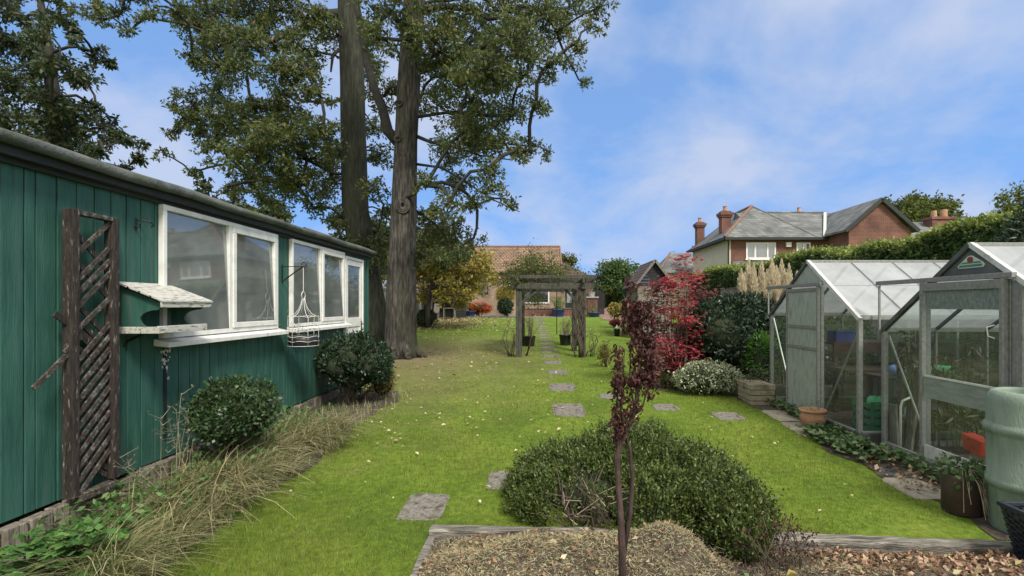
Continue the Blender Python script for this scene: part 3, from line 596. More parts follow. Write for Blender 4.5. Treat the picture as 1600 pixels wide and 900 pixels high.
# small wall hook
mb = MB(); mb.tube([(SX + 0.006, 4.68, 2.60), (SX + 0.006, 4.68, 2.72)], 0.009, 6); mb.tube([(SX + 0.006, 4.68, 2.70), (SX + 0.05, 4.70, 2.695), (SX + 0.09, 4.74, 2.69), (SX + 0.10, 4.78, 2.665), (SX + 0.07, 4.78, 2.65)], 0.007, 6)
mb.tube([(SX + 0.006, 4.66, 2.64), (SX + 0.05, 4.67, 2.63), (SX + 0.06, 4.66, 2.66)], 0.007, 6)
tag(mb.build('wall_hook', 'iron', loc=(SX, 4.7, 2.6)), 'small rusty iron hook high on the green cladding right of the trellis', 'hook')

# hanging basket bracket + basket
mb = MB(); by = 7.33
mb.box(SX + 0.006, SX + 0.014, by - 0.012, by + 0.012, 2.24, 2.50)
mb.tube([(SX + 0.012, by, 2.475), (SX + 0.31, by, 2.475)], 0.006, 6)
mb.tube([(SX + 0.012, by, 2.26), (SX + 0.15, by, 2.365), (SX + 0.30, by, 2.47)], 0.009, 6)
mb.tube([(SX + 0.27, by, 2.45)] + [(SX + 0.32 + 0.035 * math.cos(a), by, 2.50 + 0.035 * math.sin(a)) for a in np.linspace(-2.4, 3.2, 14)], 0.006, 6)
mb.tube([(SX + 0.30, by, 2.47), (SX + 0.335, by, 2.45), (SX + 0.365, by, 2.41)], 0.006, 6)
tag(mb.build('wall_bracket', 'iron', loc=(SX, by, 2.3)), 'black scrolled iron bracket on the shed wall holding the wire basket', 'bracket')
hb_ = thing('hanging_basket', 'white wire hanging basket with dark liner hung in front of the second shed window', 'hanging basket', (SX + 0.31, by, 1.35))
cx, cy = SX + 0.31, by; rr_ = 0.205
mb = MB(); mb.tube([(cx, cy, 2.46), (cx, cy, 2.12)], 0.005, 6); mb.build('chain', 'white_wire', hb_)
mb = MB(); mb.tube([(cx, cy + 0.055 * math.cos(a), 2.06 + 0.055 * math.sin(a)) for a in np.linspace(0, 6.3, 20)], 0.006, 6)
for k in range(6):
    a = k * math.pi / 3 + 0.2; c_, s_ = math.cos(a), math.sin(a)
    mb.tube([(cx + c_ * q, cy + s_ * q, z) for q, z in ((0.02, 2.02), (0.03, 1.95), (0.06, 1.87), (0.11, 1.80), (0.17, 1.765), (rr_, 1.752), (rr_ + 0.005, 1.74), (rr_, 1.6), (rr_, 1.34))], 0.0042, 6)
for z in (1.755, 1.47, 1.405, 1.345):
    mb.tube([(cx + rr_ * math.cos(a), cy + rr_ * math.sin(a), z + (0.018 * abs(math.sin(3 * (a - 0.2))) - 0.006 if z > 1.36 else 0)) for a in np.linspace(0, 2 * math.pi, 49)], 0.004, 5, cap=False)
mb.build('wire_frame', 'white_wire', hb_, smooth=True)
MB().lathe((cx, cy, 1.34), [(0.18, 0), (0.199, 0.03), (0.20, 0.14), (0.18, 0.15)], 20).build('liner', 'black_plastic', hb_, smooth=True)
e, V = clump_leaves((cx, cy, 1.51), (0.16, 0.16, 0.03), 40, 5, 0.035, 0.012, droop=-0.4); leaf_obj('dry_moss', V, 'grey_leaf', hb_)

# ================================================================== GREENHOUSES
def greenhouse(root, X, Y0, Y1, L, ze, zr, yd0, yd1, ztop, near):
    zb = g((Y0 + Y1) / 2) - 0.02; ym = (Y0 + Y1) / 2
    X1 = X + L
    # base kerb
    mb = MB(); mb.box(X - 0.03, X + 0.06, Y0 - 0.03, yd0, zb - 0.1, zb + 0.10); mb.box(X - 0.03, X + 0.06, yd1, Y1 + 0.03, zb - 0.1, zb + 0.10)
    mb.box(X + 0.06, X1, Y0 - 0.03, Y0 + 0.05, zb - 0.1, zb + 0.10); mb.box(X + 0.06, X1, Y1 - 0.05, Y1 + 0.03, zb - 0.1, zb + 0.10)
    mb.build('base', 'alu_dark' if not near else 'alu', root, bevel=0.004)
    f = MB(); t = 0.04
    zf = zb + 0.10
    def b(p, q, wd=t, ht=t, up=(0, 0, 1)): f.bar(p, q, wd, ht, up)
    for x_ in (X, X1):
        b((x_, Y0, zf), (x_, Y0, ze), 0.055, 0.05); b((x_, Y1, zf), (x_, Y1, ze), 0.055, 0.05)
    for yy in (Y0, Y1):
        b((X, yy, ze), (X1, yy, ze), 0.06, 0.05); b((X, yy, zf), (X1, yy, zf), 0.05, 0.04)
        nb = int(round(L / 0.62))
        for i in range(1, nb): b((X + L * i / nb, yy, zf), (X + L * i / nb, yy, ze), 0.025, 0.03)
    b((X, ym, zr), (X1, ym, zr), 0.07, 0.06)
    f.build('frame', 'alu', root, bevel=0.004)
    f = MB()
    for i in range(1, nb):
        x_ = X + L * i / nb
        f.bar((x_, Y0, ze), (x_, ym, zr), 0.03, 0.03); f.bar((x_, Y1, ze), (x_, ym, zr), 0.03, 0.03)
    zm = ze + (zr - ze) * 0.52; y_m0 = Y0 + (ym - Y0) * 0.52
    f.bar((X, y_m0, zm + 0.012), (X1, y_m0, zm + 0.012), 0.012, 0.008)
    f.build('roof_bar', 'alu_dark', root)
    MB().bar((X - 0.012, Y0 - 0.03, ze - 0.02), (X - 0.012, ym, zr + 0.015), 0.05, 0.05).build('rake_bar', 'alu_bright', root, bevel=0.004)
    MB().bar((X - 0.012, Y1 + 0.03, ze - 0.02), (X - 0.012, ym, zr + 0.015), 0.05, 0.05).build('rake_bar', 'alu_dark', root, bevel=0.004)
    f = MB()
    for x_ in (X1,):
        f.bar((x_, Y0, ze), (x_, ym, zr), 0.05, 0.05); f.bar((x_, Y1, ze), (x_, ym, zr), 0.05, 0.05); f.bar((x_, ym, zf), (x_, ym, zr - 0.03), 0.03, 0.03)
    f.build('rear_gable_frame', 'alu', root)
    # gable front studs
    def zrake(y): return ze + (zr - ze) * (1 - abs(y - ym) / ((Y1 - Y0) / 2))
    f = MB()
    f.bar((X, yd0 - 0.03, zf - 0.1), (X, yd0 - 0.03, min(ztop - 0.03, zrake(yd0 - 0.03))), 0.045, 0.045); f.bar((X, yd1 + 0.03, zf - 0.1), (X, yd1 + 0.03, min(ztop - 0.03, zrake(yd1 + 0.03))), 0.045, 0.045)
    f.bar((X, Y0, zf), (X, yd0 - 0.06, zf), 0.04, 0.04); f.bar((X, yd1 + 0.06, zf), (X, Y1, zf), 0.04, 0.04)
    f.build('door_jamb', 'alu', root, bevel=0.004)
    # sliding door rail
    f = MB(); f.bar((X - 0.05, yd0 - 0.12, ztop), (X - 0.05, Y1 + 0.06, ztop), 0.05, 0.05)
    f.build('door_rail', 'alu', root, bevel=0.005)
    f = MB(); f.bar((X - 0.045, Y1 + 0.03, ze - 0.02), (X - 0.045, Y1 + 0.03, ztop - 0.03), 0.02, 0.02); f.build('rail_stay', 'alu', root)
    # glazing
    gx = X + 0.004
    hy0 = yd0 - 0.06; hy1 = yd1 + 0.06
    MB().quad((gx, Y0 + 0.02, zf), (gx, hy0, zf), (gx, hy0, min(zrake(hy0), ztop)), (gx, Y0 + 0.02, ze)).build('glass_pane', 'gh_glass', root)
    MB().quad((gx, hy1, zf), (gx, Y1 - 0.02, zf), (gx, Y1 - 0.02, ze), (gx, hy1, min(zrake(hy1), ztop))).build('glass_pane', 'gh_glass', root)
    yt = ym - (zr - ztop - 0.03) / (zr - ze) * (Y1 - Y0) / 2 + 0.03; yu = 2 * ym - yt
    tri = MB().add([(gx - 0.015, yt, ztop + 0.03), (gx - 0.015, yu, ztop + 0.03), (gx - 0.015, ym, zr - 0.035), (gx + 0.003, yt, ztop + 0.03), (gx + 0.003, yu, ztop + 0.03), (gx + 0.003, ym, zr - 0.035)],
             [(0, 2, 1), (3, 4, 5), (0, 1, 4, 3), (1, 2, 5, 4), (2, 0, 3, 5)]).build('gable_panel', 'gable_panel' if near else 'frosted', root)
    for i in range(nb):
        xa, xb = X + L * i / nb + 0.014, X + L * (i + 1) / nb - 0.014
        MB().quad((xa, Y0, zf + 0.02), (xb, Y0, zf + 0.02), (xb, Y0, ze - 0.025), (xa, Y0, ze - 0.025)).build('glass_pane', 'gh_glass', root)
        MB().quad((xa, Y1, zf + 0.02), (xb, Y1, zf + 0.02), (xb, Y1, ze - 0.025), (xa, Y1, ze - 0.025)).build('glass_pane', 'gh_glass', root)
        for yy, sgn in ((Y0, 1), (Y1, -1)):
            MB().quad((xa, yy + sgn * 0.02, ze + 0.03), (xb, yy + sgn * 0.02, ze + 0.03), (xb, ym - sgn * 0.04, zr - 0.01), (xa, ym - sgn * 0.04, zr - 0.01)).build('roof_glass', 'gh_roof_glass', root)
    MB().quad((X1, Y0, zf), (X1, Y1, zf), (X1, Y1, ze), (X1, ym, zr), (X1, Y0, ze)).build('glass_pane', 'gh_glass', root)
    return zb, zf, ym, zrake
gf = thing('greenhouse', 'aluminium greenhouse with frosted sliding door, farther of the two', 'greenhouse', (4.0, 7.6, g(7.6)), 'greenhouses beside the lawn')
yd0, yd1, zt = 7.30, 8.16, 2.22
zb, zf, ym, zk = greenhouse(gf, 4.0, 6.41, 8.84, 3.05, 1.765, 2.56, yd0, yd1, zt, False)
xd = 3.955
f = MB(); t = 0.045
for yy in (yd0 - 0.02, yd1 + 0.02): f.bar((xd, yy, zb + 0.06), (xd, yy, zt - 0.028), 0.045, 0.04)
for z in (zb + 0.08, zt - 0.07, 1.60, 1.29): f.bar((xd, yd0, z), (xd, yd1, z), 0.042, 0.05)
dd = f.build('door', 'alu', gf, bevel=0.004)
for za, zc_ in ((zb + 0.105, 1.265), (1.315, 1.575), (1.625, zt - 0.095)):
    MB().box(xd - 0.006, xd + 0.004, yd0 + 0.002, yd1 - 0.002, za, zc_).build('frosted_pane', 'frosted', dd)
MB().bar((xd, yd1 + 0.02, 1.70), (xd - 0.03, 8.80, 1.70), 0.001, 0.001)
MB().tube([(4.015, 8.80, 1.70), (4.015, 8.24, 0.62)], 0.012, 6).build('brace', 'alu_bright', gf)
MB().tube([(4.015, 6.45, 1.60), (4.015, 7.22, 0.40)], 0.014, 6).build('brace', 'alu', gf)

gn = thing('greenhouse', 'aluminium greenhouse with clear door and triangular gable badge, nearer of the two', 'greenhouse', (4.22, 5.0, g(5)), 'greenhouses beside the lawn')
yd0, yd1, zt = 4.62, 5.55, 2.19
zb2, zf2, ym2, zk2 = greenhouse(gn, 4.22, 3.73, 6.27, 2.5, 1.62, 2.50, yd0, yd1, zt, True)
xd = 4.165
f = MB()
for yy in (yd0 - 0.02, yd1 + 0.02): f.bar((xd, yy, zb2 + 0.05), (xd, yy, zt - 0.028), 0.055, 0.04)
f.bar((xd, yd0, zt - 0.075), (xd, yd1, zt - 0.075), 0.045, 0.085); f.bar((xd, yd0, zb2 + 0.09), (xd, yd1, zb2 + 0.09), 0.045, 0.05)
dn = f.build('door', 'alu', gn, bevel=0.004)
MB().box(xd - 0.006, xd + 0.006, yd0 + 0.018, yd1 - 0.018, 1.88, zt - 0.118).build('frosted_pane', 'frosted_dark', dn)
MB().quad((xd, yd0 + 0.018, 1.17), (xd, yd1 - 0.018, 1.17), (xd, yd1 - 0.018, 1.88), (xd, yd0 + 0.018, 1.88)).build('glass_pane', 'clear_glass', dn)
MB().box(xd - 0.012, xd + 0.006, yd0 + 0.018, yd1 - 0.018, 0.93, 1.15).build('middle_panel', 'kick_panel', dn)
MB().box(xd - 0.02, xd + 0.008, yd0 + 0.018, yd1 - 0.018, 1.152, 1.17).build('middle_rail', 'alu_bright', dn)
MB().quad((xd, yd0 + 0.018, 0.42), (xd, yd1 - 0.018, 0.42), (xd, yd1 - 0.018, 0.93), (xd, yd0 + 0.018, 0.93)).build('glass_pane', 'clear_glass', dn)
MB().box(xd - 0.014, xd + 0.006, yd0 + 0.018, yd1 - 0.018, zb2 + 0.118, 0.42).build('kick_panel', 'alu_bright', dn)
MB().box(4.20, 4.245, yd0 - 0.16, yd0 - 0.062, zb2 + 0.1, zt - 0.05).build('door_stile', 'alu', gn, bevel=0.004)
MB().tube([(xd - 0.04, yd0 + 0.03, 1.62), (xd - 0.09, yd0 + 0.04, 1.64), (xd - 0.10, yd0 + 0.04, 1.72), (xd - 0.04, yd0 + 0.03, 1.74)], 0.006, 6).build('handle', 'white_wire', dn)
# badge on the gable (unreadable two line lettering under a round red emblem)
bx = 4.205; bz = 2.315; byc = 5.0
def badge(pts, m, x_, th, par, name): return MB().prism([(x_, byc + a, bz + b_) for a, b_ in pts], (-th, 0, 0)).build(name, m, par)
bd = badge([(0.155, -0.005), (0.14, -0.03), (-0.145, -0.03), (-0.165, -0.005), (-0.145, 0.018), (-0.03, 0.085), (0.0, 0.092), (0.03, 0.085)], 'label_white', bx, 0.004, gn, 'badge')
badge([(0.115, 0.012), (-0.125, 0.014), (-0.12, 0.024), (-0.10, 0.03), (0.09, 0.028)], 'label_green', bx - 0.0042, 0.002, bd, 'lettering_bar')
badge([(0.135, -0.020), (-0.125, -0.020), (-0.14, -0.002), (-0.12, 0.004), (0.13, 0.002)], 'label_green', bx - 0.0042, 0.002, bd, 'lettering_bar')
badge([(0.036 * math.cos(a), 0.05 + 0.030 * math.sin(a)) for a in np.linspace(0, 2 * math.pi, 16, endpoint=False)], 'label_red', bx - 0.0063, 0.002, bd, 'emblem')
MB().tube([(4.24, 6.22, 1.55), (4.24, 5.62, 0.45)], 0.012, 6).build('brace', 'alu', gn)

# ---- greenhouse contents
bn = thing('potting_bench', 'dark brown two tier potting bench inside the farther greenhouse', 'bench', (5.6, 7.7, zb))
mb = MB(); mb.box(4.55, 6.9, 7.95, 8.6, 1.30, 1.345); mb.build('top_shelf', 'bench_wood', bn)
mb = MB(); mb.box(4.55, 6.9, 7.93, 7.95, 1.18, 1.345); mb.build('front_board', 'bench_wood', bn)
MB().box(4.5, 6.9, 7.5, 8.6, 0.93, 0.97).build('lower_shelf', 'bench_wood', bn)
for xx in (4.6, 6.85):
    for yy in (7.97, 8.55): MB().box(xx - 0.03, xx + 0.03, yy - 0.02, yy + 0.03, zb, 1.30).build('leg', 'bench_wood', bn)
sb_ = thing('bench', 'low dark plank staging along the side of the farther greenhouse', 'bench', (5.6, 6.8, zb))
MB().box(4.45, 6.8, 6.55, 7.05, 0.95, 0.99).build('top', 'bench_wood', sb_)
for xx in (4.5, 6.75):
    for yy in (6.6, 7.0): MB().box(xx - 0.03, xx + 0.03, yy - 0.03, yy + 0.03, zb, 0.95).build('leg', 'bench_wood', sb_)
def crate(name, label, cat, c, s, m, th=0.012, slats=False):
    x, y, z = c; a, b_, h = s; mb = MB()
    mb.box(x - a, x + a, y - b_, y + b_, z, z + th)
    for zz0, zz1 in ([(z + th, z + h)] if not slats else [(z + th + h * k / 4, z + th + h * k / 4 + h * 0.15) for k in range(4)]):
        mb.box(x - a, x + a, y - b_, y - b_ + th, zz0, zz1); mb.box(x - a, x + a, y + b_ - th, y + b_, zz0, zz1)
        mb.box(x - a, x - a + th, y - b_ + th, y + b_ - th, zz0, zz1); mb.box(x + a - th, x + a, y - b_ + th, y + b_ - th, zz0, zz1)
    mb.box(x - a - 0.01, x + a + 0.01, y - b_ - 0.01, y - b_ + th, z + h - 0.02, z + h); mb.box(x - a - 0.01, x + a + 0.01, y + b_ - th, y + b_ + 0.01, z + h - 0.02, z + h)
    if slats:
        for sx in (-1, 1):
            for sy in (-1, 1): mb.box(x + sx * (a - 0.02) - 0.02, x + sx * (a - 0.02) + 0.02, y + sy * (b_ - 0.01) - 0.012, y + sy * (b_ - 0.01) + 0.012, z, z + h)
    return tag(mb.build(name, m, loc=c, bevel=0.004), label, cat)
crate('storage_box', 'blue plastic box on the top shelf of the potting bench', 'box', (4.82, 8.12, 1.346), (0.20, 0.13, 0.17), 'blue_plastic')
def bag(name, label, c, r, m, seed, cat='bag'):
    o = MB().blob((c[0], c[1], c[2] + r[2] * 0.9), r, 10, 16, 0.22, seed).build(name, m, loc=c, smooth=True); return tag(o, label, cat)
bag('bag', 'blue plastic bag on the low plank staging in the farther greenhouse', (4.72, 6.78, 0.99), (0.09, 0.09, 0.07), 'blue_bag', 4)
bag('bag', 'white plastic bag beside the blue bag on the greenhouse staging', (4.92, 6.76, 0.99), (0.09, 0.09, 0.065), 'white_bag', 5)
bag('netting', 'bundle of bright green netting on the greenhouse staging', (5.28, 6.74, 0.99), (0.22, 0.13, 0.07), 'green_net', 6, 'netting')
mb = MB(); mb.add([(4.25, 6.62, 0.98), (4.25, 6.64, 0.98), (4.9, 6.64, 0.70), (4.9, 6.62, 0.70)], [(0, 1, 2, 3)]); mb.prism([(4.30, 7.10, 0.86), (4.30, 7.10, 0.92), (4.78, 7.0, 0.80), (4.78, 7.0, 0.62)], (0, 0.03, 0))
crate('crate', 'dark green slatted crate on the floor of the farther greenhouse', 'crate', (4.55, 6.85, zb + 0.02), (0.25, 0.2, 0.42), 'green_plastic', slats=True)
bag('bag', 'light green bag stuffed in the green slatted crate', (4.46, 6.8, zb + 0.3), (0.10, 0.10, 0.10), 'green_net', 8)
bag('bag', 'small crumpled white bag in front of the green slatted crate', (4.72, 6.60, zb + 0.22), (0.09, 0.06, 0.08), 'white_bag', 9)
crate('crate', 'black slatted crate under the staging by the side glass of the farther greenhouse', 'crate', (5.12, 6.72, zb + 0.02), (0.2, 0.2, 0.26), 'black_plastic', slats=True)
bag('sack', 'orange and white sack on top of the black slatted crate', (5.12, 6.72, zb + 0.20), (0.17, 0.15, 0.10), 'orange_stuff', 10, 'sack')
for i, (a, b_, lab) in enumerate((((4.36, 6.10, zb2), (4.50, 6.12, 1.02), 'pale wide plank leaning inside the nearer greenhouse near its door'), ((4.34, 6.17, zb2), (4.37, 6.21, 1.48), 'tall dark plank leaning behind the pale plank in the nearer greenhouse'), ((4.29, 6.20, zb2), (4.285, 6.235, 0.72), 'short grey plank leaning at the far corner of the nearer greenhouse'))):
    tag(MB().bar(a, b_, 0.16 if i != 1 else 0.10, 0.03, up=(1, 0, 0)).build('plank', 'grey_wood' if i != 1 else 'old_slat', loc=a, bevel=0.004), lab, 'plank')
tag(MB().tube([(4.28, 6.08, zb2), (4.28, 6.08, 0.72), (4.29, 6.06, 0.79), (4.36, 6.02, 0.84)], 0.013, 8).build('pipe', 'white_wire', loc=(4.28, 6.08, zb2), smooth=True), 'bent pale pipe standing by the planks in the nearer greenhouse', 'pipe')
tub = thing('tub', 'pale round tub with dark plants inside the nearer greenhouse door', 'tub', (4.75, 5.0, zb2))
MB().lathe((4.75, 5.0, zb2), [(0.2, 0), (0.24, 0.30), (0.26, 0.30), (0.26, 0.34), (0.23, 0.34), (0.22, 0.28)], 24).build('pot', 'white_wire', tub, smooth=True)
e, V = clump_leaves((4.75, 5.0, zb2 + 0.42), (0.24, 0.24, 0.12), 60, 6, 0.07, 0.022, droop=-0.3); leaf_obj('foliage', V, 'yew_leaf', tub)
cdy = thing('red_caddy', 'bright red plastic caddy hanging behind the greenhouse door glass', 'caddy', (4.30, 5.05, 0.5))
mb = MB(); mb.add([(4.28, 4.98, 0.44), (4.38, 4.98, 0.44), (4.38, 5.18, 0.47), (4.28, 5.18, 0.47), (4.27, 4.96, 0.60), (4.40, 4.96, 0.60), (4.40, 5.20, 0.63), (4.27, 5.20, 0.63)], [(0, 3, 2, 1), (0, 1, 5, 4), (1, 2, 6, 5), (2, 3, 7, 6), (3, 0, 4, 7), (4, 5, 6, 7)])
mb.build('body', 'red_plastic', cdy, bevel=0.008)
MB().tube([(4.33, 4.97, 0.61), (4.33, 5.02, 0.70), (4.33, 5.14, 0.72), (4.33, 5.19, 0.63)], 0.007, 6).build('handle', 'black_plastic', cdy)
rk = thing('plant_rack', 'black wire shelf rack at the right edge inside the nearer greenhouse', 'rack', (4.75, 4.2, zb2))
for z in (0.55, 0.85, 1.12, 1.3):
    mb = MB()
    for k in range(5): mb.tube([(4.5 + k * 0.09, 3.9, z), (4.5 + k * 0.09, 4.42, z)], 0.008, 5)
    mb.tube([(4.48, 3.9, z), (4.88, 3.9, z)], 0.01, 5); mb.tube([(4.48, 4.42, z), (4.88, 4.42, z)], 0.01, 5); mb.build('shelf', 'alu_dark', rk)
for xx in (4.48, 4.88):
    for yy in (3.9, 4.42): MB().tube([(xx, yy, zb2), (xx, yy, 1.42)], 0.012, 6).build('leg', 'alu_dark', rk)
gp = thing('tomato_plant', 'withered tall grey green plants inside the nearer greenhouse', 'plant', (5.1, 5.9, zb2))
mb = MB(); VV = []
for i in range(26):
    bx_, by_ = 4.55 + rs.uniform(0, 0.8), 5.75 + rs.uniform(0, 0.42); hh = rs.uniform(0.8, 1.35)
    mb.tube([(bx_, by_, zb2), (bx_ + rs.normal(0, 0.04), by_ + rs.normal(0, 0.04), zb2 + hh * 0.5), (bx_ + rs.normal(0, 0.08), by_ + rs.normal(0, 0.05), zb2 + hh)], 0.007, 5)
    n = 26; p = np.stack([bx_ + rng.normal(0, 0.07, n), by_ + rng.normal(0, 0.06, n), zb2 + rng.uniform(0.35, 1, n) * hh], 1)
    VV.append(leaf_quads(p, rng.normal(size=(n, 3)) + np.array([0, 0, -0.2]), rng.uniform(0.07, 0.15, n), 0.03))
for i in range(9):
    bx_, by_ = 4.34 + rs.uniform(0, .22), 6.02 + rs.uniform(0, .16)
    mb.tube([(bx_, by_, zb2), (bx_ + .02, by_, 0.9), (bx_ + rs.normal(0, .04), by_, 1.62)], 0.006, 5)
    n = 16; p = np.stack([bx_ + rng.normal(0, .05, n), by_ + rng.normal(0, .04, n), rng.uniform(1.05, 1.62, n)], 1); VV.append(leaf_quads(p, rng.normal(size=(n, 3)) + np.array([0, 0, -.3]), rng.uniform(.08, .16, n), .032))
mb.build('stem', 'twig', gp); leaf_obj('foliage', VV, 'grey_leaf', gp)
tag(MB().tube([(4.9, 6.15, 1.5), (6.0, 6.1, 1.52)], 0.03, 6).build('pole', 'old_slat', loc=(4.9, 6.15, 1.5)), 'dark cane stored along the eave inside the nearer greenhouse', 'pole') if False else None

# slabs beside the greenhouses
def slab(name, label, cx_, cy_, a, b_, m='slab', rot=0.0, dz=0.008, group=None, sink=0.05):
    c, s = math.cos(rot), math.sin(rot); n = 5; top = []
    outl = []
    rr = np.random.default_rng(int(abs(cx_ * 131 + cy_ * 977)) + 3)
    for (u0, v0, u1, v1) in ((-1, -1, 1, -1), (1, -1, 1, 1), (1, 1, -1, 1), (-1, 1, -1, -1)):
        for k in range(n): 
            t_ = k / n; u = u0 + (u1 - u0) * t_; v = v0 + (v1 - v0) * t_
            j = 1 + rr.normal(0, 0.035) - (0.10 if k == 0 else 0)
            outl.append((u * a * j, v * b_ * j))
    pts = [(cx_ + u * c - v * s, cy_ + u * s + v * c) for u, v in outl]
    mb = MB().prism([(x, y, g(y) - sink) for x, y in pts], (0, 0, sink + dz))
    return tag(mb.build(name, m, loc=(cx_, cy_, g(cy_)), bevel=0.004), label, 'paving slab', group)
slab('paving_slab', 'pale concrete slab beside the brick patterned trough', 3.66, 7.75, 0.20, 0.34, 'pale_slab')
slab('paving_slab', 'long pale concrete slab in front of the terracotta pot', 3.64, 7.0, 0.22, 0.36, 'pale_slab')
slab('paving_slab', 'pale stone slab between the dirt strip and the brown pot', 3.62, 4.92, 0.20, 0.26, 'pale_slab')
slab('paving_slab', 'dark slate slab half buried in the dirt strip by the greenhouse', 3.74, 5.35, 0.16, 0.16, 'roof_felt')

# ================================================================== STEPPING STONES
ST_ = [(0.447, 8.12, 0.25, 0.44, 'large grey stepping stone nearest the shrub on the path to the pergola'),
       (0.425, 10.0, 0.26, 0.38, 'leaf strewn stepping stone second along the path from the shrub'),
       (0.40, 11.8, 0.24, 0.33, 'third stepping stone from the shrub, dirt covered'),
       (0.33, 13.35, 0.24, 0.28, 'fourth stepping stone from the shrub, just before the pergola')]
STONES = []
for x, y, a, b_, lab in ST_: slab('stepping_stone', lab, x, y, a, b_, group='stepping stones in the lawn'); STONES.append((x, y, a, b_))
y = 14.55
while y < 34:
    x = 0.33 - 0.021 * (y - 13); slab('stepping_stone', 'small grey slab in the line of stepping stones running under and beyond the pergola', x, y, 0.25, 0.24, group='stepping stones in the lawn'); STONES.append((x, y, 0.25, 0.24)); y += 1.12
for x, y, a, b_, lab in ((-1.02, 4.52, 0.19, 0.27, 'grey stepping stone at the left corner of the raised bed'), (-0.36, 5.15, 0.17, 0.24, 'stepping stone half hidden by the left side of the low shrub'),
                         (2.03, 8.3, 0.20, 0.22, 'small stepping stone right of the dead sapling'), (2.83, 7.72, 0.21, 0.24, 'small stepping stone nearest the farther greenhouse'), (1.25, 9.15, 0.2, 0.22, 'small bare stepping stone behind the dead sapling')):
    slab('stepping_stone', lab, x, y, a, b_, group='stepping stones in the lawn'); STONES.append((x, y, a, b_))
# ================================================================== TREES
def make_tree(name, label, cat, trunk_pts, trunk_r, clumps, leaf_m, bark_m, L=0.13, W=0.055, n_twig=300, per=7, start=0.45, branch_r=0.018, seed=0, twig_vis=0.25, wob=0.05, extra=None, spread=0.12, droop=0.3, group=None, shell=0.05):
    """trunk polyline, then branches grown to each foliage clump (centre, radii)"""
    rr = np.random.default_rng(seed); global rng
    base = trunk_pts[0]
    root = thing(name, label, cat, base, group)
    tv = [Vector(p) for p in trunk_pts]
    MB().tube(tv, trunk_r, 20, wob=wob).build('trunk', bark_m, root, smooth=True)
    # nodes: position, parent, weight
    pos = []; par = []
    n0 = max(2, len(tv)); dense = []
    for i in range(len(tv) - 1):
        for k in range(6): dense.append(tv[i].lerp(tv[i + 1], k / 6))
    dense.append(tv[-1]); st = int(len(dense) * start)
    for i, p in enumerate(dense[st:]): pos.append(p); par.append(-1)
    order = sorted(clumps, key=lambda c: min((Vector(c[0]) - p).length for p in dense[st:]))
    ntr = len(pos); edges = []
    for c, r in order:
        cv = Vector(c)
        def cost(i):
            d = (cv - pos[i]); l = d.length
            return l + (1.2 * max(0, -d.z) if i < ntr else 0.5 * max(0, -d.z)) + (0 if i < ntr else 0.25) 
        j = min(range(len(pos)), key=cost)
        pos.append(cv); par.append(j); edges.append((j, len(pos) - 1))
    wt = [1.0] * len(pos)
    for j, i in reversed(edges): wt[j] += wt[i]
    mb = MB()
    for j, i in edges:
        a, b_ = pos[j], pos[i]; l = (b_ - a).length; pts = []; nseg = max(3, int(l / 0.35))
        bend = Vector(rr.normal(0, 0.10 * l, 3)); bend.z += 0.10 * l
        for k in range(nseg + 1):
            t_ = k / nseg; q = a.lerp(b_, t_) + bend * math.sin(math.pi * t_) + Vector(rr.normal(0, 0.035, 3)) * (0 < k < nseg) * min(1.5, l * 0.6)
            pts.append(q)
        r1 = min(branch_r * wt[i] ** 0.62 + 0.006, 0.04); r0 = r1 * (1.35 if j < ntr else 1.2)
        mb.tube(pts, [r0 + (r1 - r0) * (k / nseg) for k in range(nseg + 1)], 7 if r1 > 0.03 else 5, cap=False)
    VV = []; save = rng
    rng = rr
    for c, r in clumps:
        vol = (r[0] * r[1] * r[2]) ** (1 / 3.0)
        nt_ = max(6, int(n_twig * vol ** 2.0))
        # sub-sprays: little boughs inside the clump so that the outline is ragged and has gaps
        tw_ = 8 if n_twig > 400 else 12; ns = max(3, int(nt_ / tw_)); u = unit(rr.normal(size=(ns, 3))); cen = np.array(c) + u * (rr.uniform(0.25, 1.0, ns) ** 0.6)[:, None] * np.array(r)
        for q in cen:
            e, V = clump_leaves(q, (0.34 * vol ** 0.5, 0.34 * vol ** 0.5, 0.22 * vol ** 0.5), tw_, per, L, W, droop, shell, spread); VV.append(V)
            if rr.random() < 0.75:
                a = Vector(c).lerp(Vector(q), 0.05); b_ = Vector(q); m_ = a.lerp(b_, 0.5) + Vector(rr.normal(0, 0.08, 3)) + Vector((0, 0, 0.05))
                mb.tube([a, m_, b_], [0.014, 0.010, 0.005], 4, cap=False)
            for w_ in e[:: max(1, int(1 / max(0.01, twig_vis)))]:
                mb.tube([Vector(q), Vector(w_)], [0.006, 0.003], 3, cap=False)
    rng = save
    mb.build('branches', 'branch', root, smooth=True)
    leaf_obj('crown', VV, leaf_m, root)
    if extra: extra(root)
    return root
def clumps_px(lst, Y, seed, dymax=2.4, rmul=1.0):
    rr = np.random.default_rng(seed); out_ = []
    for px, py, rpx in lst:
        dy_ = rr.uniform(-dymax, dymax); q = P(px, py, Y + dy_); r = rpx * (Y + dy_) / F * rmul
        out_.append(((q.x, q.y, q.z), (r * rr.uniform(0.9, 1.15), r * rr.uniform(0.9, 1.2), r * rr.uniform(0.62, 0.8))))
    return out_
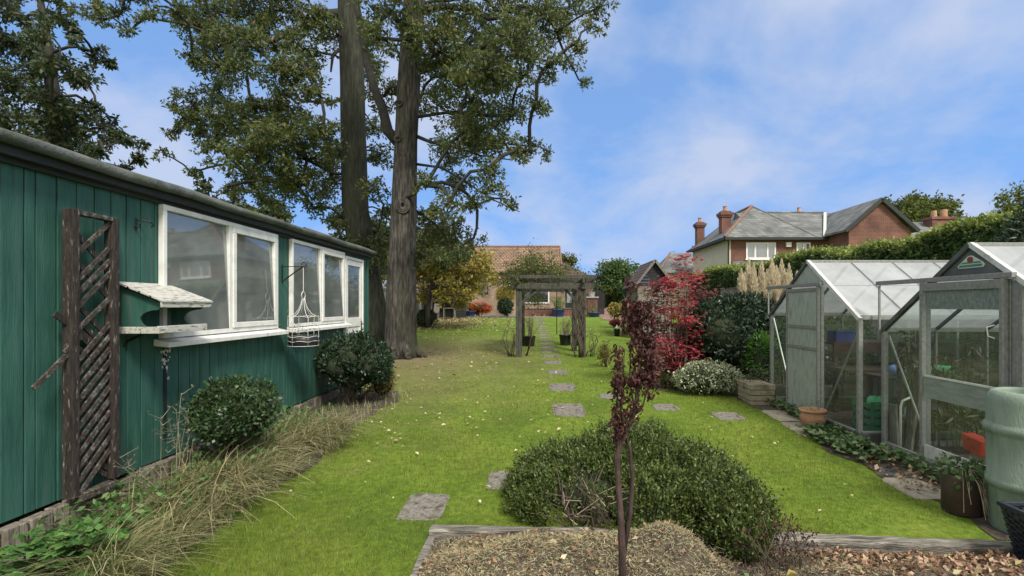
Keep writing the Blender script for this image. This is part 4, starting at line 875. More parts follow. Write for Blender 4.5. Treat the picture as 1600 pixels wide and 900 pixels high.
# ---- front oak
OY = 14.4
tpx = [(625, 562), (626, 545), (626, 520), (627, 470), (629, 400), (632, 320), (635, 220), (640, 120), (647, 10), (655, -120), (668, -260)]
tw = [62, 54, 50, 48, 44, 41, 37, 37, 35, 26, 12]
tp = [P(a, b_, OY) for a, b_ in tpx]; tr_ = [q * OY / F / 2 * .94 for q in tw]
front = [(676, 60, 46), (700, 20, 50), (740, 50, 44), (790, 20, 50), (840, 18, 42), (890, 10, 40), (935, 12, 26), (770, 85, 44), (820, 65, 40), (870, 50, 34), (905, 62, 22),
         (690, 120, 46), (730, 130, 44), (780, 130, 40), (825, 110, 36), (862, 100, 30), (895, 105, 18), (910, 128, 14), (930, 40, 16), (715, 175, 44), (760, 180, 42), (800, 170, 34), (838, 160, 22), (745, 225, 40), (790, 225, 34), (828, 235, 26), (858, 238, 14),
         (700, 240, 34), (760, 265, 26), (720, 285, 30), (770, 300, 26), (800, 322, 14), (745, 320, 22), (700, 325, 30), (690, 370, 30), (665, 290, 24), (672, 345, 26), (720, 350, 22), (660, 400, 26), (710, 395, 26), (740, 372, 16),
         (600, 150, 34), (590, 60, 36), (610, 20, 40), (655, 160, 26), (650, 60, 24)]
over = [(700, -60, 60), (780, -70, 60), (860, -60, 50), (640, -120, 70), (740, -150, 70), (840, -140, 56), (660, -230, 70), (590, -80, 56)]
cl = clumps_px(front, OY, 11, 2.6) + clumps_px(over, OY, 12, 3.5)
cl += clumps_px([(690, 80, 50), (760, 110, 46), (720, 210, 40), (800, 60, 46)], OY - 2.4, 13, 0.8)
def knots(root):
    mb = MB()
    c = P(633, 325, OY) + Vector((0.03, -0.36, 0))
    for k, rr_ in enumerate((0.17, 0.125, 0.08)): 
        mb.tube([c + Vector((rr_ * math.cos(a), -0.012 * k + 0.02, rr_ * 1.15 * math.sin(a))) for a in np.linspace(0, 6.283, 20)], 0.038, 8, cap=False)
    for px, py, s_ in ((622, 168, 0.10), (620, 222, 0.09), (628, 246, 0.05)):
        c = P(px + 6, py, OY) + Vector((0, -0.30, 0)); mb.tube([c + Vector((s_ * math.cos(a), 0, s_ * 0.7 * math.sin(a))) for a in np.linspace(0, 6.283, 14)], 0.035, 7, cap=False)
    mb.build('bark_knots', 'bark', root, smooth=True)
    # the bare crooked limb that climbs to the left
    lp = [P(622, 222, OY), P(606, 205, OY), P(598, 170, OY + .2), P(584, 135, OY + .4), P(574, 100, OY + .5), P(566, 50, OY + .7), P(556, 0, OY + 1), P(545, -60, OY + 1.2)]
    MB().tube(lp, [0.17, 0.15, 0.13, 0.12, 0.11, 0.10, 0.09, 0.07], 10, wob=0.06).build('limb', 'branch', root, smooth=True)
    for pxs, r0 in (([(650, 110), (690, 97), (735, 80), (775, 66), (815, 45), (850, 26)], 0.15), ([(648, 20), (690, 10), (742, 14), (762, 30), (800, 26)], 0.12), ([(648, 212), (672, 222), (705, 228), (750, 243), (800, 250)], 0.055), ([(646, 256), (690, 262), (730, 286), (770, 312), (812, 331)], 0.04)):
        n = len(pxs); lp = [P(a, b_, OY - 0.25 * i) for i, (a, b_) in enumerate(pxs)]
        MB().tube(lp, [r0 * (1 - 0.75 * i / (n - 1)) for i in range(n)], 8, wob=0.06).build('limb', 'branch', root, smooth=True)
    # root flare
    mb = MB(); c = Vector((tp[0].x, OY, g(OY)))
    for a, l in ((-2.4, 0.62), (-1.7, 0.56), (-0.9, 0.62), (-0.1, 0.75), (0.9, 0.6), (2.2, 0.6), (3.0, 0.66)):
        d = Vector((math.cos(a), math.sin(a), 0))
        mb.tube([c + d * 0.30 + Vector((0, 0, 0.55)), c + d * 0.40 + Vector((0, 0, 0.22)), c + d * l + Vector((0, 0, -0.03))], [0.10, 0.13, 0.07], 8)
    mb.build('roots', 'bark', root, smooth=True)
make_tree('oak_tree', 'tall oak with grey brown trunk and round knot, standing in the lawn nearest the path', 'tree', tp, tr_, cl, 'oak_leaf', 'bark', seed=21, start=0.5, n_twig=460, per=6, extra=knots, L=0.12, W=0.05, spread=0.04)
# ---- rear oak
BY = 17.2
tpx = [(590, 540), (588, 515), (580, 470), (568, 400), (556, 330), (553, 220), (551, 120), (546, 10), (540, -120), (530, -260)]
tw = [60, 50, 46, 46, 45, 43, 41, 38, 28, 12]
tp2 = [P(a, b_, BY) for a, b_ in tpx]; tp2[0].z = g(BY) - 0.05
tr2 = [q * BY / F / 2 * .88 for q in tw]
rear = [(300, 25, 34), (340, 18, 36), (390, 20, 40), (440, 15, 40), (490, 30, 38), (320, 60, 30), (360, 65, 34), (420, 60, 36), (470, 75, 34), (520, 60, 30), (300, 95, 22), (340, 105, 32), (385, 110, 34), (440, 115, 34), (345, 150, 30),
        (300, 160, 26), (285, 185, 18), (320, 195, 34), (360, 190, 36), (400, 165, 34), (450, 165, 30), (500, 150, 24), (410, 205, 40), (460, 205, 40), (505, 210, 36), (340, 235, 32), (380, 240, 36), (430, 245, 38), (480, 250, 38), (520, 255, 30), (390, 275, 32), (430, 285, 34), (470, 290, 34), (510, 295, 28), (535, 240, 26),
        (375, 300, 18), (410, 312, 20), (440, 322, 16), (490, 325, 18), (360, 290, 14), (535, 340, 26), (555, 350, 34), (590, 385, 34), (540, 372, 22), (575, 420, 26), (605, 420, 24), (560, 60, 30), (580, 110, 26), (598, 240, 22), (592, 295, 24), (600, 330, 20), (582, 200, 22), (270, 205, 12), (255, 240, 9), (300, 270, 8),
        (225, 30, 12), (190, 20, 16), (165, 30, 16), (140, 12, 16), (205, 50, 10), (100, 10, 14), (160, 8, 14), (240, 12, 14), (270, 15, 18)]
over2 = [(300, -60, 60), (400, -70, 70), (500, -80, 60), (560, -140, 70), (440, -160, 70), (200, -40, 50), (340, -150, 60)]
cl2 = clumps_px(rear, BY, 31, 2.6, 1.05) + clumps_px(over2, BY, 32, 3.2)
cl2 += clumps_px([(420, 220, 40), (470, 100, 36), (380, 60, 36)], BY - 2.5, 33, 0.6)
def limbs2(root):
    for pxs, r0 in (([(545, 20), (510, 22), (483, 40), (455, 50), (408, 71), (363, 71)], 0.17), ([(548, 90), (530, 78), (520, 86), (517, 112)], 0.10), ([(545, 150), (520, 160), (470, 158), (438, 105), (436, 80)], 0.07), ([(540, 235), (515, 232), (470, 225), (400, 215)], 0.07), ([(552, 20), (590, 55), (612, 70)], 0.12)):
        n = len(pxs); lp = [P(a, b_, BY - 0.2 * i) for i, (a, b_) in enumerate(pxs)]
        MB().tube(lp, [r0 * (1 - 0.7 * i / (n - 1)) for i in range(n)], 8, wob=0.06).build('limb', 'branch', root, smooth=True)
make_tree('oak_tree', 'oak with greenish trunk rising behind the end of the green shed', 'tree', tp2, tr2, cl2, 'oak_leaf', 'bark_green', seed=22, start=0.35, n_twig=415, per=6, extra=limbs2, L=0.14, W=0.058, spread=0.045)
# ---- tree behind the shed at the far left
LY = 17.0
tp3 = [P(92, 520, LY), P(90, 400, LY), P(88, 250, LY), P(84, 150, LY), P(70, 40, LY), P(50, -80, LY)]; tp3[0].z = g(LY) - .05
left = [(10, 20, 30), (25, 70, 34), (60, 90, 32), (15, 130, 40), (65, 140, 40), (110, 110, 30), (135, 125, 26), (105, 160, 36), (30, 185, 40), (75, 195, 36), (120, 195, 34), (150, 165, 16), (155, 200, 30), (180, 205, 26), (205, 222, 18), (215, 245, 12), (160, 232, 18), (20, 220, 34), (-30, 60, 50), (-40, 150, 60), (-80, 100, 60), (-30, 220, 50), (145, 80, 16), (160, 95, 10), (115, 45, 12), (125, 215, 30), (-60, -20, 60), (40, 30, 18), (185, 260, 14), (90, 235, 30), (130, 250, 24), (60, 60, 20), (60, 230, 34)]
left2 = [(72, 15, 30), (84, 60, 28), (88, 110, 30), (80, 160, 30)]
make_tree('broadleaf_tree', 'dark green tree standing behind the shed at the far left', 'tree', tp3, [0.42, 0.34, 0.28, 0.2, 0.11, 0.05], clumps_px(left, LY, 41, 2.0) + clumps_px(left2, LY - 2.2, 42, .4), 'back_leaf', 'branch', seed=23, start=0.4, n_twig=260, per=6, L=0.17, W=0.075, spread=0.04)
# ---- yellowing tree in front of the bungalow
YY = 25.0
tp4 = [P(668, 503, YY), P(669, 480, YY), P(672, 455, YY), P(682, 430, YY), P(695, 400, YY), P(705, 370, YY)]; tp4[0].z = g(YY) - .05
yl = [(660, 430, 22), (685, 425, 24), (710, 420, 24), (735, 425, 22), (755, 418, 16), (675, 450, 16), (700, 448, 20), (725, 450, 20), (745, 442, 18), (765, 432, 10), (655, 410, 18), (740, 400, 18), (728, 462, 9), (690, 465, 8), (755, 405, 9), (720, 472, 6), (662, 462, 9), (640, 425, 18), (615, 420, 20), (600, 440, 16), (590, 400, 14)]
ygrn = [(670, 385, 24), (700, 380, 26), (712, 390, 15), (690, 405, 22), (715, 400, 20), (650, 375, 20), (680, 360, 20), (640, 400, 20)]
ytree = make_tree('autumn_tree', 'small tree with yellowing leaves hanging low in front of the bungalow', 'tree', tp4, [0.14, 0.12, 0.11, 0.09, 0.07, 0.04], clumps_px(yl, YY, 51, 1.4, 1.1), 'yellow_leaf', 'bark', seed=24, start=0.35, n_twig=190, L=0.17, W=0.10, spread=0.16)
VV = []
for c, r in clumps_px(ygrn, YY + .2, 52, 1.4, 1.1):
    for q in np.array(c) + unit(rng.normal(size=(14, 3))) * rng.uniform(0.2, 1, (14, 1)) * np.array(r): e, V = clump_leaves(q, (0.4, 0.4, 0.2), 11, 7, 0.17, 0.085, 0.3, 0.05, 0.14); VV.append(V)
leaf_obj('upper_crown', VV, 'oak_leaf', ytree)
# ---- far trees
def blob_tree(name, label, base, h, r, leaf, seed, n=16, L=0.35, tr_r=0.22, low=0.25, flat=0.8, dens=120, W=0.2):
    rr = np.random.default_rng(seed); x, y, z = base
    cl_ = []
    for i in range(n):
        u = unit(rr.normal(size=3)); k = rr.uniform(0.35, 0.85)
        cl_.append(((x + u[0] * r * k, y + u[1] * r * k, z + h * (low + (1 - low) / 2) + u[2] * h * (1 - low) / 2 * k), (r * 0.40, r * 0.40, r * 0.34)))
    make_tree(name, label, 'tree', [(x, y, z - .1), (x + .02 * h, y, z + h * low * 0.8), (x, y, z + h * 0.5), (x, y, z + h * 0.75)], [tr_r, tr_r * .8, tr_r * .6, tr_r * .3], cl_, leaf, 'bark', L=L, W=W, n_twig=dens, per=6, start=0.35, seed=seed, spread=0.2, twig_vis=0.1)
q = P(958, 415, 52)
blob_tree('round_tree', 'dark rounded tree behind the driveway beyond the garden', (q.x, 52, g(52) - .6), 6.0, 2.35, 'hedge_leaf', 61, 30, 0.24, 0.2, -0.05, 0.8, 130, 0.15)
q = P(1440, 330, 50)
blob_tree('broadleaf_tree', 'olive green tree rising behind the red brick gable', (q.x, 50, 1.6), 11.2, 4.1, 'lime_leaf', 62, 20, 0.32, 0.3, 0.45, 0.8, 60, 0.2)
q = P(1585, 330, 42)
blob_tree('broadleaf_tree', 'thin leaved tree behind the hedge at the right edge', (q.x + 1, 42, 1.34), 10.2, 3.2, 'lime_leaf', 63, 18, 0.3, 0.25, 0.45, 0.8, 34, 0.17)
q = P(884, 400, 48)
blob_tree('slender_tree', 'pale sparse tree beside the end of the bungalow roof', (q.x, 48, g(48)), 6.2, 1.15, 'lime_leaf', 64, 10, 0.22, 0.1, 0.3, 0.8, 60, 0.14)
q = P(912, 420, 58)
blob_tree('slender_tree', 'small distant bushy tree right of the bungalow', (q.x, 58, g(58)), 4.2, 1.2, 'lime_leaf', 65, 8, 0.24, 0.1, 0.3, 0.8, 60, 0.16)
for i, (x, y, h, r, lab) in enumerate(((-20, 34, 9, 3.5, 'dark tree far behind the left boundary fence'), (-12.5, 42, 8, 3.2, 'tall dark tree beyond the bungalow on the left'), (-27, 26, 10, 4, 'big dark tree beyond the shed on the far left'))):
    blob_tree('broadleaf_tree', lab, (x, y, g(y)), h, r, 'back_leaf', 70 + i, 16, 0.4, 0.3, 0.2, 0.8, 60, 0.25)

# ================================================================== SHRUBS
def shrub(name, label, cat, c, r, leaf, n, L, W, core=True, lumps=9, lump_r=0.55, droop=-0.35, seed=0, base_z=None, stems=6, amp=0.0, upb=0.0, jit=0.03, clus=5, corem='dark_core', group=None, coremul=0.78, thin=None):
    """bushy plant: woody stems, twiggy dark inside and a lumpy skin of leaf rosettes. c = centre, r = radii"""
    rr = np.random.default_rng(seed + 500); global rng; sv = rng; rng = rr
    bz = base_z if base_z is not None else g(c[1]); root = thing(name, label, cat, (c[0], c[1], bz), group)
    u = unit(rr.normal(size=(lumps, 3))); u[:, 2] = np.abs(u[:, 2]) * 0.9 - 0.15
    lc = np.vstack([np.array(c) + u * np.array(r) * (1 - lump_r) * rr.uniform(0.85, 1.2, (lumps, 1)), np.array(c)])
    lr = np.concatenate([rr.uniform(0.8, 1.15, lumps) * lump_r, [0.8]])
    k = rr.integers(0, lumps + 1, n // clus); v = unit(rr.normal(size=(n // clus, 3)))
    p = lc[k] + v * (lr[k] * rr.uniform(0.55, 1.02, n // clus) ** 0.5)[:, None] * np.array(r)
    keep = p[:, 2] > bz + 0.02
    if thin is not None: keep &= ~(thin(p) & (rr.random(len(p)) < 0.85))
    p = p[keep]; v = v[keep]
    p = np.repeat(p, clus, 0) + rr.normal(size=(len(p) * clus, 3)) * jit; v = np.repeat(v, clus, 0)
    d = v * 0.8 + rr.normal(size=p.shape) * 0.6 + np.array([0, 0, -droop * 0.5 + upb])
    leaf_obj('foliage', leaf_quads(p, d, L * rr.uniform(0.7, 1.25, len(p)), W * rr.uniform(0.8, 1.2, len(p))), leaf, root)
    # stray shoots that break the outline
    ks = rr.choice(len(v), 70); tips = []
    for a_, v_ in zip(p[ks], v[ks]):
        dd_ = unit(v_ + rr.normal(0, .35, 3) + np.array([0, 0, .35])); l_ = rr.uniform(.06, .20) * max(r); q_ = a_ + dd_ * np.linspace(0.1, 1, 7)[:, None] * l_
        tips.append(leaf_quads(q_, dd_ * .5 + rr.normal(size=q_.shape) * .6, L * .9, W * .9))
    leaf_obj('shoots', tips, leaf, root)
    mb = MB()
    for i in range(stems):
        q = lc[i % lumps]; a = Vector((c[0] + rr.normal(0, r[0] * .12), c[1] + rr.normal(0, r[1] * .12), bz - 0.03)); b_ = Vector(q)
        mb.tube([a, a.lerp(b_, .5) + Vector(rr.normal(0, .04, 3)), b_], [0.022 * r[2] / .5, 0.016 * r[2] / .5, 0.006], 6)
    mb.build('stems', 'twig', root, smooth=True)
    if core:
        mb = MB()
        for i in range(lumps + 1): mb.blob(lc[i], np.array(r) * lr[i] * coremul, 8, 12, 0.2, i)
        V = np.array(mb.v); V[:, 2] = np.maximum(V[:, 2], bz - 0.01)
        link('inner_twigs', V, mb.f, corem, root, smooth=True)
    rng = sv
    return root
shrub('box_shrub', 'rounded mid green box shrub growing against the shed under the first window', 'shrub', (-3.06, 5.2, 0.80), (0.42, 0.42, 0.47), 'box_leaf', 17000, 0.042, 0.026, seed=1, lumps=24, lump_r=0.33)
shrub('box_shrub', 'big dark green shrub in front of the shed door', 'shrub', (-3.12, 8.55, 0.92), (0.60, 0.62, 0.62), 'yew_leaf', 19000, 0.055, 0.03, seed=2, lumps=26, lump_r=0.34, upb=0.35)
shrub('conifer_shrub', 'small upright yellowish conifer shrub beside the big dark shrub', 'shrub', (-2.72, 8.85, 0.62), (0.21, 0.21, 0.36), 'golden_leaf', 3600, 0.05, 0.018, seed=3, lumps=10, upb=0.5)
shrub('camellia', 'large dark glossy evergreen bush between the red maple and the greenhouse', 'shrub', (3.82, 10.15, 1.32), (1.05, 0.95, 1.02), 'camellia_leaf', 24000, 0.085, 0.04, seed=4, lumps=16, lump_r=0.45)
shrub('variegated_shrub', 'low shrub with white edged leaves in front of the dark evergreen bush', 'shrub', (3.12, 9.35, 0.58), (0.62, 0.42, 0.34), 'varieg_leaf', 7500, 0.05, 0.03, seed=5, lumps=10)
shrub('fern_bush', 'bright green ferny bush squeezed beside the farther greenhouse', 'shrub', (4.15, 9.55, 0.85), (0.35, 0.35, 0.6), 'fern_leaf', 3500, 0.11, 0.022, seed=6, core=True, lumps=8)
shrub('conifer', 'dark feathery conifer overhanging the nearer greenhouse ridge at the right edge', 'shrub', (7.1, 7.0, 2.35), (.8, .7, 1.15), 'yew_leaf', 20000, 0.10, 0.02, seed=7, lumps=16, droop=0.3, jit=0.06)
# low spreading shrub in front
shrub('green_bush', 'dense dark bush between the board fence and the back of the farther greenhouse', 'shrub', (5.9, 10.3, 1.1), (.95, .7, .85), 'box_leaf', 7000, .08, .05, seed=41, lumps=12)
low = thing('spreading_shrub', 'wide low green shrub with a bare twiggy centre spilling over the raised bed edge', 'shrub', (0.8, 4.6, g(4.6)))
def lowsurf():
    cs = [((0.42, 4.85, 0.16), (0.70, 0.66, 0.40)), ((0.92, 5.05, 0.18), (0.58, 0.72, 0.50)), ((1.32, 4.55, 0.18), (0.48, 0.60, 0.44)), ((1.42, 4.08, 0.18), (0.40, 0.42, 0.42)), ((1.42, 3.73, 0.17), (0.22, 0.26, 0.28)), ((0.95, 4.2, 0.16), (0.50, 0.42, 0.36)), ((0.20, 4.42, 0.14), (0.44, 0.38, 0.30))]
    P_, D_ = [], []
    for c, r in cs:
        n = int(5200 * r[0] * r[1] / 0.4); v = unit(rng.normal(size=(n, 3))); v[:, 2] = np.abs(v[:, 2])
        P_.append(np.array(c) + v * rng.uniform(0.80, 1.06, (n, 1)) * np.array(r) * (1 + 0.13 * np.sin(v[:, :1] * 9 + c[0] * 5) * np.sin(v[:, 1:2] * 11) + 0.05 * np.sin(v[:, :1] * 21 + c[1]) * np.sin(v[:, 2:3] * 17))); D_.append(v)
    p = np.vstack(P_); d = np.vstack(D_)
    inside = np.zeros(len(p), bool)
    for c, r in cs: inside |= (((p - np.array(c)) / (np.array(r) * 0.80)) ** 2).sum(1) < 1
    bare = ((p[:, 0] - 0.42) / 0.34) ** 2 + ((p[:, 1] - 4.18) / 0.35) ** 2 < 1
    bare &= rng.random(len(p)) < 0.88
    k = ~inside & ~bare & (p[:, 2] > g(4) - 0.02)
    return p[k], d[k]
p, d = lowsurf(); n = len(p)
# each sprig: a short upright shoot with whorls of little leaves
sh = unit(d * 0.55 + np.array([0, 0, 0.75]) + rng.normal(size=d.shape) * 0.28); ln = rng.uniform(0.05, 0.12, n) * np.where(rng.random(n) < .05, 1.9, 1)
VV = []
for k in range(6):
    t_ = k / 6; q = p + sh * (ln * t_)[:, None] - sh * 0.03
    for s_ in range(1): VV.append(leaf_quads(q, sh * 0.8 + unit(rng.normal(size=sh.shape)) * 0.75, 0.034 * rng.uniform(0.8, 1.2, n), 0.015))
leaf_obj('foliage', VV, 'hebe_leaf', low)
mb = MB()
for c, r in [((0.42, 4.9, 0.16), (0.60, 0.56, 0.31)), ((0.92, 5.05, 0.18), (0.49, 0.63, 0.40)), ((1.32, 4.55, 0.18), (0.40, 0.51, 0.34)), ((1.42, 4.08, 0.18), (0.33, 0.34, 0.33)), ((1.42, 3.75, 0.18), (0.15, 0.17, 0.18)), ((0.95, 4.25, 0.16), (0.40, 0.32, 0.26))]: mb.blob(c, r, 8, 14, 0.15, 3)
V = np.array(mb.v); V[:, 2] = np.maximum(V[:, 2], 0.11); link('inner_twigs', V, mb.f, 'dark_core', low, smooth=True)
mb = MB()
for i in range(60):
    a = Vector((0.42 + rs.normal(0, .12), 4.22 + rs.normal(0, .12), 0.13)); an = rs.uniform(0, 6.28); l = rs.uniform(0.12, 0.34); dz_ = rs.uniform(0.08, 0.42)
    b_ = a + Vector((math.cos(an) * l, math.sin(an) * l, dz_)); m_ = a.lerp(b_, .5) + Vector(rs.normal(0, .05, 3)) + Vector((0, 0, .05)); mb.tube([a, m_, b_], [0.008, 0.006, 0.003], 5, cap=False)
mb.build('bare_twigs', 'twig', low)
mb = MB()
for i in range(26):
    a = Vector((0.46 + rs.normal(0, .18), 4.12 + rs.normal(0, .12), 0.22 + rs.uniform(0, 0.2))); an = rs.uniform(0, 6.28); l = rs.uniform(0.08, 0.25)
    mb.tube([a, a + Vector((math.cos(an) * l, math.sin(an) * l, rs.uniform(-.04, .12)))], [0.004, 0.002], 4, cap=False)
mb.build('dead_twigs', 'pale_stem', low)

# ---- Japanese maple
mp_ = thing('maple_shrub', 'Japanese maple with tiers of crimson and burgundy leaves left of the dark evergreen bush', 'shrub', (2.72, 10.0, g(10)))
mb = MB(); br = []
bright = [(1072, 288 + 115, 11), (1060, 445, 15), (1078, 432, 12), (1045, 440, 12), (1066, 470, 12), (1052, 486, 15), (1075, 500, 12), (1100, 518, 12), (1092, 530, 10), (1045, 530, 14), (1065, 545, 16), (1085, 545, 10), (1040, 555, 13), (1075, 560, 12), (1055, 570, 12), (1030, 540, 10), (1102, 546, 6)]
dark = [(1030, 445, 14), (1015, 455, 10), (1040, 462, 14), (1085, 455, 14), (1098, 465, 12), (1110, 460, 8), (1030, 480, 14), (1020, 500, 14), (1040, 510, 16), (1060, 515, 16), (1085, 520, 14), (1025, 525, 12), (1095, 555, 10), (1030, 570, 14), (1060, 580, 14), (1080, 575, 12), (1045, 590, 12), (1070, 425, 10)]
def maple(lst, leaf, nm, seed, y0_=0):
    rr = np.random.default_rng(seed); VV = []
    for px, py, rp in lst:
        rp *= 1.12; Y = 10 + y0_ + rr.uniform(-.3, .3); q = P(px, py, Y); r = rp * Y / F * 1.5; br.append(q)
        n = int(56 * (rp / 12) ** 2)
        for i in range(n):
            v = rr.normal(size=3) * np.array([r * .55, r * .55, r * .28]); pc = np.array(q) + v; az = rr.uniform(0, 6.28)
            tilt = rr.normal(0, .3, 2)
            for j, (aa, ll) in enumerate(((-1.3, .6), (-.65, .9), (0, 1), (.65, .9), (1.3, .6))):  # five-fingered leaf
                dd_ = np.array([[math.cos(az + aa), math.sin(az + aa), -0.35 + tilt[0] * math.cos(aa)]]); VV.append(leaf_quads(pc[None], dd_, 0.075 * ll * rr.uniform(.85, 1.2), 0.026, up=np.array([[0, 0, 1.0]])))
    leaf_obj(nm, VV, leaf, mp_)
maple(bright, 'maple_red', 'foliage', 1, -.35); maple(dark, 'maple_dark', 'foliage', 2, .15)
b0 = Vector((2.72, 10.0, g(10) - .03))
for q in br:
    m_ = b0.lerp(q, .45) + Vector(rs.normal(0, .07, 3)) + Vector((0, 0, .1)); mb.tube([b0 + Vector(rs.normal(0, .03, 3)), m_, q], [0.016, 0.011, 0.004], 5)
mb.build('stems', 'twig', mp_, smooth=True)
shrub('undergrowth', 'brown green low growth at the foot of the red maple', 'plant', (2.62, 9.95, 0.5), (0.45, 0.35, 0.24), 'golden_leaf', 1800, 0.05, 0.02, seed=8, lumps=8)

# ---- hedge
hd = thing('hedge', 'tall clipped beech hedge running along the right side behind the greenhouses', 'hedge', (8.3, 16, g(16)))
n = 62000
yy = 5.5 + rng.random(n) ** 1.5 * 20.5
def hh(y): return 3.02 - 0.022 * (y - 8) + 0.10 * np.sin(y * 0.9) + 0.06 * np.sin(y * 2.7 + 1)
def hx(y, z): return 7.66 + 0.10 * np.sin(y * 1.7 + z * 1.3) + 0.07 * np.sin(y * 4.1 + 2 * z) + 0.05 * np.sin(z * 5 + y)
top = rng.random(n) < 0.30; gz = 0.032 * yy
z = gz + np.where(top, hh(yy), rng.random(n) ** 0.7 * hh(yy)); x_ = np.where(top, hx(yy, z) + rng.random(n) * 1.3, hx(yy, z) + rng.uniform(-0.04, 0.16, n))
p = np.stack([x_, yy, z + np.where(top, rng.normal(0, .06, n), 0)], 1)
d = np.where(top[:, None], np.array([0, 0, .6]), np.array([-.6, -.15, -.35])) + rng.normal(size=(n, 3)) * .6
Lh = 0.09 * rng.uniform(.7, 1.3, n)
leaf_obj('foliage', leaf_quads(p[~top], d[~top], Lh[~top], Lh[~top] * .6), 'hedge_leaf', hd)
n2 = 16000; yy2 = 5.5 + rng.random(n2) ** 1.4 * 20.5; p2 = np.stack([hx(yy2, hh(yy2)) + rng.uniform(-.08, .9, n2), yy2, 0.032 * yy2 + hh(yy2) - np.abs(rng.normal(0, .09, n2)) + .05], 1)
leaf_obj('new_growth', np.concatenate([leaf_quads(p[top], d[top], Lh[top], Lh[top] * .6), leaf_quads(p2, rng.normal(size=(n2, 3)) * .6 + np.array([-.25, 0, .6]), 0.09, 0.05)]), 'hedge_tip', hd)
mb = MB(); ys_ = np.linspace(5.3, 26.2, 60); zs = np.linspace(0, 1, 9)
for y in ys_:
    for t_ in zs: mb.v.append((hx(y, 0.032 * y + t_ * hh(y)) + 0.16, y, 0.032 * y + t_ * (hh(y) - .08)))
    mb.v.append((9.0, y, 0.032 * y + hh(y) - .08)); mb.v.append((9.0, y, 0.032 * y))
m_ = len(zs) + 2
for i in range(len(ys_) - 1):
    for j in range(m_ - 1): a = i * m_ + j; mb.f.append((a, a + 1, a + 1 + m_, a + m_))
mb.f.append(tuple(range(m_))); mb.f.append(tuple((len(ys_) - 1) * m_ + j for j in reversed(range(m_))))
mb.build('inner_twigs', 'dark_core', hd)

dh = thing('distant_hedge', 'dark boundary hedge far beyond the bungalow and driveway', 'hedge', (8, 62, g(60)))
n = 16000; p = np.stack([rng.uniform(-30, 45, n), 61.5 + rng.normal(0, .25, n), 1.9 + rng.random(n) * (2.1 + .4 * np.sin(rng.random(n) * 6))], 1); p[:, 2] += .25 * np.sin(p[:, 0] * 1.3)
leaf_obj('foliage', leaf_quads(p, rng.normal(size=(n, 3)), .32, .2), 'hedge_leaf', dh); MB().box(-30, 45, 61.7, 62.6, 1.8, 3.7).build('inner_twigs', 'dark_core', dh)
# ---- pampas grass
pg = thing('pampas_grass', 'pampas grass with tall cream plumes behind the farther greenhouse', 'grass', (4.75, 10.6, g(10.6)))
base = np.array([4.75, 10.6, g(10.6)])
V, Fc = ribbons(base + rng.normal(size=(260, 3)) * np.array([.18, .18, 0]), rng.uniform(0, 6.28, 260), rng.uniform(1.0, 1.9, 260), rng.uniform(.25, .7, 260), rng.uniform(.012, .02, 260), 6)
link('leaves', V, Fc, 'dry_grass', pg)
st_ = MB()
for px, pyt, pyb in ((1160, 426, 470), (1168, 410, 468), (1179, 418, 474), (1188, 413, 468), (1197, 428, 476), (1205, 412, 466), (1214, 422, 474), (1222, 411, 468), (1232, 419, 474), (1244, 430, 476), (1174, 432, 480), (1192, 438, 484), (1210, 436, 482), (1226, 434, 482)):
    Y = 10.6 + rs.uniform(-.35, .35); a = P(px, pyb, Y); b_ = P(px + rs.uniform(-3, 3), pyt, Y)
    st_.tube([Vector(base) + Vector((rs.normal(0, .1), rs.normal(0, .1), 0)), Vector(base).lerp(a, .6) + Vector((0, 0, .1)), a, b_], [0.010, 0.008, 0.006, 0.003], 5)
    n = 900; t_ = rng.random(n); c = np.array(a) + (np.array(b_) - np.array(a)) * t_[:, None]; rad = 0.092 * np.sin(np.pi * np.clip(t_ ** .75 * .95 + .03, 0, 1)) ** .9
    an = rng.uniform(0, 6.28, n); o = np.stack([np.cos(an), np.sin(an), np.zeros(n)], 1) * (rad * rng.random(n) ** .5)[:, None]
    leaf_obj('plume', leaf_quads(c + o * .6, o * 3 + np.array([0, 0, .5]), rng.uniform(.06, .13, n), .018), 'pampas_plume', pg)
st_.build('stems', 'pale_stem', pg)

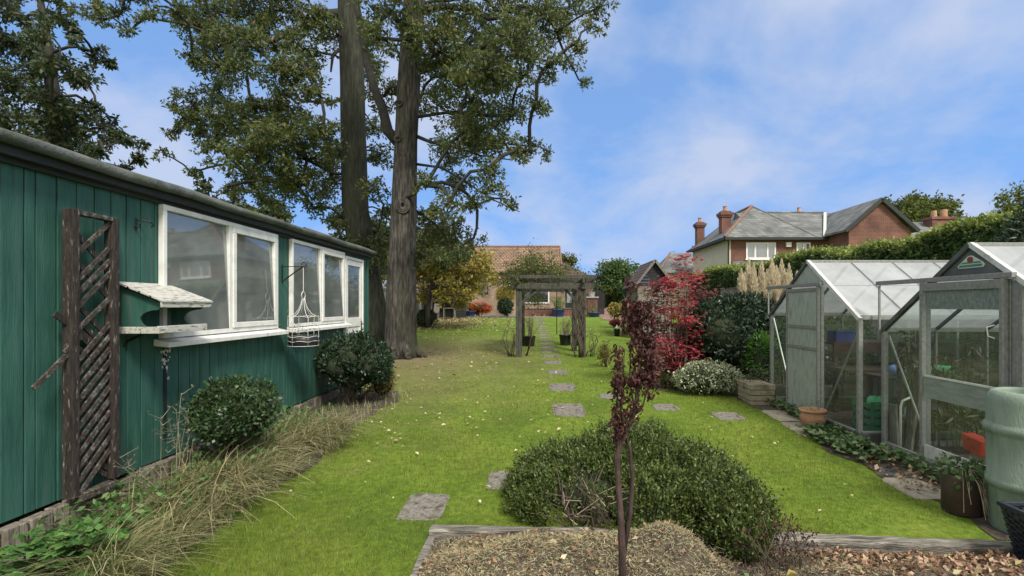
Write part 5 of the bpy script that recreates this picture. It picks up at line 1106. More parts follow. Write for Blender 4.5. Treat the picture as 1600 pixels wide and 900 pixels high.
# ================================================================== LAWN GRASS AND BORDER
def blocked(x, y):
    b_ = np.zeros(len(x), bool)
    for sx, sy, a, c in STONES: b_ |= (np.abs(x - sx + .04 * np.sin(y * 31)) < a * 0.80) & (np.abs(y - sy + .03 * np.sin(x * 37)) < c * 0.80)
    b_ |= ((x + 3.95) ** 2 + (y - 14.4) ** 2) < 0.5 ** 2
    b_ |= (y < 4.02 - 0.085 * (x + .83)) & (x > -0.88)
    b_ |= (x < -2.5 + 0.08 * np.sin(y * 2.1) + 0.04 * np.sin(y * 5)) & (y < 9.7)
    b_ |= (x > 3.42 + 0.06 * np.sin(y * 2.1 + 5))
    b_ |= (((x - 3.0) / .55) ** 2 + ((y - 3.95) / .22) ** 2) < 1
    return b_
def grass(n, y0, y1, x0, x1, h0, h1, wd):
    y = y0 * (y1 / y0) ** rng.random(n); x = rng.uniform(-1, 1, n) * np.minimum(y * 1.1, 12)
    k = ~blocked(x, y)
    k &= rng.random(n) < np.clip(1.15 - y / 34, 0, 1)
    wear = np.exp(-(((x + 3.3) / 2.7) ** 2 + ((y - 13.5) / 5.5) ** 2)); k &= rng.random(n) > wear * (1.0 + .5 * np.sin(x * 2.3 + y) * np.sin(y * 1.9 - x))
    k &= np.abs(x) < (y * 1.12 + .6)
    x, y = x[k], y[k]; n = len(x); s = np.clip(y / 6, .8, 2.2)
    h = rng.uniform(h0, h1, n) * (0.8 + 0.35 * np.sin(x * 1.7 + y * .6) * np.sin(y * 1.3)); az = rng.uniform(0, 6.28, n); l = rng.uniform(.15, .8, n); w_ = wd * s
    b_ = np.stack([x, y, 0.032 * y + .002], 1); dv = np.stack([np.cos(az), np.sin(az), np.zeros(n)], 1); sd = np.stack([-np.sin(az), np.cos(az), np.zeros(n)], 1) * (w_ / 2)[:, None]
    tip = b_ + dv * (h * l)[:, None] + np.array([0, 0, 1]) * h[:, None]
    return np.stack([b_ - sd, b_ + sd, tip], 1).reshape(-1, 3)
V = np.concatenate([grass(330000, 3.2, 30, -9, 3.6, .022, .058, .0042)])
tag(link('lawn_grass', V, np.arange(len(V)).reshape(-1, 3), 'grass'), kind='stuff')
# long dry grass in the border
def border_pts(n, y0, y1, x0, x1): return np.stack([rng.uniform(x0, x1, n), rng.uniform(y0, y1, n), np.zeros(n)], 1)
Vs, Fs, off = [], [], 0
def add_rib(p, az, h, lean, wd, seg=5):
    global off
    p = p.copy(); p[:, 2] += 0.032 * p[:, 1]
    V, Fc = ribbons(p, az, h, lean, wd, seg); Vs.append(V); Fs.append(Fc + off); off += len(V)
rgc = np.random.default_rng(77)
for i in range(60):                                    # tussocks
    y = rgc.uniform(3.0, 6.9); x = rgc.uniform(-3.35, -2.62) + (0.1 if y > 6 else 0); k = 125; sc = rgc.uniform(.75, 1.25) * (0.85 if y > 5.6 else 1.0)
    if y < 3.9 and x < -2.95: continue
    p = np.stack([x + rng.normal(0, .07, k), y + rng.normal(0, .07, k), np.zeros(k)], 1)
    az = rng.normal(-0.25, 1.1, k) + rgc.uniform(-.6, .6)
    add_rib(p, az, rng.uniform(.25, .62, k) * sc, rng.uniform(.45, 1.3, k), rng.uniform(.006, .014, k))
k = 1500; add_rib(border_pts(k, 3.0, 8.0, -3.6, -2.5), rng.uniform(0, 6.28, k), rng.uniform(.08, .25, k), rng.uniform(.2, .9, k), np.full(k, .006), 3)
k = 500; add_rib(border_pts(k, 7.6, 9.6, -3.4, -2.35), rng.uniform(0, 6.28, k), rng.uniform(.06, .22, k), rng.uniform(.2, .9, k), np.full(k, .006), 3)
k = 26; add_rib(border_pts(k, 6.2, 7.3, -2.85, -2.6), rng.uniform(-.6, .6, k), rng.uniform(.4, .62, k), rng.uniform(.8, 1.3, k), np.full(k, .016), 6)
tag(link('border_grass', np.concatenate(Vs), np.concatenate(Fs), 'dry_grass'), kind='stuff')
# green weeds among it
VV = []
for i in range(130):
    y = rgc.uniform(3.3, 7.2); x = rgc.uniform(-3.6, -2.8); n = 16; p = np.stack([x + rng.normal(0, .09, n), y + rng.normal(0, .09, n), g(y) + rng.uniform(.05, .30, n)], 1)
    VV.append(leaf_quads(p, rng.normal(size=(n, 3)) + np.array([.3, 0, .3]), rng.uniform(.04, .08, n), .03))
tag(leaf_obj('border_weeds', VV, 'fresh_leaf'), kind='stuff')
# leafy plant at lower left
lp_ = thing('leafy_plant', 'bright green lobed leaf plant at the bottom left corner of the border', 'plant', (-3.1, 3.35, g(3.35)))
VV = []; mb = MB()
for i in range(95):
    x, y = -3.08 + rs.normal(0, .17), 3.32 + rs.normal(0, .15); zt = g(y) + rs.uniform(.12, .34); mb.tube([(-3.1 + rs.normal(0, .05), 3.35, g(3.3)), ((x - 3.1) / 2, (y + 3.35) / 2, zt * .8), (x, y, zt)], 0.003, 4, cap=False)
    az = rs.uniform(0, 6.28)
    for aa, ll in ((-1.9, .55), (-1.2, .8), (-.5, 1), (.2, 1), (.9, .9), (1.6, .6)):
        VV.append(leaf_quads(np.array([[x, y, zt]]), np.array([[math.cos(az + aa), math.sin(az + aa), -.12]]), .085 * ll, .055, up=np.array([[0, 0, 1.]])))
leaf_obj('foliage', VV, 'fresh_leaf', lp_); mb.build('stems', 'ivy_leaf', lp_)
# tall seeding weeds against the shed
def weed(label, x, y, h, lean, n, seed):
    rr = np.random.default_rng(seed); root = thing('weed', label, 'weed', (x, y, g(y)), 'dead seed stalks by the shed'); mb = MB(); VV = []
    a = Vector((x, y, g(y))); 
    for i in range(n):
        b_ = a + Vector((rr.uniform(-.02, .15), lean + rr.normal(0, .16), h * rr.uniform(.65, 1.05))); m_ = a.lerp(b_, .5) + Vector(rr.normal(0, .03, 3)); mb.tube([a, m_, b_], [.004, .003, .0015], 4, cap=False)
        for k in range(9):
            t_ = rr.uniform(.45, 1); q = a.lerp(b_, t_); e = q + Vector((rr.uniform(-.03, .06), rr.normal(0, .07), rr.uniform(.0, .08))); mb.tube([q, e], [.002, .001], 3, cap=False)
            VV.append(leaf_quads(np.array(e)[None] + rr.normal(0, .012, (4, 3)), rr.normal(size=(4, 3)) + np.array([0, 0, .6]), .022, .014))
    mb.build('stalk', 'pale_stem', root); leaf_obj('seed_head', VV, 'grey_leaf', root)
weed('tall dry seed stalks in front of the rotten seam under the window', -3.45, 4.85, .95, .06, 6, 1)
weed('dry seed stalk leaning left across the foot of the trellis', -3.45, 4.7, .55, -.45, 3, 2)
weed('thin dry stalks beside the box shrub', -3.42, 5.02, .75, .10, 4, 3)

# fallen leaves: thick under the oaks and towards the bungalow, thin elsewhere
def flat_leaves(x, y, z, L, mtl, name, tilt=.25):
    n = len(x); az = rng.uniform(0, 6.28, n); d = np.stack([np.cos(az), np.sin(az), rng.normal(0, tilt, n)], 1)
    return tag(leaf_obj(name, leaf_quads(np.stack([x, y, z], 1), d, L, L * .6, .25, up=np.array([0, 0, 1.])), mtl), kind='stuff')
n = 5200; y = rng.uniform(10, 34, n); x = rng.uniform(-9, .8, n); k = rng.random(n) < np.exp(-((x + 5.2) / 3.0) ** 2) * (0.16 + .84 * np.clip((y - 21) / 9, 0, 1)); x, y = x[k], y[k]
flat_leaves(x, y, 0.032 * y + .035, .085 * rng.uniform(.7, 1.3, len(x)), 'litter_pale', 'fallen_leaves')
n = 4200; y = rng.uniform(24, 34, n); x = rng.normal(-5.6, 1.7, n); k = x > -8.5; flat_leaves(x[k], y[k], 0.032 * y[k] + .03, .09 * rng.uniform(.7, 1.3, k.sum()), 'litter', 'fallen_leaves')
n = 300; y = 4.2 * (30 / 4.2) ** rng.random(n); x = rng.uniform(-2.6, 3.4, n); k = ~blocked(x, y); flat_leaves(x[k], y[k], 0.032 * y[k] + .04, .045 * rng.uniform(.6, 1.25, k.sum()), 'litter_pale', 'fallen_leaves')
n = 300; y = rng.uniform(5.5, 17, n); x = rng.normal(-1.9, 1.4, n); k = ~blocked(x, y); flat_leaves(x[k], y[k], 0.032 * y[k] + .04, .06 * rng.uniform(.6, 1.25, k.sum()), 'litter_pale', 'fallen_leaves')
xs_, ys2 = [], []
for sx, sy, a, c in STONES[:20]:
    k = 16; xs_.append(sx + rng.uniform(-a, a, k)); ys2.append(sy + rng.uniform(-c, c, k))
x = np.concatenate(xs_); y = np.concatenate(ys2); flat_leaves(x, y, 0.032 * y + .03, .035 * rng.uniform(.5, 1.3, len(x)), 'litter', 'fallen_leaves')
n = 330; y = rng.uniform(4.8, 6.6, n); x = rng.uniform(3.5, 4.1, n); flat_leaves(x, y, 0.032 * y + .025, .06 * rng.uniform(.5, 1.3, n), 'litter', 'fallen_leaves', .5)
# ivy spreading at the foot of the greenhouses
VV = []
for (xa, xb, ya, yb, m_) in ((3.45, 3.95, 5.9, 6.85, 720), (3.9, 4.1, 4.7, 5.9, 260), (3.75, 3.95, 7.4, 8.6, 260), (3.5, 3.9, 5.6, 6.2, 200)):
    p = np.stack([rng.uniform(xa, xb, m_), rng.uniform(ya, yb, m_), np.zeros(m_)], 1); p[:, 2] = 0.032 * p[:, 1] + rng.uniform(.02, .12, m_)
    VV.append(leaf_quads(p, rng.normal(size=(m_, 3)) * np.array([1, 1, .35]) + np.array([-.3, -.2, .1]), rng.uniform(.05, .10, m_), .055, up=np.array([0, 0, 1.])))
tag(leaf_obj('ivy_ground_cover', VV, 'ivy_leaf'), kind='stuff')
# ================================================================== RAISED BED IN FRONT
def sleeper(label, a, b_, wd, ht, seed):
    rr = np.random.default_rng(seed); a = Vector(a); b_ = Vector(b_); n = 14; d = (b_ - a); sd = d.cross(Vector((0, 0, 1))).normalized(); mb = MB()
    prof = [(-.5, 0), (-.5, .93), (-.44, 1), (.44, 1), (.5, .93), (.5, 0)]
    for i in range(n + 1):
        c = a.lerp(b_, i / n)
        for u, v in prof: mb.v.append(tuple(c + sd * (u * wd + rr.normal(0, .003)) + Vector((0, 0, v * ht + rr.normal(0, .003)))))
    m_ = len(prof)
    for i in range(n):
        for j in range(m_): x0 = i * m_ + j; x1 = i * m_ + (j + 1) % m_; mb.f.append((x0, x1, x1 + m_, x0 + m_))
    mb.f.append(tuple(range(m_))); mb.f.append(tuple(n * m_ + j for j in reversed(range(m_))))
    return tag(mb.build('timber_sleeper', 'sleeper', loc=a), label, 'timber')
sleeper('weathered timber sleeper left of the dead sapling, edging the raised bed', (-.84, 3.93, .02), (1.05, 3.84, .02), .10, .20, 1)
sleeper('long weathered timber sleeper right of the low shrub, edging the raised bed', (1.40, 3.80, .03), (3.42, 3.62, .03), .11, .20, 2)
sleeper('dark timber board along the left side of the raised bed', (-.82, 3.86, -.02), (-.80, .6, -.06), .06, .20, 3)
sleeper('second lower timber below the long right sleeper', (1.42, 3.715, .0), (2.1, 3.66, .0), .06, .07, 4)
def heap(x, y):
    def bl(cx_, cy_, rx, ry): return np.exp(-(((x - cx_) / rx) ** 2 + ((y - cy_) / ry) ** 2) * 1.4)
    z = 0.13 + .26 * bl(-.05, 3.15, .75, .62) + .10 * bl(.35, 3.3, .6, .4) + .30 * bl(.85, 3.2, .38, .5) + .22 * bl(2.75, 3.0, .85, .5) + .12 * bl(1.9, 2.9, .6, .5) - .02 * bl(1.3, 3.4, .25, .3)
    z = z + .022 * np.sin(x * 9 + y * 4) * np.sin(y * 11 - x * 3) + .012 * np.sin(x * 23 + 1) * np.sin(y * 19)
    return z * np.clip((3.95 - .085 * (x + .83) - y) / .12 + .35, .35, 1)
def heap_mesh(name, x0, x1, m, kind):
    nx, ny = 110, 80; X, Yg = np.meshgrid(np.linspace(x0, x1, nx), np.linspace(.8, 1, ny)); mb = MB(); yv = np.linspace(0, 1, ny)
    V = []
    for t_ in yv:
        xs2 = np.linspace(x0, x1, nx); yy = .6 + t_ * (3.88 - .088 * (xs2 + .83) - .02 - .6); V.append(np.stack([xs2, yy, heap(xs2, yy)], 1))
    V = np.concatenate(V); f = [(i * nx + j, i * nx + j + 1, (i + 1) * nx + j + 1, (i + 1) * nx + j) for i in range(ny - 1) for j in range(nx - 1)]
    return tag(link(name, V, f, m, smooth=True), kind=kind)
heap_mesh('bed_soil', -.79, 3.5, 'soil', 'structure')
def scatter_bed(n, region, sink=0.0):
    x = rng.uniform(-.78, 3.45, n); y = rng.uniform(1.9, 3.86, n); y = np.minimum(y, 3.86 - .088 * (x + .83)); k = region(x, y) > rng.random(n); x, y = x[k], y[k]
    return x, y, heap(x, y)
clip = lambda x, y: np.clip(1.25 - np.abs((x - .2) / 1.05) ** 4, 0, 1) + .35 * np.exp(-((x - 1.9) / .35) ** 2)
# grass clippings: fine straw
x, y, z = scatter_bed(150000, clip); n = len(x); az = rng.uniform(0, 6.28, n)
tag(leaf_obj('grass_clippings', leaf_quads(np.stack([x, y, z + rng.uniform(-.004, .018, n)], 1), np.stack([np.cos(az), np.sin(az), rng.normal(0, .45, n)], 1), rng.uniform(.015, .05, n), .004), 'straw'), kind='stuff')
leafy = lambda x, y: .14 + .9 * np.clip((x - 1.75) / .5, 0, 1) + .10 * np.exp(-((x - .1) / .5) ** 2)
x, y, z = scatter_bed(17000, leafy); n = len(x); az = rng.uniform(0, 6.28, n)
tag(leaf_obj('dead_leaves', leaf_quads(np.stack([x, y, z + rng.uniform(.0, .03, n)], 1), np.stack([np.cos(az), np.sin(az), rng.normal(0, .5, n)], 1), rng.uniform(.02, .055, n), .022, .35), 'litter'), kind='stuff')
x, y, z = scatter_bed(700, leafy); n = len(x); az = rng.uniform(0, 6.28, n)
tag(leaf_obj('dead_leaves', leaf_quads(np.stack([x, y, z + .02], 1), np.stack([np.cos(az), np.sin(az), rng.normal(0, .4, n)], 1), rng.uniform(.03, .06, n), .03, .3), 'litter_pale'), kind='stuff')
# brown withered stems beside the shrub, a yellow leaf, a small green seedling
wc = thing('dead_plant', 'rusty brown withered plant at the right foot of the low shrub', 'plant', (1.62, 3.45, .2)); mb = MB(); VV = []
for i in range(46):
    a = Vector((1.60 + rs.normal(0, .09), 3.45 + rs.normal(0, .07), .14)); b_ = a + Vector((rs.normal(0, .10), rs.normal(0, .07), rs.uniform(.10, .33))); mb.tube([a, a.lerp(b_, .5) + Vector(rs.normal(0, .03, 3)), b_], .003, 4, cap=False)
    VV.append(leaf_quads(np.array(b_)[None] + rng.normal(0, .03, (7, 3)), rng.normal(size=(7, 3)), .026, .013))
mb.build('stems', 'twig', wc); leaf_obj('foliage', VV, 'dead_red', wc)
wc2 = thing('dead_plant', 'dark brown withered roots and stems in the hollow below the low shrub', 'plant', (1.25, 3.25, .2)); mb = MB()
for i in range(140):
    a = Vector((1.22 + rs.normal(0, .16), 3.25 + rs.normal(0, .14), 0)); a.z = float(heap(np.array(a.x), np.array(a.y))); an = rs.uniform(0, 6.28); l = rs.uniform(.04, .14); mb.tube([a, a + Vector((math.cos(an) * l * .6, math.sin(an) * l * .6, rs.uniform(.02, .06))), a + Vector((math.cos(an) * l, math.sin(an) * l, rs.uniform(0, .05)))], .0025, 3, cap=False)
mb.build('stems', 'twig', wc2)
yp = np.array([[1.50, 3.12, .27]] * 3); dz_ = np.array([[.5, .2, .1], [.3, -.5, .05], [.6, -.2, .2]])
tag(leaf_obj('yellow_leaf', leaf_quads(yp, dz_, .075, .05, .3), 'yellow_leaf', loc=(1.5, 3.12, .27)), 'large yellow leaf lying on the bed below the withered plant', 'leaf')
VV = []; x0, y0 = 1.20, 3.02; z0 = float(heap(np.array(x0), np.array(y0)))
for i in range(16): VV.append(leaf_quads(np.array([[x0 + rs.normal(0, .04), y0 + rs.normal(0, .03), z0 + rs.uniform(.02, .07)]]), rs.normal(size=(1, 3)) * np.array([1, 1, .2]), .04, .03, up=np.array([[0, 0, 1.]])))
tag(leaf_obj('seedling', VV, 'fresh_leaf', loc=(x0, y0, z0)), 'small bright green seedling at the bottom edge of the raised bed', 'plant')

# ---- dead red sapling
sp = thing('sapling', 'dead sapling with dark red shrivelled leaves standing in the raised bed', 'sapling', (.43, 2.7, .3))
Ys = 2.7; q = lambda px, py, dy_=0: P(px, py, Ys + dy_)
mb = MB()
mb.tube([q(973, 935), q(972, 860), q(970, 810), q(967, 770), q(964, 715), q(970, 690), q(985, 660), q(994, 630), (q(998, 590)), q(1001, 540), q(1000, 500), q(997, 470)], [.022, .020, .018, .0165, .016, .0145, .013, .011, .010, .008, .006, .004], 10, wob=.05)
mb.tube([q(973, 870, .01), q(985, 800, .03), q(988, 745, .03), q(984, 700, .02), q(980, 685, .01)], [.015, .013, .011, .009, .006], 8)
mb.tube([q(966, 712), q(962, 680), q(963, 640), q(967, 590), q(968, 540)], [.008, .007, .006, .004, .002], 6)
mb.tube([q(975, 690), q(970, 640), q(973, 590), q(976, 545)], [.006, .005, .004, .002], 6)
mb.tube([q(998, 600), q(1010, 575), q(1012, 540), q(1014, 500)], [.006, .005, .003, .002], 6)
mb.tube([q(990, 650, .02), q(1004, 635, .02), q(1014, 600, .02), q(1018, 560, .02)], [.006, .005, .003, .002], 6)
mb.tube([q(1000, 560), q(988, 530), q(978, 490), q(976, 462)], [.006, .005, .004, .002], 6)
mb.tube([q(992, 640), (q(984, 600)), q(985, 540), q(990, 490)], [.006, .005, .003, .002], 6)
mb.build('stem', 'dead_stem', sp, smooth=True)
VV = []
def hang(px0, px1, py0, py1, n, L=.030):
    for i in range(n):
        py = py0 + (py1 - py0) * random.random(); mid = (px0 + px1) / 2; px = random.uniform(px0, px1); p = np.array(q(px, py, random.gauss(0, .03)))
        k = 4; VV.append(leaf_quads(p[None] + rng.normal(0, .008, (k, 3)), rng.normal(size=(k, 3)) * .55 + np.array([0, 0, -.75]), L * rng.uniform(.6, 1.2, k), .012, .5))
hang(986, 1021, 470, 600, 340); hang(976, 1000, 590, 660, 60); hang(1004, 1026, 520, 625, 90); hang(974, 988, 470, 520, 70); hang(958, 976, 585, 690, 140); hang(960, 972, 540, 600, 45); hang(978, 992, 425, 475, 16)
leaf_obj('foliage', VV, 'dead_red', sp)

# ---- water butt, pots, rattan planter
wb = thing('water_butt', 'big sage green plastic water butt with ribbed bands at the right edge', 'water butt', (3.90, 4.05, g(4.05)))
z0 = g(4.05); H = 1.11
prof = [(.262, 0), (.27, .02), (.275, .33), (.283, .345), (.297, .36), (.303, .385), (.297, .41), (.285, .425), (.288, .75), (.292, .77), (.305, .785), (.312, .81), (.305, .835), (.292, .85), (.288, .86), (.285, 1.02), (.275, 1.07), (.255, 1.10), (.23, 1.11), (.205, 1.105), (.20, 1.09), (.20, .9)]
MB().lathe((3.90, 4.05, z0), prof, 48).build('barrel', 'butt_green', wb, smooth=True)
MB().lathe((3.90, 4.05, z0 + .90), [(.199, 0), (.199, .005)], 32).build('water', 'black_plastic', wb)
an = math.atan2(-4.05, -3.9) - .18
tx_, ty_ = 3.90 + .275 * math.cos(an), 4.05 + .275 * math.sin(an); dv = Vector((math.cos(an), math.sin(an), 0))
MB().tube([Vector((tx_, ty_, z0 + .14)), Vector((tx_, ty_, z0 + .14)) + dv * .05, Vector((tx_, ty_, z0 + .12)) + dv * .075], .013, 8).tube([Vector((tx_, ty_, z0 + .165)) + dv * .035 + Vector((0.03, -.03, 0)), Vector((tx_, ty_, z0 + .165)) + dv * .035 - Vector((0.03, -.03, 0))], .008, 6).build('tap', 'alu_dark', wb, smooth=True)
rp_ = thing('rattan_planter', 'black woven rattan style planter at the bottom right corner', 'planter', (3.47, 3.28, .10))
mb = MB(); cx, cy = 3.47, 3.28; z0, z1 = .10, .54; a0, a1 = .20, .275; rows = 22; cols = 12
for sd_ in range(4):
    c, s = [(1, 0), (0, 1), (-1, 0), (0, -1)][sd_]
    for i in range(rows):
        t0 = i / rows; t1 = (i + .82) / rows
        for j in range(cols):
            u0 = -1 + 2 * j / cols; u1 = u0 + 2 / cols * .96; prx = .010 if (i + j) % 2 else .0
            def pt(u, t_, o): a = a0 + (a1 - a0) * t_; n_ = a + o; return (cx + c * n_ - s * u * a, cy + s * n_ + c * u * a, z0 + (z1 - z0) * t_)
            mb.add([pt(u0, t0, prx), pt(u1, t0, prx), pt(u1, t1, prx), pt(u0, t1, prx), pt(u0, t0, -.004), pt(u1, t0, -.004), pt(u1, t1, -.004), pt(u0, t1, -.004)], [(0, 1, 2, 3), (0, 4, 5, 1), (1, 5, 6, 2), (2, 6, 7, 3), (3, 7, 4, 0)])
mb.build('weave', 'rattan', rp_)
mb = MB(); t_ = .02
for sx, sy in ((1, 0), (-1, 0), (0, 1), (0, -1)):
    if sx: mb.box(cx + sx * a1 - .016, cx + sx * a1 + .016, cy - a1 - .016, cy + a1 + .016, z1 - .01, z1 + .02)
    else: mb.box(cx - a1 + .0165, cx + a1 - .0165, cy + sy * a1 - .016, cy + sy * a1 + .016, z1 - .01, z1 + .02)
mb.build('rim', 'rattan', rp_, bevel=.006)
a = a0 - .01; b_ = a1 - .02
MB().add([(cx - a, cy - a, z0), (cx + a, cy - a, z0), (cx + a, cy + a, z0), (cx - a, cy + a, z0), (cx - b_, cy - b_, z1 - .05), (cx + b_, cy - b_, z1 - .05), (cx + b_, cy + b_, z1 - .05), (cx - b_, cy + b_, z1 - .05)], [(0, 3, 2, 1), (0, 1, 5, 4), (1, 2, 6, 5), (2, 3, 7, 6), (3, 0, 4, 7), (4, 5, 6, 7)]).build('liner', 'black_plastic', rp_)
bp_ = thing('plant_pot', 'brown glazed pot of trailing ivy and dry stems beside the water butt', 'pot', (3.62, 4.4, g(4.4)))
MB().lathe((3.62, 4.4, g(4.4)), [(.125, 0), (.14, .015), (.142, .30), (.146, .31), (.146, .335), (.128, .335), (.125, .29)], 28).build('pot', 'brown_pot', bp_, smooth=True)
e, V = clump_leaves((3.63, 4.38, g(4.4) + .37), (.16, .16, .06), 80, 4, .05, .04, droop=.1, spread=.04); leaf_obj('foliage', V, 'ivy_leaf', bp_)
mb = MB()
for i in range(34):
    an = rs.normal(-1.2, .5); c, s = math.cos(an), math.sin(an); a = Vector((3.62, 4.4, g(4.4) + .36)); r1 = rs.uniform(.15, .2); zz = rs.uniform(.0, .2)
    mb.tube([a, a + Vector((c * .10, s * .10, .03)), a + Vector((c * r1, s * r1, -.06)), Vector((3.62 + c * (r1 + rs.uniform(.0, .07)), 4.4 + s * (r1 + rs.uniform(0, .07)), g(4.4) + zz + .02))], .0028, 4, cap=False)
mb.build('dry_stems', 'pale_stem', bp_)
tp_ = thing('terracotta_pot', 'round terracotta pot with pale rim standing by the farther greenhouse door', 'pot', (3.78, 7.1, g(7.1)))
MB().lathe((3.78, 7.1, g(7.1)), [(.10, 0), (.12, .01), (.165, .10), (.17, .15), (.155, .205), (.15, .215), (.175, .225), (.178, .25), (.165, .255), (.15, .245), (.145, .20)], 32).build('pot', 'terracotta', tp_, smooth=True)
e, V = clump_leaves((3.78, 7.1, g(7.1) + .20), (.13, .13, .04), 50, 5, .03, .015, droop=-.4); leaf_obj('foliage', V, 'ivy_leaf', tp_)
tg_ = thing('stone_trough', 'square stone planter with brick courses between white edged shrub and greenhouse', 'planter', (3.66, 8.75, g(8.75)))
mb = MB(); x0, x1, y0, y1 = 3.48, 3.86, 8.45, 9.0; zb_ = g(8.75) - .03
for k in range(4): t_ = .012 * k; mb.box(x0 - t_ * .5, x1 + t_ * .5, y0 - t_ * .5, y1 + t_ * .5, zb_ + k * .092, zb_ + k * .092 + .084)
mb.build('courses', 'trough_stone', tg_, bevel=.008)
mb = MB(); mb.box(x0 + .02, x1 - .02, y0 + .02, y1 - .02, zb_ + .01, zb_ + .355); mb.build('fill', 'soil', tg_)
e, V = clump_leaves((3.67, 8.72, zb_ + .40), (.19, .26, .09), 90, 6, .045, .014, droop=-.7); leaf_obj('foliage', V, 'grey_leaf', tg_)

# ================================================================== PERGOLA
pr_ = thing('pergola', 'weathered grey timber pergola arching over the stepping stone path', 'pergola', (.28, 15.9, g(15.9)))
PX0, PX1, PY0, PY1 = -.60, 1.18, 14.45, 17.4
zt = 2.40
for x, y, wd in ((PX0, PY0, .17), (PX1 - .02, PY0, .15), (PX0, PY1, .15), (PX1, PY1, .16), (PX1 - .12, 15.9, .15)):
    mb = MB(); mb.box(x - wd / 2, x - wd * .02, y - wd / 2, y + wd / 2, g(y) - .1, zt); mb.box(x + wd * .02, x + wd / 2, y - wd / 2 + .01, y + wd / 2, g(y) - .1, zt); mb.box(x - wd * .02, x + wd * .02, y - wd / 2 + .02, y + wd / 2 - .01, g(y) - .1, zt - .01)
    mb.build('post', 'pergola_wood', pr_, bevel=.008)
for y in (PY0 - .11, PY1 + .1): MB().box(PX0 - .22, PX1 + .32, y - .025, y + .025, zt - .02, zt + .14).build('cross_beam', 'pergola_wood', pr_, bevel=.006)
for x in (PX0 - .02, PX1 + .02): MB().box(x - .03, x + .03, PY0 - .35, PY1 + .35, zt + .142, zt + .27).build('side_beam', 'pergola_wood', pr_, bevel=.006)
for i in range(6):
    y = PY0 - .18 + i * .66; MB().box(PX0 - .30, PX1 + .40, y - .022, y + .022, zt + .272, zt + .36).build('rafter', 'pergola_wood', pr_, bevel=.005)
for x, s in ((PX0, 1), (PX1 - .02, -1)): MB().bar((x + s * .08, PY0, zt - .42), (x + s * .45, PY0, zt - .03), .05, .07).build('brace', 'pergola_wood', pr_, bevel=.005)
MB().box(PX1 + .05, PX1 + .10, PY0 - .09, PY0 - .02, g(PY0), zt + .40).build('batten', 'pergola_wood', pr_, bevel=.004)
# climber on top
cl_ = thing('climbing_plant', 'sparse yellow green climber sprawling on top of the pergola', 'climber', (-.3, 15.9, zt))
mb = MB(); VV = []; rr = np.random.default_rng(5)
for i in range(95):
    t_ = rr.random(); a = Vector((-.75 + 1.5 * t_, rr.uniform(PY0 - .2, PY1), zt + .30)); hh_ = rr.uniform(.25, .95) * (1.15 - abs(t_ - .42) * 1.3); b_ = a + Vector((rr.normal(0, .32), rr.normal(0, .3), hh_)); m_ = a.lerp(b_, .5) + Vector(rr.normal(0, .10, 3))
    mb.tube([a, m_, b_], [.009, .006, .003], 4, cap=False)
    n = 44; tt = rng.random(n) ** .7; p = np.array(a) + (np.array(b_) - np.array(a)) * tt[:, None] + rng.normal(0, .09, (n, 3)); VV.append(leaf_quads(p, rng.normal(size=(n, 3)) + np.array([0, 0, -.2]), .075 * rng.uniform(.6, 1.2, n), .042))
for i in range(26):
    a = Vector((rr.uniform(-1.0, -.4), rr.uniform(PY0 - .3, PY1), zt + .3)); b_ = a + Vector((rr.normal(-.25, .2), rr.normal(0, .2), rr.uniform(-.45, .1))); mb.tube([a, a.lerp(b_, .5) + Vector((0, 0, .1)), b_], .005, 4, cap=False)
    n = 40; tt = rng.random(n); p = np.array(a) + (np.array(b_) - np.array(a)) * tt[:, None] + rng.normal(0, .08, (n, 3)); VV.append(leaf_quads(p, rng.normal(size=(n, 3)), .07, .04))
for i in range(30):
    a = Vector((rr.uniform(-.5, .0), rr.uniform(15, PY1), zt - .05)); p = np.array(a) + rng.normal(0, .12, (14, 3)) + np.array([0, 0, -.25]); VV.append(leaf_quads(p, rng.normal(size=(14, 3)), .07, .04))
mb.build('stems', 'twig', cl_); leaf_obj('foliage', VV, 'lime_leaf', cl_)
def bare(label, x, y, n, h, seed, sx=.2):
    rr = np.random.default_rng(seed); mb = MB()
    for i in range(n):
        a = Vector((x + rr.normal(0, .05), y + rr.normal(0, .05), g(y))); b_ = a + Vector((rr.normal(0, sx), rr.normal(0, .15), h * rr.uniform(.6, 1.1))); c_ = a.lerp(b_, .5) + Vector((rr.normal(0, .14), 0, 0)); mb.tube([a, c_, b_], [.012, .009, .004], 5)
        for k in range(3): q_ = c_.lerp(b_, rr.random()); mb.tube([q_, q_ + Vector((rr.normal(0, .15), rr.normal(0, .1), rr.uniform(.05, .25)))], [.005, .002], 4)
    return tag(mb.build('bare_climber', 'twig', loc=(x, y, g(y)), smooth=True), label, 'climber')
bare('bare woody climber stems left of the pergola left post', -.85, 14.5, 7, 1.05, 1)
bare('bare climber stems just right of the pergola left post', -.38, 14.7, 5, 1.3, 2)
bc = bare('bare looping climber stems right of the pergola right posts', 1.42, 14.6, 6, .95, 3)
mb = MB(); mb.tube([(1.28, 14.45, g(14.4)), (1.34, 14.4, .62), (1.52, 14.35, .72), (1.62, 14.4, .90), (1.58, 14.4, 1.05), (1.42, 14.4, 1.12), (1.30, 14.4, 1.05)], [.018, .018, .016, .015, .012, .009, .006], 7)
tag(mb.build('vine_stem', 'twig', loc=(1.3, 14.4, g(14.4)), smooth=True), 'thick looping brown vine stem at the foot of the pergola right post', 'climber')
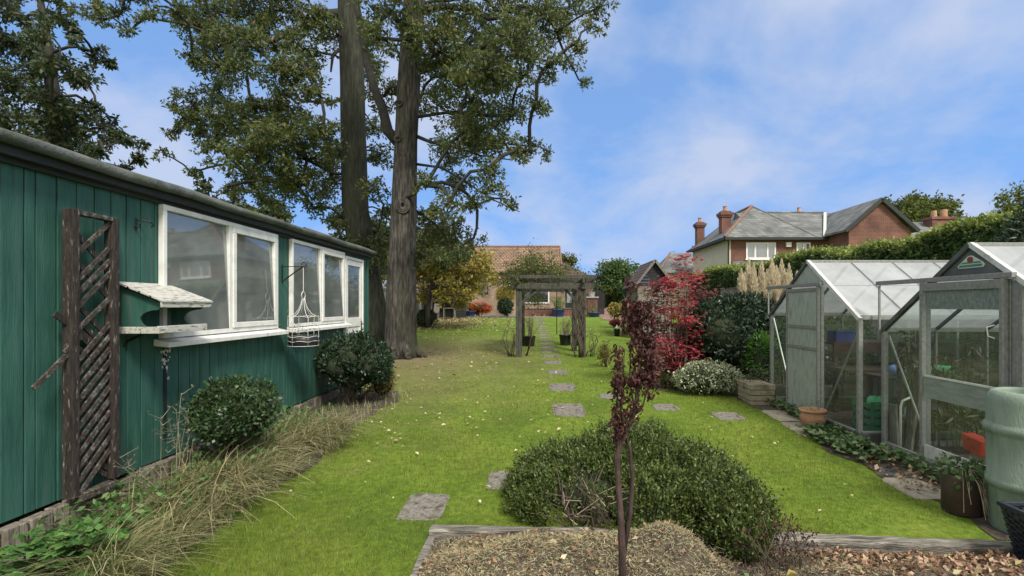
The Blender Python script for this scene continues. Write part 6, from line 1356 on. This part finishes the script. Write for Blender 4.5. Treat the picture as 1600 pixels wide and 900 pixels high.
def pot_plant(label, x, y, r, h, ph, potm, leaf, stems, seed, L=.09, W=.012, name='plant_pot'):
    rr = np.random.default_rng(seed); root = thing(name, label, 'pot', (x, y, g(y)))
    MB().lathe((x, y, g(y)), [(r * .78, 0), (r * .8, .01), (r, h * .92), (r * 1.06, h * .93), (r * 1.06, h), (r * .92, h), (r * .9, h * .9)], 20).build('pot', potm, root, smooth=True)
    mb = MB(); VV = []
    for i in range(stems):
        a = Vector((x + rr.normal(0, r * .35), y + rr.normal(0, r * .35), g(y) + h * .88)); b_ = a + Vector((rr.normal(0, r * .5), rr.normal(0, r * .5), ph * rr.uniform(.6, 1.1))); mb.tube([a, b_], [.006, .003], 4, cap=False)
        n = 12; tt = rng.random(n); p = np.array(a) + (np.array(b_) - np.array(a)) * tt[:, None]; VV.append(leaf_quads(p, rng.normal(size=(n, 3)) * .5 + np.array([0, 0, .8]), L, W))
    mb.build('stems', 'pale_stem', root); leaf_obj('foliage', VV, leaf, root); return root
pot_plant('black pot of dry stems behind the pergola left post', -.36, 17.2, .20, .34, .75, 'black_plastic', 'dry_grass', 22, 1)
pot_plant('black pot of dry grass beside the pergola right rear post', .86, 17.5, .21, .36, .62, 'black_plastic', 'dry_grass', 34, 2)
rr = np.random.default_rng(9)
for i in range(18):
    if i % 6 == 0: mb = MB()
    x0_, y0_ = (PX1 + rr.normal(0, .10), [PY0, 15.9, PY1][i // 6] - .1); a = Vector((x0_, y0_, g(y0_))); pts = [a]
    for k in range(1, 8): pts.append(Vector((x0_ + .07 * math.sin(k * 1.4 + i) + rr.normal(0, .03), y0_ - .02 + .06 * math.cos(k * 1.3 + i), g(y0_) + k * .27)))
    mb.tube(pts, [.022 - .002 * k for k in range(8)], 5)
    if i % 6 == 5: tag(mb.build('twining_climber', 'twig', loc=(PX1, y0_, g(y0_)), smooth=True), 'dry climber stems twining up the ' + ('front', 'middle', 'rear')[i // 6] + ' right post of the pergola', 'climber')
# bird feeder pole
bf = thing('bird_feeder', 'thin dark metal bird feeder pole standing on the lawn beyond the pergola', 'bird feeder', (.70, 21.6, g(21.6)))
mb = MB(); zb_ = g(21.6); mb.tube([(.70, 21.6, zb_ - .1), (.70, 21.6, zb_ + 2.15)], .018, 8); mb.tube([(.70, 21.6, zb_ + 2.1), (.78, 21.6, zb_ + 2.25), (.92, 21.6, zb_ + 2.22), (.95, 21.6, zb_ + 2.1)], .012, 6); mb.build('pole', 'iron', bf)
MB().lathe((.95, 21.6, zb_ + 1.72), [(.06, 0), (.06, .28), (.09, .30), (.02, .36)], 12).build('feeder', 'alu_dark', bf)

# ================================================================== BUNGALOW
bg_ = thing('bungalow', 'single storey brown brick bungalow with tiled roof at the end of the lawn', 'house', (-2.5, 40, g(38)))
Yw = 38.0; zg = g(38); ev = 4.45; rz = 6.72
MB().box(-9.5, 1.45, Yw, 46, zg - .2, ev).build('wall', 'brown_brick', bg_)
MB().prism([(-9.8, Yw - .35, ev - .05), (-9.8, 42, rz), (-9.8, 46.4, ev - .05)], (11.4, 0, 0)).build('roof', 'pantile', bg_)
mb = MB(); mb.box(-9.8, 1.6, Yw - .43, Yw - .352, ev - .18, ev - .03); mb.build('gutter', 'black_fascia', bg_)
MB().bar((1.62, Yw - .36, ev - .03), (1.62, 42, rz + .03), .10, .09).build('verge', 'ridge_tile', bg_)
MB().tube([(-9.8, 42, rz + .02), (1.6, 42, rz + .02)], .09, 8).build('ridge', 'ridge_tile', bg_)
MB().tube([(-5.9, 41, 5.9), (-5.9, 41, 7.05)], .24, 12).tube([(-5.9, 41, 7.05), (-5.9, 41, 7.12)], .3, 12).build('flue', 'stone_grey', bg_)
MB().box(1.452, 3.9, Yw + .3, 45, zg - .2, ev - .5).build('wall', 'brown_brick', bg_)
MB().add([(1.62, Yw - .1, 3.95), (4.2, Yw - .1, 3.85), (4.2, 45, 3.85), (1.62, 45, 3.95), (1.62, 41.5, 5.5), (1.62, 42, 5.6)], [(0, 1, 5, 4), (0, 3, 2, 1), (1, 2, 5), (2, 3, 5), (0, 4, 5, 3)]).build('side_roof', 'dark_tile', bg_)
MB().box(1.62, 4.25, Yw - .2, Yw - .102, 3.78, 3.93).build('gutter', 'black_fascia', bg_)
fr = MB(); t_ = .09; x0, x1, z0, z1 = -1.45, .68, 2.05, 4.10; yy = Yw - .05
fr.box(x0, x1, yy, Yw - .002, z1 - t_, z1); fr.box(x0, x1, yy, Yw - .002, z0, z0 + t_); fr.box(x0, x0 + t_, yy, Yw - .002, z0 + t_, z1 - t_); fr.box(x1 - t_, x1, yy, Yw - .002, z0 + t_, z1 - t_)
wn = fr.build('window', 'white_paint', bg_); MB().box(x0 + t_, x1 - t_, Yw - .03, Yw - .004, z0 + t_, z1 - t_).build('pane', 'pane_dark', wn)
fr = MB(); x0, x1, z0, z1 = -4.6, -3.85, 2.75, 3.75
fr.box(x0, x1, yy, Yw - .002, z1 - t_, z1); fr.box(x0, x1, yy, Yw - .002, z0, z0 + t_); fr.box(x0, x0 + t_, yy, Yw - .002, z0 + t_, z1 - t_); fr.box(x1 - t_, x1, yy, Yw - .002, z0 + t_, z1 - t_)
wn = fr.build('window', 'dark_shed', bg_); MB().box(x0 + t_, x1 - t_, Yw - .03, Yw - .004, z0 + t_, z1 - t_).build('pane', 'pane', wn)
MB().tube([(-2.28, Yw - .07, zg), (-2.28, Yw - .07, ev - .15)], .05, 8).build('downpipe', 'white_paint', bg_)
fr = MB(); fr.box(1.9, 2.7, Yw + .24, Yw + .298, 1.25, 3.3); dd = fr.build('door', 'dark_shed', bg_); MB().box(2.0, 2.6, Yw + .22, Yw + .238, 2.1, 3.2).build('pane', 'pane', dd)
# patio bits
wl = MB(); wl.box(-1.3, 3.1, 36.2, 36.42, g(36) - .1, g(36) + .52); wl = wl.build('patio_wall', 'red_brick', loc=(.9, 36.3, g(36))); tag(wl, 'low red brick patio wall in front of the white bungalow window', 'wall')
tag(MB().box(-1.35, 3.15, 36.15, 36.47, g(36) + .522, g(36) + .58).build('coping', 'slab', wl, bevel=.01), None)
tag(MB().box(-8.5, -1.4, 34.1, 34.3, g(34) - .1, g(34) + .10).build('stone_kerb', 'roof_felt', loc=(-5, 34.2, g(34)), bevel=.02), 'low grey stone kerb between lawn and patio on the left', 'kerb')
pl_ = thing('brick_pillar', 'square red brick pillar with pale stone cap at the start of the driveway', 'pillar', (3.65, 36, g(36)))
MB().box(3.3, 4.0, 35.7, 36.4, g(36) - .1, 2.42).build('shaft', 'red_brick', pl_); MB().box(3.22, 4.08, 35.62, 36.48, 2.422, 2.52).build('cap', 'stone_grey', pl_, bevel=.02); MB().lathe((3.62, 36.0, 2.52), [(.2, 0), (.24, .28), (.27, .30), (.27, .34), (.2, .34)], 14).build('urn', 'stone_grey', pl_)
gt = thing('side_gate', 'black timber gate and screen beside the bungalow at the driveway', 'gate', (4.1, 38.6, g(38)))
mb = MB(); 
for i in range(9): mb.box(3.95 + i * .1, 4.04 + i * .1, 38.6, 38.64, g(38), 3.1 - .06 * abs(i - 4))
mb.build('board_panel', 'dark_shed', gt); MB().box(3.9, 4.9, 38.645, 38.68, 2.6, 2.7).build('rail', 'dark_shed', gt)
tl = thing('trellis_screen', 'tall black trellis frame above the brick pillar', 'trellis', (3.6, 37.2, g(37)))
for x in (3.1, 4.15): MB().box(x - .06, x + .06, 37.15, 37.25, g(37), 4.0).build('post', 'dark_shed', tl)
mb = MB()
for z in (2.7, 3.0, 3.3, 3.6, 3.9): mb.box(3.16, 4.09, 37.19, 37.21, z, z + .04)
for x in np.arange(3.25, 4.1, .2): mb.box(x, x + .03, 37.215, 37.23, 2.6, 3.98)
mb.build('lattice', 'dark_shed', tl); MB().box(2.9, 4.45, 37.0, 37.4, 4.0, 4.12).build('top_beam', 'dark_shed', tl)
for i, (x, y, r, h, lab) in enumerate(((-5.15, 34.9, .33, .45, 'blue glazed pot on the patio nearest the timber shelter'), (-4.75, 34.8, .33, .42, 'blue glazed pot on the patio beside the orange bush'), (1.25, 35.6, .45, .5, 'blue grey planter with conical shrub beside the patio wall'), (3.7, 35.1, .42, .30, 'shallow blue bowl at the foot of the brick pillar'))):
    pot_plant(lab, x, y, r, h, .5 if i != 2 else .9, 'blue_glaze', 'fern_leaf' if i == 2 else 'ivy_leaf', 30 if i == 2 else 6, 20 + i, .18, .05)
for i, x in enumerate((-.38, .25)):
    pot_plant(('left' if i == 0 else 'right') + 'most little terracotta pot hung on the low brick patio wall', x, 36.0, .12, .2, .2, 'terracotta', 'ivy_leaf', 5, 40 + i, .08, .03, 'terracotta_pot')
shrub('acer_bush', 'low spreading bright orange bush in front of the bungalow', 'shrub', (-4.2, 35.2, g(35) + .55), (.95, .6, .48), 'orange_leaf', 2600, .13, .05, seed=11, lumps=8)
shrub('conifer_shrub', 'dark green conifer shrub in front of the bungalow, below feathery yellow tips', 'shrub', (-2.35, 34.6, g(34) + .72), (.58, .5, .75), 'yew_leaf', 4200, .12, .05, seed=12, lumps=10)
shrub('yellow_shrub', 'feathery golden shrub topping the dark conifer by the bungalow', 'shrub', (-2.30, 35.1, g(34) + 1.45), (.75, .45, .70), 'yellow_leaf', 3600, .2, .03, seed=13, lumps=8, core=False, upb=.6, base_z=g(34))
shrub('yellow_shrub', 'bright yellow green shrub beside the driveway near the garden hut', 'shrub', (3.75, 25.2, 1.62), (.46, .4, .42), 'yellow_leaf', 1900, .1, .06, seed=14, lumps=8)
shrub('maple_shrub', 'tiny crimson maple beneath the bright yellow shrub', 'shrub', (3.35, 22.6, 1.12), (.30, .25, .2), 'maple_red', 900, .06, .03, seed=15, lumps=7)
shrub('green_bush', 'clipped pale green bush over the end of the driveway', 'shrub', (6.1, 50, 3.35), (1.15, .9, .6), 'lime_leaf', 2600, .2, .12, seed=16, lumps=9, base_z=g(50))
shrub('conifer_shrub', 'tall narrow dark conifer beside the garden hut', 'shrub', (5.25, 30, 2.45), (.42, .42, 1.5), 'yew_leaf', 4000, .12, .05, seed=17, lumps=10)
shrub('green_bush', 'dark bush at the foot of the left fence behind the oak', 'shrub', (-5.6, 25.5, 1.25), (.6, .5, .55), 'yew_leaf', 3200, .09, .05, seed=18, lumps=8)
shrub('green_bush', 'dark bush between the two oak trunks by the shed end', 'shrub', (-6.0, 18.6, 1.1), (.5, .5, .6), 'yew_leaf', 3400, .07, .04, seed=19, lumps=8)
shrub('tall_weed', 'slender yellow green plant behind the dead sapling on the lawn', 'plant', (1.62, 12.6, .72), (.16, .16, .38), 'golden_leaf', 420, .07, .02, seed=20, core=False, lumps=6)
# post and black bucket on the lawn
tag(MB().box(3.33, 3.45, 20.85, 20.95, g(21) - .1, g(21) + 1.02).build('wooden_post', 'grey_wood', loc=(3.39, 20.9, g(21)), bevel=.01), 'pale square post standing in the lawn beside the black bucket', 'post')
bk = thing('bucket', 'small black bucket with white lid at the foot of the pale post', 'bucket', (3.12, 20.8, g(20.8)))
MB().lathe((3.12, 20.8, g(20.8)), [(.10, 0), (.13, .29), (.14, .30), (.12, .30)], 16).build('body', 'black_plastic', bk, smooth=True); MB().lathe((3.12, 20.8, g(20.8) + .301), [(.08, 0), (.07, .06), (.03, .10), (.02, .16)], 12).build('lid', 'white_paint', bk, smooth=True)
# timber shelter left of the bungalow
sh_ = thing('timber_shelter', 'dark open fronted timber shelter under the yellow tree', 'shelter', (-6.3, 33.5, g(33)))
for x in (-7.5, -6.95, -5.2): MB().box(x - .07, x + .07, 32.6, 32.74, g(33) - .1, 3.3).build('post', 'old_slat' if x == -6.95 else 'dark_shed', sh_)
MB().box(-7.7, -4.9, 33.9, 33.98, g(33), 3.3).build('back_wall', 'dark_shed', sh_); MB().prism([(-7.9, 32.3, 3.25), (-4.7, 32.3, 3.25), (-4.7, 34.1, 3.6), (-7.9, 34.1, 3.6)], (0, 0, .1)).build('roof', 'roof_felt', sh_); MB().box(-7.7, -5.0, 32.75, 32.8, 2.15, 2.28).build('beam', 'dark_shed', sh_)
ch = thing('garden_chair', 'pale folded garden chair in front of the timber shelter', 'chair', (-6.55, 32.1, g(32))); zc_ = g(32)
MB().box(-6.75, -6.35, 31.95, 32.3, zc_ + .42, zc_ + .46).build('seat', 'grey_wood', ch); MB().bar((-6.55, 32.32, zc_ + .46), (-6.52, 32.45, zc_ + 1.0), .38, .03).build('backrest', 'grey_wood', ch)
for x in (-6.72, -6.38):
    for y in (31.97, 32.28): MB().box(x - .02, x + .02, y - .02, y + .02, zc_, zc_ + .42).build('leg', 'grey_wood', ch)
tb = thing('garden_table', 'small grey garden table beside the pale chair', 'table', (-5.7, 32.1, g(32)))
MB().box(-6.05, -5.3, 31.85, 32.4, zc_ + .70, zc_ + .74).build('tabletop', 'grey_wood', tb)
for x in (-6.0, -5.35):
    for y in (31.9, 32.35): MB().box(x - .025, x + .025, y - .025, y + .025, zc_, zc_ + .70).build('leg', 'grey_wood', tb)

# ================================================================== GARDEN HUT (right of the lawn)
ht = thing('garden_hut', 'small timber hut with brown tiled gable roof behind the red maple', 'hut', (4.35, 20.6, g(20)))
X0, X1, Y0, Y1 = 3.72, 4.98, 19.5, 22; ez, az_ = 2.66, 3.60; xm = 4.35; zb_ = g(20) - .1
mb = MB(); x = X0
while x < X1 - .02: mb.box(x, x + .118, Y0, Y0 + .025, zb_, ez + .05); x += .126
mb.build('front_boards', 'fence_wood', ht); MB().box(X0 + .01, X1 - .01, Y0 + .03, Y1, zb_, ez).build('wall', 'fence_wood', ht)
mb = MB()
for k in range(7):
    z = ez + .02 + k * .12; hw = (az_ - z - .06) / (az_ - ez) * .68
    if hw > .05: mb.box(xm - hw, xm + hw, Y0 - .03 - .004 * (k % 2), Y0 - .004, z, z + .112)
mb.build('gable_boards', 'dark_shed', ht)
for s in (-1, 1): MB().add([(xm, Y0 - .15, az_), (xm + s * .78, Y0 - .15, ez - .08), (xm + s * .78, Y1 + .15, ez - .08), (xm, Y1 + .15, az_), (xm, Y0 - .15, az_ + .06), (xm + s * .80, Y0 - .15, ez - .03), (xm + s * .80, Y1 + .15, ez - .03), (xm, Y1 + .15, az_ + .06)], [(0, 1, 2, 3), (4, 7, 6, 5), (0, 4, 5, 1), (1, 5, 6, 2), (2, 6, 7, 3)]).build('roof', 'dark_tile2', ht)
for s in (-1, 1): MB().bar((xm, Y0 - .17, az_ + .02), (xm + s * .80, Y0 - .17, ez - .07), .03, .09, up=(0, 0, 1)).build('bargeboard', 'grey_wood', ht)

# ================================================================== NEIGHBOUR'S HOUSE
hs = thing('neighbour_house', 'large two storey red brick house with hipped slate roof above the hedge', 'house', (16, 32, g(31)))
Y0 = 31.0; XL = 11.4; ez = 6.0; zb_ = 0.9
MB().box(XL + .15, 17.3, Y0, Y0 + 7, zb_, ez).build('front_wall', 'red_brick', hs)
MB().box(XL, XL + .148, Y0 + .01, Y0 + 7.2, zb_, ez - .01).build('side_wall', 'render_cream', hs)
def poly(pts, m, name, par): return MB().quad(*pts).build(name, m, par)
ap = (13.9, 33.6, 8.42); bk2 = (13.9, 36.6, 8.42); o = .35
E = [(XL - o, Y0 - o, ez), (16.6, Y0 - o, ez), (16.6, Y0 + 7.5, ez), (XL - o, Y0 + 7.5, ez)]
MB().add(E + [ap, bk2], [(0, 1, 4), (1, 2, 5, 4), (2, 3, 5), (3, 0, 4, 5), (0, 3, 2, 1)]).build('roof', 'slate', hs)
MB().add([(13.0, Y0 - o + .01, ez), (19.2, Y0 - o + .01, ez), (19.2, 34.0, 8.06), (13.0, 34.0, 8.06), (19.2, 37.5, ez), (13.0, 37.5, ez)], [(0, 1, 2, 3), (3, 2, 4, 5), (1, 4, 2), (0, 3, 5)]).build('roof', 'slate', hs)
mb = MB(); mb.tube([Vector(E[0]) + Vector((0, 0, .03)), Vector(ap) + Vector((0, 0, .03))], .09, 6); mb.tube([Vector(ap) + Vector((0, 0, .02)), Vector(bk2) + Vector((0, 0, .02))], .09, 6); mb.build('hip_tiles', 'ridge_tile', hs)
MB().tube([Vector(ap) + Vector((0, 0, .0)), Vector(E[1])], .05, 6).tube([(14.6, 34, 8.08), (19, 34, 8.08)], .08, 6).build('ridge', 'slate', hs)
mb = MB(); mb.box(XL - o - .06, 17.2, Y0 - o - .08, Y0 - o - .002, ez - .16, ez + .0); mb.box(XL - o - .08, XL - o - .002, Y0 - o - .08, Y0 + 7.5, ez - .16, ez); mb.build('gutter', 'black_fascia', hs)
MB().box(XL - o, 17.3, Y0 - o, Y0 - .003, ez - .12, ez - .002).box(XL - o, XL - .003, Y0, Y0 + 7.4, ez - .12, ez - .002).build('soffit', 'black_fascia', hs)
MB().tube([(XL - .02, Y0 - .06, ez - .15), (XL - .02, Y0 - .06, zb_)], .05, 8).build('downpipe', 'black_fascia', hs)
# projecting gable wing
gx0, gx1, gy = 17.3, 20.8, 28.7; gm = (gx0 + gx1) / 2; gz = 7.75
MB().add([(gx0, gy, zb_), (gx1, gy, zb_), (gx1, gy, ez + .1), (gm, gy, gz), (gx0, gy, ez + .1), (gx0, Y0 + 3, zb_), (gx1, Y0 + 3, zb_), (gx1, Y0 + 3, ez + .1), (gm, Y0 + 3, gz), (gx0, Y0 + 3, ez + .1)], [(0, 1, 2, 3, 4), (9, 8, 7, 6, 5), (0, 4, 9, 5), (1, 6, 7, 2)]).build('gable_wall', 'red_brick', hs)
for s in (-1, 1):
    xe = gm + s * 2.05; MB().add([(gm, gy - .2, gz + .08), (xe, gy - .2, ez + .02), (xe, 35, ez + .02), (gm, 35, gz + .08), (gm, gy - .2, gz + .2), (xe, gy - .2, ez + .14), (xe, 35, ez + .14), (gm, 35, gz + .2)], [(0, 1, 2, 3), (4, 7, 6, 5), (0, 4, 5, 1), (1, 5, 6, 2), (2, 6, 7, 3)]).build('roof', 'slate', hs)
    MB().bar((gm, gy - .22, gz + .10), (xe, gy - .22, ez + .05), .05, .2, up=(0, 0, 1)).build('bargeboard', 'black_fascia', hs)
MB().bar((17.0, Y0 - .42, ez + .06), (18.7, 33.6, 8.0), .16, .06).build('valley', 'label_white', hs)
def hwin(x0, x1, z0, z1, y, mull, name='window'):
    fr = MB(); t_ = .09; fr.box(x0, x1, y - .06, y - .003, z1 - t_, z1); fr.box(x0, x1, y - .06, y - .003, z0, z0 + t_); fr.box(x0, x0 + t_, y - .06, y - .003, z0 + t_, z1 - t_); fr.box(x1 - t_, x1, y - .06, y - .003, z0 + t_, z1 - t_)
    for m_ in mull: fr.box(m_ - .05, m_ + .05, y - .06, y - .003, z0 + t_, z1 - t_)
    fr.box(x0 - .06, x1 + .06, y - .12, y - .003, z0 - .07, z0 - .002)
    wn = fr.build(name, 'white_paint', hs); xs3 = [x0 + t_] + [v for m_ in mull for v in (m_ - .05, m_ + .05)] + [x1 - t_]
    for i in range(0, len(xs3), 2): MB().box(xs3[i], xs3[i + 1], y - .03, y - .004, z0 + t_, z1 - t_).build('pane', 'pane', wn)
hwin(12.45, 14.25, 4.72, 5.72, Y0, (13.0, 13.75)); hwin(15.5, 16.35, 4.95, 5.72, Y0, (15.92,)); hwin(18.45, 19.6, 4.4, 5.35, gy, (19.0,))
MB().box(14.85, 15.15, Y0 - .14, Y0 - .003, 5.45, 5.72).build('alarm_box', 'white_paint', hs)
MB().prism([(XL - .02, Y0 - .9, 4.1), (14.4, Y0 - .9, 4.1), (14.4, Y0 - .003, 4.5), (XL + .2, Y0 - .003, 4.5)], (0, 0, .1)).build('porch_roof', 'slate', hs)
def chimney(x, y, z0, z1, wd):
    c = MB(); c.box(x - wd, x + wd, y - wd, y + wd, z0, z1 - .55); c.box(x - wd - .06, x + wd + .06, y - wd - .06, y + wd + .06, z1 - .549, z1 - .42); c.box(x - wd - .12, x + wd + .12, y - wd - .12, y + wd + .12, z1 - .419, z1 - .25); c.box(x - wd, x + wd, y - wd, y + wd, z1 - .249, z1 - .15)
    c = c.build('chimney', 'red_brick', hs); MB().lathe((x, y, z1 - .149), [(.13, 0), (.15, .05), (.11, .28), (.14, .30), (.14, .34)], 12).build('chimney_pot', 'terracotta', c)
chimney(11.72, 37.6, 5.6, 8.15, .27); chimney(11.98, 33.2, 6.1, 8.15, .30); chimney(18.2, 36, 6.5, 8.6, .25)
# lower annexe with grey hipped roof, left of the house
an_ = thing('outbuilding', 'low grey hip roofed outbuilding left of the neighbour house', 'building', (11, 41, g(41)))
MB().box(9.3, 13.0, 39.2, 43, 1.0, 4.45).build('wall', 'render_cream', an_)
MB().add([(9.0, 38.9, 4.4), (13.6, 38.9, 4.4), (13.6, 43.3, 4.4), (9.0, 43.3, 4.4), (10.4, 41, 6.1), (12.6, 41, 6.1)], [(0, 1, 5, 4), (1, 2, 5), (2, 3, 4, 5), (3, 0, 4), (0, 3, 2, 1)]).build('roof', 'slate', an_)
MB().tube([(9.0, 38.9, 4.44), (10.4, 41, 6.13)], .07, 6).build('hip_tiles', 'ridge_tile', an_)
# further roofs on the right
h2 = thing('far_house', 'distant house with grey roof and brick chimney behind the hedge on the right', 'house', (30, 38, 1.3))
MB().box(24.5, 34, 38.2, 46, .9, 6.6).build('wall', 'red_brick', h2)
MB().add([(24.0, 37.8, 6.5), (34.5, 37.8, 6.5), (34.5, 46.4, 6.5), (24.0, 46.4, 6.5), (27.2, 42, 8.75), (31.5, 42, 8.75)], [(0, 1, 5, 4), (1, 2, 5), (2, 3, 4, 5), (3, 0, 4), (0, 3, 2, 1)]).build('roof', 'slate', h2)
c = MB(); c.box(31.1, 32.9, 40.6, 41.6, 7.0, 8.75); c.box(31.0, 33.0, 40.5, 41.7, 8.752, 8.95); c = c.build('chimney', 'red_brick', h2)
MB().lathe((31.6, 41.1, 8.951), [(.22, 0), (.2, .55)], 12).build('chimney_pot', 'terracotta', c); MB().lathe((32.4, 41.1, 8.951), [(.26, 0), (.24, .65)], 12).build('chimney_pot', 'terracotta', c)
h3 = thing('far_house', 'distant red roofed house just peeping over the green shed', 'house', (-18.3, 40, 1.3))
MB().box(-21, -15.6, 40, 46, .9, 6.6).build('wall', 'red_brick', h3); MB().prism([(-21.4, 39.7, 6.4), (-18.3, 39.7, 8.0), (-15.2, 39.7, 6.4)], (0, 6.6, 0)).build('roof', 'dark_tile', h3)

# ================================================================== FENCES
def fence_panel(label, x, y0, y1, h, group):
    root = thing('fence_panel', label, 'fence', (x, (y0 + y1) / 2, g(y0)), group); mb = MB(); y = y0 + .05
    while y < y1 - .05: mb.box(x - .012, x + .012, y, y + .135, g(y) + .03, g(y) + h); y += .143
    mb.build('boards', 'fence_wood', root); MB().box(x - .05, x + .05, y0 - .05, y0 + .05, g(y0) - .1, g(y0) + h + .08).build('post', 'grey_wood', root, bevel=.008); MB().box(x - .03, x + .03, y0 + .05, y1 - .05, g(y0) + h + .01, g(y0) + h + .04).build('capping', 'grey_wood', root)
for i in range(14): y = 12.0 + i * 1.85; fence_panel('weathered grey board fence panel along the left boundary behind the oaks', -8.4, y, y + 1.83, 1.85, 'left boundary fence panels')
for i in range(5): y = 27.0 + i * 2.6; fence_panel('pale grey board fence panel along the right side of the driveway', 6.9 + i * .05, y, y + 2.58, 1.7, 'driveway fence panels')
for i in range(6): y = 9.4 + i * 1.85; fence_panel('pale grey board fence panel in front of the hedge behind the pampas grass', 7.25, y, y + 1.83, 1.95, 'hedge side fence panels')
